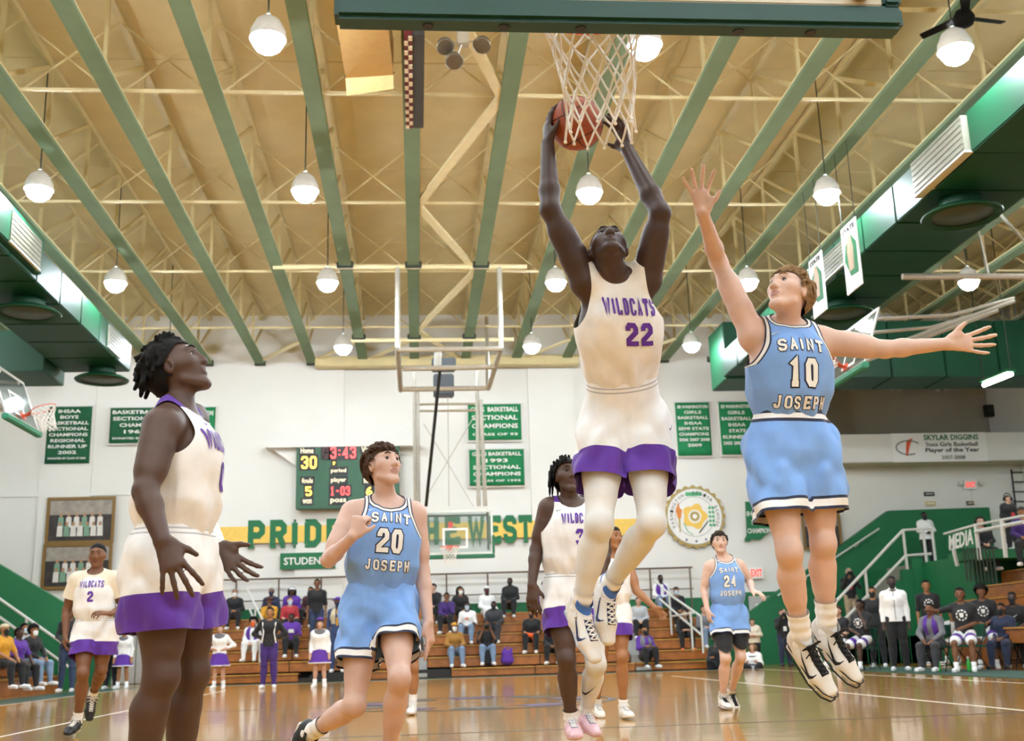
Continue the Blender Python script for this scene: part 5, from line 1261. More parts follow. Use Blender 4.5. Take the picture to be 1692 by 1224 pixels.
def shoe(G, S, up_m, sole_m, lace_m, accent=None, L=.315, heel_drop=.075, line=None, swoosh=None, collar=.0, collar_m=None):
    J = G.J; an, toe, kn = J['an'+S], J['toe'+S], J['kn'+S]
    e = unit(kn-an); d = unit(toe-an)
    fwd = J.get('ft'+S); fwd = unit(toe-(an-e*.0)) if fwd is None else unit(fwd)
    fwd = unit(fwd); upv = e-fwd*(e@fwd); upv = unit(upv); sd = np.cross(fwd, upv)
    o = an-upv*heel_drop-fwd*.055
    def W(x, y, z): return o+sd*x+fwd*y+upv*z
    k = L/.315
    pr = [cap(W(0, .045*k, .042), W(0, .10*k, .045), .038, .044, k=.02), ecap(W(0, .09*k, .044), W(.004, .20*k, .036), sd, (.043, .050), (.048, .036), .03), ecap(W(.004, .20*k, .035), W(0, .275*k, .028), sd, (.047, .034), (.034, .022), .02),
          ecap(W(0, .035*k, .05), W(0, .04*k, .105+collar), fwd, (.046, .037), (.052, .043), .02), ecap(W(0, .09*k, .075), W(0, .06*k, .115+collar*.6), sd, (.030, .03), (.030, .018), .02)]
    V, F = surface(pr, .0055)
    V, A, _ = split(V, F, .012-(V-o)@upv); V, A = compact(V, A)
    V, A, _ = split(V, A, (V-o)@upv-(.118+collar)+.35*np.maximum(.02-(V-o)@fwd, 0)); V, A = compact(V, A)
    cb = None
    if collar_m is not None:
        def gz(q): q = q-o; return q@upv-(.088+.16*np.maximum(q@fwd-.03, 0))
        cb = cut_bands(V, A, gz, [0.0]); V, A = cb[0]
    sh = mesh_obj('shoe', V, A, up_m, G.t, True)
    if cb and len(cb[1][1]): mesh_obj('collar', cb[1][0], cb[1][1], collar_m, sh, True)
    pr = [ecap(W(0, .035*k, .018), W(0, .12*k, .018), sd, (.043, .0165), (.043, .0165), .01), ecap(W(0, .11*k, .018), W(.004, .20*k, .018), sd, (.042, .0165), (.052, .0165), .01), ecap(W(.004, .20*k, .018), W(0, .272*k, .022), sd, (.052, .0165), (.036, .0155), .01)]
    V, F = surface(pr, .0055); mesh_obj('sole', V, F, sole_m, sh, True)
    if line is not None:
        pts = [(.044, .04, .036), (.046, .12, .033), (.053, .2, .032), (.04, .27, .034), (.012, .304, .034), (-.012, .304, .034), (-.034, .27, .034), (-.046, .2, .032), (-.045, .12, .033), (-.044, .04, .036), (-.02, -.006, .04), (.02, -.006, .04)]
        MB().tube([W(x, y*k, z) for x, y, z in pts], .0028, 6, closed=True).build('sole_line', line, sh, True)
        MB().tube([W(x, y*k, .003) for x, y, z in pts], .0036, 6, closed=True).build('outsole', line, sh, True)
    bv = BVHTree.FromPolygons([tuple(v) for v in np.array([vv.co for vv in sh.data.vertices])], [tuple(p.vertices) for p in sh.data.polygons])
    def top(x, y, lift=.003):
        h = bv.ray_cast(Vector(W(x, y*k, .25)), Vector(-upv), .3)
        return V3(h[0])+upv*lift if h[0] is not None else W(x, y*k, .08)
    lb = MB()
    for i in range(6):
        y = .10+.022*i; w_ = .024-.0012*i
        lb.tube([top(-w_, y), top(-w_*.4, y+.004, .005), top(w_*.4, y+.004, .005), top(w_, y)], .0036, 6)
        if i < 5: lb.tube([top(-w_, y), top(0, y+.011, .007), top(w_, y+.022)], .003, 6); lb.tube([top(w_, y), top(0, y+.011, .007), top(-w_, y+.022)], .003, 6)
    b0 = top(0, .098, .008)
    for sg in (-1, 1):
        lb.tube([b0, b0+sd*sg*.03+upv*.012, b0+sd*sg*.05-upv*.008, b0+sd*sg*.03-upv*.016, b0], .003, 6); lb.tube([b0, b0+sd*sg*.02-upv*.005+fwd*.02, b0+sd*sg*.045+fwd*.03-upv*.03], .003, 6)
    lb.build('laces', lace_m, sh, True)
    if accent is not None:   # tongue stripe
        V_ = []; F_ = []
        for i in range(8):
            y = .085+.019*i; V_ += [top(-.021, y, .0015), top(0, y, .0015), top(.021, y, .0015)]
        for i in range(7): F_ += [(3*i, 3*i+1, 3*i+4, 3*i+3), (3*i+1, 3*i+2, 3*i+5, 3*i+4)]
        mesh_obj('tongue', V_, F_, accent, sh)
    if swoosh is not None:
        for sg in (-1, 1):
            def fn(a, c):
                h = bv.ray_cast(Vector(W(sg*.15, (.20-a)*k, .040+c)), Vector(-sd*sg), .3)
                if h[0] is None: return None
                n_ = V3(h[1]); n_ = n_ if n_@(sd*sg) > 0 else -n_
                return V3(h[0])+n_*.002
            print_on('side_mark', swoosh_quads(.12), fn, swoosh, sh)
    return sh

def mark_on(o, c, out, side, size, m, name='tick_mark'):
    """small tick printed on a garment: c near point, out outward direction, side reading direction"""
    me = o.data; bv = BVHTree.FromPolygons([v.co[:] for v in me.vertices], [tuple(p.vertices) for p in me.polygons]); out = unit(out); side = unit(V3(side)-out*(V3(side)@out)); up = np.cross(out, side); up = up if up[2] > 0 else -up
    def fn(a, b):
        p = V3(c)+side*(a-size/2)+up*b+out*.3; h = bv.ray_cast(Vector(p), Vector(-out), .6)
        if h[0] is None: return None
        n = V3(h[1]); n = n if n@out > 0 else -n; return V3(h[0])+n*.003
    return print_on(name, swoosh_quads(size), fn, m, o, .008)
# ------------------------------------------------------------------ the players
def joints(Y0, **kw):
    """joints from picture position and court depth (Y0 + offset)"""
    J = {}
    for k, v in kw.items():
        if k.startswith('ft') or k.startswith('fwd'): J[k] = V3(v)
        else: J[k] = at(v[0], v[1], Y0+(v[2] if len(v) > 2 else 0))
    for S in 'RL': J['toe'+S] = J['an'+S]+unit(J['ft'+S])*.2
    return J
def ground(J, z=.082):
    pass
def report(n, J):
    d = lambda a, b: round(float(np.linalg.norm(J[a]-J[b])), 2)
    print('BONES', n, {k: d(*k.split('-')) for k in ('pelvis-neck', 'neck-head', 'shR-shL', 'shR-elR', 'elR-wrR', 'shL-elL', 'elL-wrL', 'hpR-hpL', 'hpR-knR', 'knR-anR', 'hpL-knL', 'knL-anL')}, 'anz', J['anR'][2].round(2), J['anL'][2].round(2), 'headz', J['head'][2].round(2))
PUR = cloth('purple'); WH = cloth('white'); BL = cloth('blue'); NV = cloth('navy'); BK = cloth('black')
PRINTP = mat('print_purple', '#5E2A9E', .6, var=.03); PRINTW = mat('print_white', '#F2F1EC', .6, var=.02); PRINTN = mat('print_navy', '#1B2340', .6, var=.03)
SHW = mat('shoe_white', '#E6E3DC', .5, var=.04, bump=.05); SOLW = mat('sole_white', '#E9E8E4', .5, var=.02); SHB = mat('shoe_black', '#1B1B1C', .5); SHP = mat('shoe_pink', '#E3B9C0', .5); SHN = mat('shoe_navy', '#1E2A5A', .5); SOLB = mat('sole_blue', '#B9C6DC', .4); LACEB = mat('lace_black', '#141414', .7); LACEW = mat('lace_white', '#EFECE6', .7); SHBL = mat('shoe_blue', '#3F72C4', .5)
STU = [(.006, NV), (.018, PRINTW), (.024, NV)]
def saint_kit(G, num, hem, dy=0, band=True, scale=1.0, wbst=True, yaw=0, os_=0, **kw):
    jersey(G, BL, trimcols=STU, **kw.pop('jk', {}))
    T = G.T
    chest_word(G, 'SAINT', .052*scale, .035*scale, .010*scale, .0105*scale, PRINTW, (.003, PRINTN), arch=-.8, origin_u=T*.66+dy, origin_s=os_, yaw=yaw)
    chest_word(G, num, .120*scale, .058*scale, .014*scale, .023*scale, PRINTW, (.006, PRINTN), 'number', origin_u=T*.66-.155*scale+dy, origin_s=os_, yaw=yaw)
    chest_word(G, 'JOSEPH', .052*scale, .030*scale, .009*scale, .0095*scale, PRINTW, (.003, PRINTN), arch=.4, origin_u=T*.66-.245*scale+dy, origin_s=os_, yaw=yaw)
    shorts(G, BL, hem=hem, bands=[(.012, NV), (.042, WH), (.054, NV)], wb=[(.014, NV), (.022, WH), (.014, NV)] if wbst else [(.014, BL)], **kw)
def wildcat_kit(G, num, hem, dy=0, scale=1.0, yaw=0, os_=0, ns=0, yoke=True, sk=0.0, **kw):
    jersey(G, WH, shoulder_col=PUR if yoke else None, **kw.pop('jk', {}))
    T = G.T
    chest_word(G, 'WILDCATS', .066*scale, .0235*scale, .0055*scale, .0092*scale, PRINTP, arch=-.35, origin_u=T*.68+dy, yaw=yaw, origin_s=os_, skew=sk)
    chest_word(G, num, .100*scale, .054*scale, .012*scale, .021*scale, PRINTP, None, 'number', origin_u=T*.68-.135*scale+dy, yaw=yaw, origin_s=os_+ns, skew=sk)
    shorts(G, WH, hem=hem, bands=[(.012, PUR), (.125, PUR)], wb=[(.016, WH), (.006, cloth('lgrey')), (.012, WH), (.006, cloth('lgrey')), (.012, WH)], **kw)

# jersey 22, in the air with the ball
J = joints(4.8, pelvis=(1030, 676, .05), neck=(1016, 446, -.26), head=(1006, 414, -.30), shR=(967, 462, -.24), shL=(1068, 458, -.24), elR=(909, 346, -.30), elL=(1091, 352, -.36), wrR=(905, 238, -.22), wrL=(1036, 246, -.22),
           hpR=(997, 706, .05), hpL=(1066, 706, .05), knR=(990, 868, -.12), knL=(1077, 866, -.14), anR=(958, 1004, .05), anL=(1003, 972, .16), ftR=(.28, -.42, -.80), ftL=(.05, -.25, -.9))
report('22', J)
G22 = figure('leaping player in white jersey 22 reaching the ball toward the net', J, (-.05, -.70, .72), 'deep', ('fade', 'black'), .006, 1.0, 1.0,
    {'R': dict(d=(.02, .08, 1), nrm=(1, .25, 0), thumb_side=(0, -1, 0), curl=.22, spread=.18, tcurl=.2), 'L': dict(d=(-.22, .15, 1), nrm=(-.7, -.25, .2), thumb_side=(-1, -.4, 0), curl=.28, spread=.1, tcurl=0.0)}, look=(-.1, -.6, .78), legb=.97, armb=1.12)
wildcat_kit(G22, '22', .60, dy=.03, scale=1.0, os_=.03, ns=.03, yoke=False, sk=-.16, jk=dict(hem_u=.09, wt=.15, blouse=.016, arm_top=.118, arm_bot=.205, pit=.62, neck=(.072, .056, .032)), waist=.13, rhem=.115, puff=.012)
for S in 'RL': legwear(G22, S, cloth('tights'), .35, .90); sock(G22, S, WH, .075); shoe(G22, S, SHW, SOLB, LACEW, SHN, line=None, swoosh=SHN, collar=.01, collar_m=SHBL)
# the ball
bc = at(952, 204, 4.6)
ball = thing('basketball', 'orange basketball held up beside the white net', 'ball', bc-[0, 0, .1215])
RB_ = .1215
MB().sphere(bc, RB_, 40, 24).build('cover', mat('ball_leather', '#A8502C', .5, var=.08, scale=30, bump=.5, bscale=260), ball, True)
AX = [unit(v) for v in ((.35, .75, .55), (.8, -.55, .25), (-.49, -.35, .80))]; AX[1] = unit(AX[1]-AX[0]*(AX[1]@AX[0])); AX[2] = np.cross(AX[0], AX[1])
def gc(n, off=0.0, sq=0):
    _, a_, b_ = frame_of(n); r = math.sqrt(RB_**2-off**2); return [bc+n*off+r*(math.cos(t)*a_+math.sin(t)*b_) for t in np.linspace(0, 2*math.pi, 48, endpoint=False)]
for i, (n, o) in enumerate(((AX[0], 0), (AX[1], 0), (AX[2], .062), (AX[2], -.062))): MB().tube(gc(n, o), .0022, 6, closed=True).build('seam', BLACK, ball, True)

# jersey 10, jumping with both arms out
J = joints(4.6, pelvis=(1305, 722), neck=(1300, 528, -.05), head=(1303, 486, -.12), shR=(1243, 552, -.05), shL=(1362, 563, -.02), elR=(1187, 432, -.02), elL=(1462, 577, -.10), wrR=(1161, 352, -.22), wrL=(1565, 568, -.18),
           hpR=(1276, 748), hpL=(1342, 746), knR=(1304, 912, -.08), knL=(1360, 898, .0), anR=(1325, 1060, .10), anL=(1366, 1040, .16), ftR=(.42, -.35, -.80), ftL=(.42, -.30, -.70))
report('10', J)
G10 = figure('jumping player in light blue jersey 10 with one arm stretched sideways', J, (-.70, -.50, .42), 'fair', ('wavy', 'blond'), .0057, .96, 1.0,
    {'R': dict(d=(-.10, -.1, 1), nrm=(0, -1, -.1), thumb_side=(1, 0, .2), curl=.12, spread=.38, tcurl=0.0), 'L': dict(d=(1, -.1, .02), nrm=(0, -1, 0), thumb_side=(0, 0, 1), curl=.14, spread=.25, tcurl=0.0)}, look=(-.7, -.2, .6), legb=.98)
saint_kit(G10, '10', .66, dy=.015, waist=.085, rhem=.118, puff=.02, scale=1.0, os_=.0, jk=dict(hem_u=.05, wt=.107, blouse=.03, arm_top=.125, arm_bot=.195, pit=.58, neck=(.08, .07, .07)))
for S in 'RL': sock(G10, S, WH, .135); shoe(G10, S, SHW, SOLW, LACEB, LACEB, line=LACEB, swoosh=LACEB)

# jersey 0, side on at the left
J = joints(4.2, pelvis=(286, 905), neck=(298, 668, -.02), head=(292, 612, -.02), shR=(268, 702, -.20), shL=(316, 692, .20), elR=(240, 812, -.30), elL=(318, 822, .38), wrR=(268, 892, -.36), wrL=(357, 903, .22),
           hpR=(266, 935, -.09), hpL=(303, 932, .10), knR=(266, 1118, -.10), knL=(318, 1112, .14), anR=(222, 1320, -.02), anL=(290, 1312, .26), ftR=(.9, -.4, 0), ftL=(.95, -.2, 0))
report('0', J)
G0 = figure('tall player in white jersey 0 watching from the left with open hands', J, (.82, -.08, .52), 'dark', ('twists', 'black'), .0057, 1.0, 1.05,
    {'R': dict(d=(.42, -.05, -.9), nrm=(-.25, 1, -.1), thumb_side=(1, 0, .3), curl=.16, spread=.30, tcurl=0.0), 'L': dict(d=(.75, -.1, -.72), nrm=(.1, -.9, .35), thumb_side=(1, -.2, .6), curl=.18, spread=.20, tcurl=0.0)}, look=(.8, -.1, .5), legb=1.08, armb=1.08)
wildcat_kit(G0, '0', .60, dy=-.01, scale=1.1, os_=.0, jk=dict(hem_u=.02, wt=.075, blouse=.034, arm_top=.118, arm_bot=.2), waist=.06, rhem=.125, puff=.02)
V, F = surface([cap(G0.J['wrL']*.93+G0.J['elL']*.07, G0.J['wrL']*.70+G0.J['elL']*.30, .040, .044, k=.005)], .006); mesh_obj('wristband', V, F, WH, G0.t, True)
for S in 'RL': sock(G0, S, WH, .12); shoe(G0, S, SHB, SOLW, LACEW, line=None)

# jersey 20, running
J = joints(5.9, pelvis=(627, 985), neck=(640, 822), head=(634, 772, -.05), shR=(582, 846, -.02), shL=(686, 848, .04), elR=(543, 925, -.12), elL=(698, 945, .06), wrR=(583, 886, -.30), wrL=(708, 1028, -.05),
           hpR=(600, 1008), hpL=(652, 1004), knR=(586, 1166, -.14), knL=(660, 1122, -.30), anR=(510, 1212, .12), anL=(640, 1262, -.05), ftR=(-.35, .2, -.85), ftL=(.0, -.95, .1))
report('20', J)
G20 = figure('running player in light blue jersey 20 with clenched fist', J, (.56, -.74, .30), 'pale', ('mop', 'brown'), .0065, .97, 1.0,
    {'R': dict(d=(.35, -.05, .9), nrm=(.35, .9, 0), thumb_side=(.9, -.3, .2), curl=1.4, spread=.0, tcurl=.15), 'L': dict(d=(.08, -.1, -1), nrm=(-.8, .5, 0), thumb_side=(-.3, -.9, 0), curls=[.08, .55, .7, .8], curl=.4, spread=.08, tcurl=.4)}, look=(.6, -.6, .5))
saint_kit(G20, '20', .58, dy=.03, waist=.05, rhem=.115, puff=.02, os_=.008, scale=1.0, jk=dict(hem_u=.02, wt=.068, blouse=.038, arm_top=.122, arm_bot=.195), wbst=False)
for S in 'RL': legwear(G20, S, cloth('sand'), .3, -.36 if S == 'R' else -.36, 'undershorts', .012); sock(G20, S, WH, .12); shoe(G20, S, SHB, SOLW, LACEW)

# jersey 3, behind
J = joints(7.1, pelvis=(946, 966), neck=(943, 824), head=(938, 789, -.04), shR=(906, 838), shL=(986, 838), elR=(886, 908, .02), elL=(1000, 910, .05), wrR=(879, 966, -.06), wrL=(992, 960, -.05),
           hpR=(926, 986), hpL=(966, 986), knR=(936, 1090, -.10), knL=(985, 1098, -.12), anR=(944, 1196, .04), anL=(967, 1180, .15), ftR=(.0, -1, -.05), ftL=(.15, -.9, -.25))
report('3', J)
G3 = figure('player in white jersey 3 with short locks behind the leaping player', J, (.18, -.92, .24), 'dark', ('locks', 'black'), .008, 1.02, 1.0,
    {'R': dict(d=(-.02, -.1, -1), nrm=(.4, .9, 0), thumb_side=(1, -.3, 0), curl=.25, spread=.06, tcurl=.3)}, legb=1.0)
wildcat_kit(G3, '3', .56, dy=.0, os_=.03, jk=dict(hem_u=.02, wt=.075, blouse=.03, arm_top=.115, arm_bot=.195), waist=.06, rhem=.118)
G3_sleeve = legwear(G3, 'L', cloth('tights'), .2, .80)
for S in 'RL': sock(G3, S, WH, .09); shoe(G3, S, SHP, SHP, LACEW, SHBL)

# jersey 2, jogging at the left
J = joints(11.3, pelvis=(155, 1032), neck=(159, 944), head=(161, 918, -.03), shR=(128, 958), shL=(190, 957), elR=(110, 1008, .03), elL=(203, 1004, .05), wrR=(108, 1050, -.05), wrL=(183, 1014, -.25),
           hpR=(141, 1045), hpL=(173, 1045), knR=(137, 1113, -.15), knL=(167, 1106, .0), anR=(128, 1192), anL=(153, 1148, .35), ftR=(-.1, -.97, -.2), ftL=(.05, -.35, -.95))
report('2', J)
G2 = figure('player in white jersey 2 over a cream tee jogging at far left', J, (.05, -1, .02), 'brown', ('buzz', 'black'), .011, 1.0, 1.0, {'R': dict(d=(.05, -.1, -1), nrm=(1, .2, 0), thumb_side=(0, -1, 0), curl=.6, tcurl=.5), 'L': dict(d=(-.6, -.4, .1), nrm=(0, .5, -.8), thumb_side=(0, 0, 1), curl=.5, tcurl=.4)})
def tee(G, m, sl=.55, inf=.022, name='undershirt', hem=.06, neck=(.08, .08, .07), b=1.0):
    J = G.J; pr = torso_prims(J, inf*.55, G.b)
    for S in 'RL':
        a, e = J['sh'+S], J['el'+S]; pr.append(cap(a, a+(e-a)*(sl+.12), .062*G.b+inf*.6, .056*G.b+inf*1.1, k=.04))
    V, F = surface(pr, max(G.vox, .011)); V = relax(V, F, 1, .4); P = J['pelvis']
    V, A, _ = split(V, F, hem-(V-P)@G.u); V, A = compact(V, A)
    for S in 'RL':
        a, e = J['sh'+S], J['el'+S]; d = unit(e-a); L = np.linalg.norm(e-a)
        near = np.linalg.norm((V-a)-np.outer((V-a)@d, d), axis=1) < .11
        V, A, _ = split(V, A, np.where(near & ((V-a)@d > .02), (V-a)@d-sl*L, -1.0)); V, A = compact(V, A)
    nbp = P+G.u*G.T*.99+G.f*.02; d = V-nbp
    r = np.sqrt(((d@G.s)/neck[0])**2+((d@G.f)/neck[1])**2+((d@G.u)/neck[2])**2); V, A, _ = split(V, A, (1-r)*.09); V, A = compact(V, A)
    return mesh_obj(name, V, A, m, G.t, True)
tee(G2, cloth('cream'), .62, .026)
wildcat_kit(G2, '2', .60, dy=.0, scale=1.0, jk=dict(hem_u=.01, wt=.06, blouse=.04, arm_top=.115, arm_bot=.2, vox=.010, fa=.4), waist=.05, rhem=.12, vox=.010)
for S in 'RL': sock(G2, S, WH, .10); shoe(G2, S, SHB, SHB, LACEW)

# jersey 24, jogging right of centre
J = joints(11.9, pelvis=(1204, 1007), neck=(1196, 918), head=(1189, 897, -.03), shR=(1172, 936), shL=(1222, 934), elR=(1163, 974, .03), elL=(1239, 962, .05), wrR=(1169, 1008, -.08), wrL=(1243, 976, -.25),
           hpR=(1190, 1019), hpL=(1218, 1019), knR=(1199, 1088, -.2), knL=(1224, 1086, -.10), anR=(1194, 1156, -.02), anL=(1207, 1146, .30), ftR=(.05, -.98, -.1), ftL=(.2, -.6, -.7))
report('24', J)
G24 = figure('player in light blue jersey 24 jogging in front of the far bleachers', J, (-.12, -1, .12), 'fair', ('wavy', 'darkbrown'), .011, .98, 1.0, {'R': dict(d=(.1, -.1, -1), nrm=(1, .2, 0), thumb_side=(0, -1, 0), curl=.5, tcurl=.4), 'L': dict(d=(.4, -.5, -.2), nrm=(0, .2, -.9), thumb_side=(0, -.3, 1), curl=.4, tcurl=.2)})
saint_kit(G24, '24', .50, dy=.01, waist=.05, rhem=.118, jk=dict(hem_u=.01, wt=.06, blouse=.035, vox=.010, fa=.3), vox=.010, wbst=False)
for S in 'RL': legwear(G24, S, BK, .3, -.18, 'undershorts', .02); sock(G24, S, WH, .09); shoe(G24, S, SHW, SOLW, LACEB, LACEB, line=LACEB)

# white player half hidden behind jersey 22
J = joints(10.95, pelvis=(1010, 1005), neck=(1008, 912), head=(1013, 890, -.03), shR=(984, 927), shL=(1035, 929, .05), elR=(975, 975), elL=(1052, 976, -.05), wrR=(990, 1015, -.1), wrL=(1083, 1005, -.20),
           hpR=(997, 1015), hpL=(1023, 1015), knR=(995, 1085, .1), knL=(1028, 1085, -.1), anR=(985, 1165, .4), anL=(1030, 1172), ftR=(.1, -.9, -.2), ftL=(.15, -.98, 0))
report('hidden', J)
GH = figure('player in white kit half hidden behind the legs of jersey 22', J, (.5, -.8, .1), 'tan', ('short', 'black'), .011, .98, 1.0)
jersey(GH, WH, hem_u=.02, blouse=.04, vox=.010); shorts(GH, WH, hem=.56, bands=[(.012, PUR), (.115, PUR)], wb=[(.03, WH)], rhem=.118, vox=.010)
for S in 'RL': sock(GH, S, WH, .10); shoe(GH, S, SHW, SOLW, LACEW, SHN)

# dark-short player hidden behind jersey 20
J = joints(12.9, pelvis=(668, 1030), neck=(666, 950), head=(664, 928), shR=(645, 962), shL=(690, 962), elR=(640, 1000), elL=(694, 1000), wrR=(648, 1035), wrL=(690, 1035), hpR=(656, 1040), hpL=(680, 1040), knR=(655, 1100), knL=(684, 1103, -.05), anR=(655, 1165), anL=(682, 1168), ftR=(0, -1, 0), ftL=(-.1, -1, 0))
report('dark', J)
GD = figure('player in black shorts hidden behind jersey 20', J, (0, -1, 0), 'tan', ('short', 'black'), .012, .95, .97)
jersey(GD, BL, hem_u=.02, vox=.012); shorts(GD, BK, hem=.62, rhem=.115, wb=[(.03, BK)], vox=.012)
for S in 'RL': sock(GD, S, WH, .14); shoe(GD, S, SHW, SOLW, LACEW)

# small tick marks on the kit
for G, m, sx in ((G20, PRINTW, -.085), (G3, PRINTN, -.085), (G0, PRINTP, -.06), (G2, PRINTP, -.08), (G24, PRINTW, -.08), (G10, PRINTW, -.09)):
    mark_on(G.jersey, G.J['pelvis']+G.u*G.T*.83+G.s*sx, G.f, G.s, .04, m)
mark_on(G3_sleeve, G3.J['knL']*.45+G3.J['anL']*.55, (-.1, -1, 0), (1, 0, .2), .09, LACEB)
mark_on(G10.shorts, G10.J['hpL']+G10.s*.06, G10.f*.8+G10.s*.6, G10.s-G10.f, .05, PRINTW)
mark_on(G22.shorts, G22.J['hpL']+G22.s*.06, G22.f*.8+G22.s*.6, G22.s-G22.f, .04, PRINTN)
# ------------------------------------------------------------------ spectators, bench and staff
def pose(kind, hc, f2, arms='lap', hs=1.0, lean=.0, zfeet=None):
    """joints of a seated or standing figure from its head centre and horizontal facing"""
    f2 = unit((f2[0], f2[1], 0)); z = np.array([0, 0, 1.0]); s = np.cross(z, f2)*1.0     # s towards the figure's left
    h = hs; J = {'head': V3(hc)}
    J['neck'] = J['head']-z*.145*h-f2*.02; L = .50*h
    up = unit(z+f2*lean); J['pelvis'] = J['neck']-up*L
    for S, g in (('L', 1), ('R', -1)):
        J['sh'+S] = J['neck']+s*g*.168*h-z*.078*h; J['hp'+S] = J['pelvis']+s*g*.085*h-z*.03
        if kind == 'sit':
            zf = J['pelvis'][2]-.10-(.45 if zfeet is None else zfeet)
            kz = max(zf+.078+.40*h, J['hp'+S][2]-.24); dz_ = kz-J['hp'+S][2]; J['kn'+S] = J['hp'+S]+f2*math.sqrt(max(.03, (.43*h)**2-dz_**2))+s*g*.06+z*dz_; J['an'+S] = J['kn'+S]+f2*.03; J['an'+S][2] = zf+.078
        elif kind == 'squat':
            J['kn'+S] = J['hp'+S]+f2*.33*h+s*g*.12+z*.16; J['an'+S] = J['kn'+S]-z*.40*h-f2*.12
        else:
            J['kn'+S] = J['hp'+S]-z*.42*h+s*g*.015+f2*.02; J['an'+S] = J['kn'+S]-z*.42*h+s*g*.02-f2*.01
        J['ft'+S] = f2+s*g*.15; J['toe'+S] = J['an'+S]+unit(J['ft'+S])*.2
        sh = J['sh'+S]
        if arms == 'lap': el = sh-z*.25*h+s*g*.06+f2*.05; wr = J['pelvis']+f2*.27*h+s*g*.05+z*.07
        elif arms == 'knees': el = sh-z*.24*h+s*g*.07+f2*.10; wr = J['kn'+S]*.8+J['hp'+S]*.2+z*.10-s*g*.03
        elif arms == 'hips': el = sh-z*.22*h+s*g*.17-f2*.06; wr = J['pelvis']+s*g*.15+z*.10+f2*.05
        elif arms == 'side': el = sh-z*.28*h+s*g*.05-f2*.02; wr = el-z*.24*h+f2*.07+s*g*.01
        elif arms == 'camera': el = sh-z*.20*h+s*g*.07+f2*.14; wr = J['head']+f2*.17+s*g*.06-z*.04
        elif arms == 'cross': el = sh-z*.26*h+s*g*.03+f2*.06; wr = sh-z*.20*h-s*g*.16+f2*.16
        elif arms == 'chin': el = sh-z*.24*h+s*g*.02+f2*.16; wr = (J['head']-z*.15+f2*.09+s*g*.03) if g > 0 else J['pelvis']+f2*.25+z*.10
        elif arms == 'rail': el = sh-z*.24*h+s*g*.08+f2*.05; wr = J['pelvis']+f2*.18+s*g*.03+z*.12
        elif arms == 'out': el = sh-z*.05*h+s*g*.22+f2*.1 if g < 0 else sh-z*.26*h+s*g*.05; wr = el+s*g*.12+f2*.2+z*.02 if g < 0 else J['pelvis']+f2*.25+z*.08
        J['el'+S] = el; J['wr'+S] = wr
    return J
CN = [0]
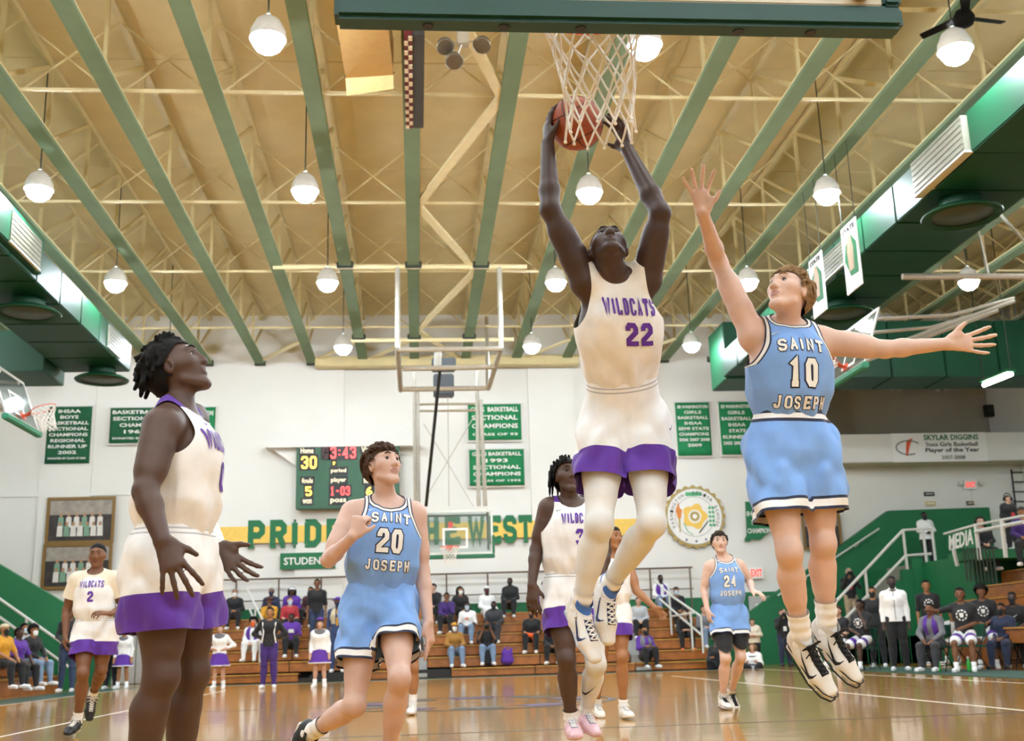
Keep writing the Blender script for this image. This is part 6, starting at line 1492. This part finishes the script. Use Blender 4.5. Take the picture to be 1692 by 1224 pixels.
def spectator(label, kind, hc, f2, top='black', pants='black', skin='brown', hair=('short', 'black'), mask=None, arms='lap', sleeve=1.0, shoes='white', hat=None, hs=.97, b=1.0, lean=0.0, group=None, shorts_=None, skirt=None, face=None, cam=False, legs=True, vest=None, fat=1.0, band=None, zfeet=None):
    CN[0] += 1
    J = pose(kind, hc, f2, arms, hs, lean, zfeet)
    f3 = unit(face) if face is not None else unit((f2[0], f2[1], .06))
    G = figure(label, J, f3, skin, hair if hair and hair[0] != 'none' else None, .0135, b*.95, hs, None, False, group=group)
    t = G.t; P = G.J['pelvis']; J = G.J
    # top
    pr = torso_prims(J, .018*fat, b*.98*(fat**.5))
    pr.append(ecap(P-G.u*.07, P+G.u*.12, G.s, (.178*b*fat**.4, .138*b*fat**.4), (.160*b*fat**.4, .122*b*fat**.4), .03))
    for S in 'RL':
        a, e, w = J['sh'+S], J['el'+S], J['wr'+S]
        pr.append(cap(a, a+(e-a)*min(1, sleeve*2), .064*b, .053*b, k=.04))
        if sleeve > .6: pr.append(cap(e, e+(w-e)*.93, .051*b, .038*b, k=.03))
    V, F = surface(pr, .0155); V, A, _ = split(V, F, -.07-(V-P)@G.u if kind == 'stand' else -.04-(V-P)@G.u); V, A = compact(V, A)
    nbp = J['neck']+G.f*.02+G.u*.015; r = np.linalg.norm(V-nbp, axis=1); V, A, _ = split(V, A, .078-r); V, A = compact(V, A)
    o = mesh_obj('top', V, A, cloth(top), t, True); G.top = o
    G.bvh = BVHTree.FromPolygons(V.tolist(), list(A)); G.jersey = o
    if vest:
        V, F = surface(torso_prims(J, .030*fat, b*.98)[1:5], .0155); V, A, _ = split(V, F, .05-np.abs((V-P)@G.s)-np.where((V-P)@G.f > 0, 0, 9)); V, A = compact(V, A); mesh_obj('vest', V, A, cloth(vest), t, True)
    if legs:
        if skirt:
            n = 20; Vv = []; prof = [(.135, .10), (.15, 0), (.19, -.12), (.235, -.27)]
            for r_, z_ in prof:
                for k in range(n): a = 2*math.pi*k/n; q = 1+(.06*math.sin(a*7) if z_ < -.1 else 0); Vv.append(P+G.s*r_*q*math.cos(a)+G.f*r_*.8*q*math.sin(a)+np.array([0, 0, z_]))
            mesh_obj('skirt', Vv, [(i*n+k, i*n+(k+1) % n, (i+1)*n+(k+1) % n, (i+1)*n+k) for i in range(3) for k in range(n)], cloth(skirt), t, True)
            MB().tube([Vv[3*n+k] for k in range(n)], .012, 5, closed=True).build('skirt_hem', cloth('white'), t)
        pr = [ecap(P-G.u*.05, P+G.u*.06, G.s, (.168*b, .125*b), (.150*b, .112*b), .04)]
        for S in 'RL':
            hp, kn, an = J['hp'+S], J['kn'+S], J['an'+S]
            if shorts_: pr += [cap(hp, hp*.3+kn*.7, .105*b, .105*b, k=.03)]
            elif not skirt: pr += leg_prims(hp, kn, an, G.f, b*1.02, .017)[:]
        if not skirt:
            V, F = surface(pr, .0155); p_ = mesh_obj('shorts' if shorts_ else 'trousers', V, F, cloth(shorts_ or pants), t, True)
            if shorts_:
                for S in 'RL':
                    hp, kn = J['hp'+S], J['kn'+S]; d = unit(kn-hp); c0 = hp*.38+kn*.62; MB().lathe([(.108*b, -.07), (.112*b, .02), (.109*b, .05)], c0, 16, axis=d, caps=False).build('hem_band', cloth('purple'), p_, True)
        for S in 'RL':
            an = J['an'+S]; fw = unit(J['ft'+S]); up = np.array([0, 0, 1.0]); sd = np.cross(fw, up); o_ = an-up*.075-fw*.05
            if skirt or shorts_: MB().lathe([(.043, -.03), (.043, .03), (.048, .10)], an, 12, axis=unit(J['kn'+S]-an)).build('sock', cloth('white'), t, True)
            V, F = surface([ecap(o_+up*.045+fw*.035, o_+up*.04+fw*.22, sd, (.045, .045), (.042, .032), .02), cap(o_+up*.04+fw*.045, o_+up*.09+fw*.04, .046, .046, k=.02)], .013)
            V, A, _ = split(V, F, .004-(V-o_)@up); V, A = compact(V, A); s_ = mesh_obj('shoe', V, A, cloth(shoes), t, True)
            V2, F2 = surface([ecap(o_+up*.014+fw*.03, o_+up*.014+fw*.235, sd, (.046, .014), (.044, .014), .01)], .012); mesh_obj('sole', V2, F2, SOLW if shoes != 'black' else SHB, s_, True)
    s, f, u = G.fr; hcn = J['head']
    def W(x, y, z): return hcn+hs*(x*s+y*f+z*u)
    for i in (-1, 1): MB().sphere(W(i*.031, .083, .012), .008*hs, 8, 6).build('eye', IRIS, G.body, True)
    if mask:
        V, F = surface([ecap(W(0, .05, -.03), W(0, .055, -.085), s, (.066*hs, .058*hs), (.052*hs, .050*hs), .02), cap(W(0, .09, -.02), W(0, .1, -.035), .016, .02, k=.02)], .011); L = (V-hcn)@f
        V, A, _ = split(V, F, .022-L); V, A = compact(V, A); mesh_obj('mask', V, A, cloth(mask), t, True)
    if hat:
        V, F = surface([ell(W(0, -.012, .055), (s, f, u), (.088, .108, .072), .02)]+([ecap(W(0, .06, .058), W(0, .15, .05), s, (.07, .01), (.055, .008), .02)] if hat[1] == 'cap' else []), .0115)
        V, A, _ = split(V, F, .045-(V-hcn)@u); V, A = compact(V, A); mesh_obj('hat', V, A, cloth(hat[0]), t, True)
        if hat[1] == 'brim': MB().lathe([(.07, .05), (.15, .045), (.155, .052), (.08, .065)], hcn, 20, axis=u).build('hat_brim', cloth(hat[0]), t, True)
    if cam:
        c = (J['wrL']+J['wrR'])/2+G.f*.05; ct = thing('camera_body', 'black camera held up by the '+cam, 'camera', c-[0, 0, .05])
        b_ = MB(); b_.bbox(c-[.07, .045, .045], c+[.07, .045, .05], .01); b_.build('body', BLACK, ct); MB().lathe([(.035, 0), (.04, .09), (.045, .1)], c, 14, axis=G.f).build('lens', BLACK, ct, True)
    if band: MB().tube([J['neck']+G.s*.05+G.f*.09, J['neck']+G.f*.16-G.u*.22, J['neck']-G.s*.05+G.f*.09], .006, 5).build('lanyard', cloth('gold') if band == 'gold' else GREEN, t); MB().bbox(J['neck']+G.f*.165-G.u*.22-[.045, .012, .12], J['neck']+G.f*.165-G.u*.22+[.045, .005, 0], .004).build('badge', cloth('red') if band != 'white' else cloth('white'), t)
    return G
def chest_mark(G, m, kind='ring'):
    T = G.T
    fn = on_chest(G, .004, origin_u=T*.58)
    if kind == 'ring':
        q = []
        for k in range(9):
            a = 2*math.pi*k/9; d = np.array([math.cos(a), math.sin(a)]); n = np.array([-d[1], d[0]]); q.append([d*.075-n*.018, d*.075+n*.018, d*.10+n*.022, d*.10-n*.022])
        for qd in q: print_on('print', [qd], fn, m, G.top)
        print_on('print', [[np.array(p) for p in ((-.03, -.04), (.03, -.04), (.04, .04), (-.04, .04))]], fn, m, G.top)
    elif kind == 'swoosh': print_on('print', [[p-np.array([.08, .02]) for p in q] for q in swoosh_quads(.17)], fn, m, G.top)
    else: print_on('print', [[np.array(p)*kind for p in ((-.09, -.05), (.09, -.05), (.07, .05), (-.07, .05))]], fn, m, G.top)
def row_head(px, r, dz=0.0):
    """head centre of someone seated on row r of the far bleachers, at picture column px"""
    Y = 29.72+.62*r; x = at(px, 1050, Y)[0]; return np.array([x, Y, .22+.29*r+.75+dz])
CAMF = (0, -1)
def seat(label, px, r, top, pants='black', **kw):
    fx = kw.pop('fx', (random.Random(px).uniform(-.25, .25), -1)); return spectator(label, 'sit', row_head(px, r, kw.pop('dz', 0)), fx, top, pants, group='spectators in the far bleachers', zfeet=.30 if r else .22, **kw)
def stand_px(label, px, py, Y, top, pants='black', f2=CAMF, base=0.0, **kw):
    hc = at(px, py, Y); kw['hs'] = min(1.12, max(.7, (hc[2]-.075-base)/1.515)); hc = hc+np.array([0, 0, base+.075+1.515*kw['hs']-hc[2]])
    return spectator(label, 'stand', hc, f2, top, pants, **kw)
def stand_z(label, px, py, hs, f2, top, pants='black', **kw):
    return spectator(label, 'stand', at_z(px, py, 1.515*hs+.088), f2, top, pants, hs=hs, **kw)
# far bleachers, left half
seat('masked spectator in a black jacket behind the left white stair rail', 386, 5, 'black', skin='tan', mask='white', hair=('short', 'grey'), arms='rail')
seat('grey haired spectator in navy with a dark mask in the top row', 447, 5, 'navy', skin='brown', mask='navy', hair=('buzz', 'grey'))
g = seat('spectator in a gold tee and dark brimmed hat', 444, 4, 'gold', 'brown', skin='brown', hair=None, hat=('maroon', 'brim'), sleeve=.5, arms='chin')
g = seat('spectator in a purple hoodie and white cap in the top row', 481, 5, 'purple', skin='dark', hair=('long', 'black'), hat=('white', 'cap'), fat=1.3)
seat('spectator in red and white clothes between purple neighbours', 478, 4, 'red', skin='light', hair=('buzz', 'brown'), sleeve=.5, mask='sky')
stand_px('man in a black tee and jeans standing in the far bleachers', 524, 964, 31.3, 'black', 'djeans', base=.785, skin='brown', hair=('buzz', 'black'), arms='side', sleeve=.5)
seat('man with a beard behind the standing man in black', 512, 5, 'maroon', skin='tan', hair=('short', 'black'))
g = stand_px('man in a blue suit with purple hat and gold tie', 558, 980, 30.05, 'suit', 'suit', base=.205, skin='brown', mask='navy', hair=None, hat=('purple', 'brim'), arms='side', vest='sand')
MB().bar(g.J['neck']+g.f*.14-g.u*.05, g.J['pelvis']+g.f*.155+g.u*.12, .05, .012, g.f).build('tie', cloth('gold'), g.t)
seat('woman with dark curls in a white jacket in the far bleachers', 418, 2, 'white', 'white', skin='light', hair=('afro', 'black'), mask='orange', arms='lap', vest='purple', hs=.95)
g = seat('heavy set man in a purple tee with a white print', 481, 2, 'purple', 'black', skin='dark', hair=('buzz', 'black'), sleeve=.5, arms='knees', fat=1.6, dz=.08); chest_mark(g, PRINTW, .9)
# far bleachers, centre
seat('spectator in dark clothes leaning aside in the top row', 717, 5, 'black', skin='light', hair=('mop', 'darkbrown'), arms='chin')
seat('spectator in a dark purple jacket with hand at chin', 739, 4, 'dpurple', skin='brown', hair=('short', 'black'), arms='chin')
seat('woman with long black hair and white mask', 762, 5, 'black', skin='tan', hair=('long', 'black'), mask='white', dz=-.1)
g = seat('spectator in a white tee with bright print and blue mask', 773, 3, 'white', 'jeans', skin='dark', hair=('buzz', 'black'), mask='sky', sleeve=.5); chest_mark(g, mat('print_coral', '#E8A58A', .6), .7)
seat('spectator in a white hoodie with dark mask', 806, 5, 'white', 'white', skin='dark', hair=None, hat=('white', 'plain'), mask='maroon', dz=-.1)
seat('large man in a charcoal hoodie seated mid bleachers', 817, 3, 'charcoal', 'charcoal', skin='dark', hair=('buzz', 'black'), mask='black', arms='knees', fat=1.4)
seat('spectator in a mustard hoodie and pale jeans on the lowest rows', 751, 1, 'mustard', 'jeans', skin='brown', hair=None, hat=('gold', 'plain'), mask='white', arms='knees', lean=.1)
seat('spectator in a black tee and jeans taking a photograph', 804, 1, 'black', 'jeans', skin='brown', hair=('short', 'black'), arms='camera', sleeve=.5, cam='spectator in jeans', dz=.03)
seat('tall spectator in a black jacket with crossed hands in the top row', 845, 5, 'black', skin='dark', hair=('buzz', 'black'), mask='black', dz=.12, fat=1.15)
g = seat('spectator in a black tee holding an orange cloth', 879, 2, 'black', 'black', skin='tan', hair=('short', 'black'), mask='black', sleeve=.5, arms='lap', fat=1.3)
oc = thing('orange_cloth', 'bright orange cloth held by the spectator in black', 'cloth', g.J['pelvis']+g.f*.35-[0, 0, .15])
pc = g.J['pelvis']+g.f*.36+np.array([0, 0, .1]); V, F = surface([ecap(pc-g.s*.14, pc+g.s*.08-[0, 0, .04], g.f, (.04, .05), (.05, .06), .03), ecap(pc+g.s*.08-[0, 0, .02], pc+g.s*.12-[0, 0, .3], g.s, (.06, .04), (.05, .03), .03)], .014); mesh_obj('folds', V, F, cloth('orange'), oc, True)
g = seat('spectator in a purple hoodie with white print in the top row', 902, 5, 'purple', skin='dark', hair=('buzz', 'black'), mask='black'); chest_mark(g, PRINTW, .8)
seat('spectator in black behind the shorts of jersey 3', 914, 1, 'black', skin='brown', hair=('short', 'black'))
# far bleachers, right
seat('spectator in purple and white jacket in the top row at right', 1097, 5, 'white', 'jeans', skin='dark', hair=('buzz', 'black'), mask='black', vest='purple', dz=.1)
seat('spectator in black with dark cap and white neck scarf', 1122, 4, 'black', skin='tan', hair=None, hat=('black', 'plain'), arms='lap', mask='sky')
seat('spectator in grey hoodie and jeans beside jersey 24', 1166, 2, 'grey', 'jeans', skin='light', hair=('short', 'brown'), arms='knees')
seat('bearded spectator in purple with a grey vest on the lowest row', 1065, 0, 'purple', 'black', skin='tan', hair=('short', 'black'), mask='black', arms='knees', vest='grey', dz=.05)
seat('spectator in a pale shirt behind the purple and grey vest', 1058, 3, 'lgrey', 'black', skin='light', hair=('short', 'brown'), arms='lap')
seat('spectator in black bending forward with orange shoes', 1133, 2, 'black', 'black', skin='light', hair=('buzz', 'blond'), shoes='orange', arms='knees', lean=.5, dz=-.12)
spectator('person in black crouching at the end of the far bleachers', 'squat', at(1184, 1058, 28.9), (-.3, -1), 'black', 'black', 'tan', ('short', 'black'), arms='knees', shoes='black')
stand_px('person in a cream sweater leaning beside jersey 24', 1243, 1028, 30.2, 'cream', 'black', f2=(-.4, -1), skin='light', hair=('short', 'brown'), arms='rail')
g = spectator('child in a striped pale sweater crouching on the floor', 'squat', at(1243, 1070, 28.3), (-.5, -1), 'white', 'black', 'light', ('long', 'blond'), arms='knees', shoes='white', hs=.85)
for k in range(3):
    c = g.J['pelvis']+g.u*(.14+.10*k); MB().lathe([(.158, -.015), (.158, .015)], c, 20, axis=g.u, caps=False).build('stripe', cloth('sky' if k % 2 else 'navy'), g.top, True)
stand_px('photographer in black standing by the grey double door', 1292, 1013, 29.8, 'black', 'navy', skin='light', hair=('short', 'brown'), arms='camera', cam='photographer by the door', shoes='black', band='white')
# cheerleaders and others on the floor
def cheer(label, px, py, Y, **kw):
    g = stand_px(label, px, py, Y, 'white', 'white', skin=kw.pop('skin', 'light'), hair=kw.pop('hair', ('short', 'brown')), skirt='purple', arms=kw.pop('arms', 'side'), b=.86, sleeve=.9, group='cheerleaders', **kw)
    MB().lathe([(.125, -.05), (.137, .02), (.13, .08)], g.J['pelvis']+g.u*.33, 18, axis=g.u, caps=False).build('chest_band', cloth('grey'), g.top, True); q = word_quads('WIL', .05, .04, .01, .012)[0]
    for qd in q: pass
    return g
g = cheer('cheerleader with a purple bow standing before the far bleachers', 529, 1032, 24.6); MB().sphere(g.J['head']+[0, 0, .12], (.08, .04, .035), 10, 6).build('bow', cloth('purple'), g.t, True)
cheer('cheerleader half hidden behind the legs of jersey 0', 364, 1040, 26.0, arms='hips'); cheer('cheerleader in purple skirt right of jersey 2', 206, 1043, 28.6, skin='tan')
g = stand_px('young man in black top and purple trousers with hands on hips', 446, 1012, 25.0, 'black', 'dpurple', skin='tan', hair=('short', 'black'), arms='hips', shoes='white')
for sg in (-1, 1): MB().tube([g.J['neck']+g.s*sg*.14+g.f*.1-g.u*.06, g.J['pelvis']+g.s*sg*.11+g.f*.13+g.u*.22, g.J['pelvis']+g.s*sg*.15+g.f*.10], .014, 5).build('side_stripe', cloth('white'), g.top)
stand_px('masked man in black standing beside the cheerleader at left', 187, 1042, 28.9, 'black', 'black', skin='dark', hair=('short', 'black'), mask='sky')
stand_px('man in dark jacket and jeans behind jersey 2', 117, 1010, 27.3, 'black', 'djeans', skin='brown', hair=('short', 'black'))
# left bleachers
for i, (px, py, Y, tp, pt, kw) in enumerate(((8, 1040, 24.4, 'gold', 'black', dict(skin='tan', hair=None, hat=('sand', 'plain'), mask='black', sleeve=.5)), (32, 1046, 25.2, 'purple', 'black', dict(skin='dark', hair=('short', 'black'), sleeve=.5)), (56, 1042, 26.3, 'black', 'jeans', dict(skin='tan', hair=('afro', 'black'), mask='white')), (41, 1038, 27.4, 'lgrey', 'djeans', dict(skin='tan', hair=('short', 'black'), mask='sky')))):
    spectator(['spectator in gold with pale cap at the left picture edge', 'spectator in purple tee seated at far left', 'spectator with white mask and jeans at far left', 'spectator behind the masked one at far left'][i], 'sit', at(px, py, Y), (.9, -.45), tp, pt, group='spectators in the left bleachers', arms='knees', **kw)
# ------------------------------------------------------------------ folding chairs and the bench
CHG = mat('chair_green', '#1F5A43', .5, var=.06); CHF = mat('chair_frame', '#17211C', .4, metal=.4); CHY = mat('chair_gold_print', '#C9A23A', .5)
def folding_chair(label, x, y, a):
    f = np.array([math.cos(a), math.sin(a), 0]); s = np.array([-f[1], f[0], 0]); z = np.array([0, 0, 1.0]); o = np.array([x, y, .012])
    t = thing('folding_chair', label, 'chair', o, 'green folding bench chairs')
    def W(p, q, r): return o+f*p+s*q+z*r
    def slab(nm, c, hf, hs_, hz, m, tilt=0, par=t):
        b = MB(); ff = f*math.cos(tilt)+z*math.sin(tilt); zz = -f*math.sin(tilt)+z*math.cos(tilt)
        return b.add([c+ff*i*hf+s*j*hs_+zz*k*hz for i in (-1, 1) for j in (-1, 1) for k in (-1, 1)], [(0,1,3,2),(4,6,7,5),(0,4,5,1),(2,3,7,6),(0,2,6,4),(1,5,7,3)]).build(nm, m, par)
    slab('seat', W(0, 0, .45), .20, .21, .022, CHG, .05); bk = slab('backrest', W(-.24, 0, .74), .018, .20, .12, CHG, -.15)
    slab('gold_print', W(-.222, 0, .76), .003, .10, .05, CHY, -.15, bk)
    for g in (-1, 1):
        MB().tube([W(.22, g*.21, 0), W(-.02, g*.21, .42), W(-.20, g*.21, .70), W(-.26, g*.20, .88)], .012, 6).build('front_leg', CHF, t); MB().tube([W(-.24, g*.19, 0), W(.16, g*.19, .44)], .012, 6).build('rear_leg', CHF, t)
    MB().tube([W(.13, -.21, .15), W(.13, .21, .15)], .008, 5).build('crossbar', CHF, t); MB().tube([W(-.15, -.19, .10), W(-.15, .19, .10)], .008, 5).build('crossbar', CHF, t)
    return t
def bench(label, px, py, zhead, top, pants='black', chair=None, **kw):
    zhead += .012-.02; hc = at_z(px, py, zhead); kw.setdefault('zfeet', zhead-.645*kw.get('hs', .97)-.10-.012); f2 = kw.pop('f2', (-.8, -.6)); G = spectator(label, 'sit', hc, f2, top, pants, **kw)
    if chair: folding_chair(chair, G.J['pelvis'][0]-G.f[0]*.02, G.J['pelvis'][1]-G.f[1]*.02, math.atan2(G.f[1], G.f[0]))
    return G
g = bench('bench player in black tee seated nearest the stairs', 1384, 1010, 1.26, 'black', chair='green folding chair under the bench player nearest the stairs', skin='light', hair=('short', 'brown'), sleeve=.45, shorts_='white', arms='lap', group='bench players'); chest_mark(g, PRINTW)
g = bench('bench player in black tee with arm across his chest', 1420, 1000, 1.36, 'black', hs=1.05, chair='green folding chair under the player with arm across chest', skin='dark', hair=('short', 'black'), sleeve=.45, shorts_='white', arms='chin', group='bench players'); chest_mark(g, PRINTW)
stand_z('staff member in black with a black mask behind the coach', 1441, 978, 1.06, (-.5, -.85), 'black', 'black', skin='tan', hair=('buzz', 'black'), mask='black', arms='side', shoes='white')
g = stand_z('coach in a white zipped jacket standing at the bench', 1473, 962, 1.10, (-.35, -.94), 'white', 'black', skin='deep', hair=('buzz', 'black'), mask='black', arms='side', shoes='white', b=1.12)
MB().tube([g.J['neck']+g.f*.125-g.u*.02, g.J['pelvis']+g.f*.158*1.12+g.u*.3, g.J['pelvis']+g.f*.150*1.1-g.u*.04], .006, 5).build('zip', cloth('charcoal'), g.top)
MB().lathe([(.078, -.02), (.072, .035)], g.J['neck']+g.u*.03, 18, axis=g.u, caps=False).build('collar', cloth('white'), g.top, True)
g = stand_z('bench player in black tee standing behind the coach', 1530, 968, 1.12, (-.3, -.95), 'black', 'black', skin='tan', hair=('short', 'black'), arms='side', sleeve=.45); chest_mark(g, PRINTW)
g = bench('assistant in a purple and grey top leaning forward', 1536, 1006, 1.18, 'grey', 'charcoal', chair='green folding chair under the assistant in purple and grey', skin='brown', hair=('buzz', 'black'), arms='knees', vest='purple', lean=.2, f2=(-.75, -.66))
g = bench('bench player in black tee stretching out one arm', 1586, 982, 1.42, 'black', hs=1.08, skin='brown', hair=('short', 'black'), sleeve=.45, shorts_='white', arms='out', f2=(-.55, -.83), group='bench players'); chest_mark(g, PRINTW)
g = bench('bench player with round afro and glasses in black tee', 1621, 978, 1.50, 'black', hs=1.06, skin='brown', hair=('afro', 'black'), sleeve=.45, arms='lap', f2=(-.5, -.86), shorts_='white', group='bench players'); chest_mark(g, PRINTW)
bench('bench player in white seated behind the stretched arm', 1573, 1016, 1.15, 'white', skin='tan', hair=('short', 'black'), sleeve=.45, shorts_='white', f2=(-.6, -.8), group='bench players')
bench('man in a dark suit and mask seated at the right', 1654, 1006, 1.15, 'navy', 'navy', chair='green folding chair under the man in the dark suit', skin='brown', hair=('buzz', 'black'), mask='black', f2=(-.75, -.66), vest=None, shoes='black')
g = bench('man in a black tee with a white tick mark at the right edge', 1672, 988, 1.36, 'black', 'black', hs=1.04, chair='green folding chair at the right picture edge', skin='dark', hair=('buzz', 'black'), mask='black', sleeve=.45, f2=(-.6, -.8)); chest_mark(g, PRINTW, 'swoosh')
p = at_z(1608, 1108, 0.0); folding_chair('empty green folding chair turned sideways in front of the bench', p[0], p[1], math.radians(205))
# upper platform people
stand_px('man in a white shirt standing at the top of the right stairs', 1527, 852, 31.6, 'white', 'black', base=2.55, skin='deep', hair=('buzz', 'black'), mask='black', arms='rail', shoes='black', fat=1.3)
stand_px('photographer in black with a red badge on the right stairs', 1402, 945, 31.2, 'black', 'khaki', base=.85, f2=(-.2, -1), skin='light', hair=('buzz', 'grey'), arms='camera', cam='photographer on the stairs', band='red')
g = stand_px('man with headphones and a red badge in the media pen', 1665, 825, 25.6, 'black', 'black', base=2.56, skin='light', hair=('short', 'darkbrown'), arms='side', band='red')
c = g.J['head']; MB().tube([c+np.array([.095*math.cos(a), 0, .02+.13*math.sin(a)]) for a in np.linspace(0, math.pi, 10)], .012, 6).build('headphone_band', BLACK, g.t); 
for sg in (-1, 1): MB().sphere(c+[sg*.095, 0, .01], (.025, .04, .045), 8, 6).build('headphone_cup', BLACK, g.t, True)
spectator('long haired man seated behind the media pen rail', 'sit', at(1620, 862, 25.8), (-.2, -1), 'black', 'black', 'light', ('long', 'darkbrown'), arms='lap')
spectator('person in dark purple at the right edge of the media pen', 'sit', at(1688, 846, 23.4), (-.6, -1), 'dpurple', 'black', 'tan', None, hat=('black', 'cap'), arms='lap')
# bags on the bleachers
def bag(label, px, r, m, sc=1.0):
    h = row_head(px, r); c = np.array([h[0], h[1]-.25, .22+.29*(r-1)+.01 if r else .02]); t = thing('bag', label, 'bag', c)
    V, F = surface([ecap(c+[0, 0, .12*sc], c+[0, 0, .30*sc], (1, 0, 0), (.16*sc, .10*sc), (.12*sc, .07*sc), .05), cap(c+[-.08*sc, 0, .3*sc], c+[-.05*sc, 0, .40*sc], .05*sc, .03*sc, k=.04), cap(c+[.06*sc, 0, .3*sc], c+[.1*sc, 0, .38*sc], .05*sc, .035*sc, k=.04)], .014)
    V, A, _ = split(V, F, c[2]-V[:, 2]); V, A = compact(V, A); mesh_obj('sack', V, A, m, t, True); MB().tube([c+[-.05*sc, 0, .38*sc], c+[.02, -.03, .45*sc], c+[.09*sc, 0, .37*sc]], .01, 5).build('strap', m, t)
bag('purple carrier bag on the lowest bleacher row', 836, 1, cloth('purple'), 1.1); bag('black bag between the feet of the spectator in jeans', 806, 1, cloth('black'), .95)

# water bottles by the bench chairs
BOT = mat('bottle_green', '#3FBF4A', .3)
for lab, px, py in (('bright green water bottle under the empty folding chair', 1602, 1109), ('green water bottle beside the shoes of the assistant', 1552, 1110)):
    p = at_z(px, py, .012); t = thing('water_bottle', lab, 'bottle', p, 'water bottles at the bench')
    MB().lathe([(.03, 0), (.036, .01), (.036, .16), (.02, .20), (.02, .22)], p, 14).build('bottle', BOT, t, True); MB().lathe([(.022, .22), (.022, .25), (.012, .27)], p, 12).build('cap', SOLW, t, True)
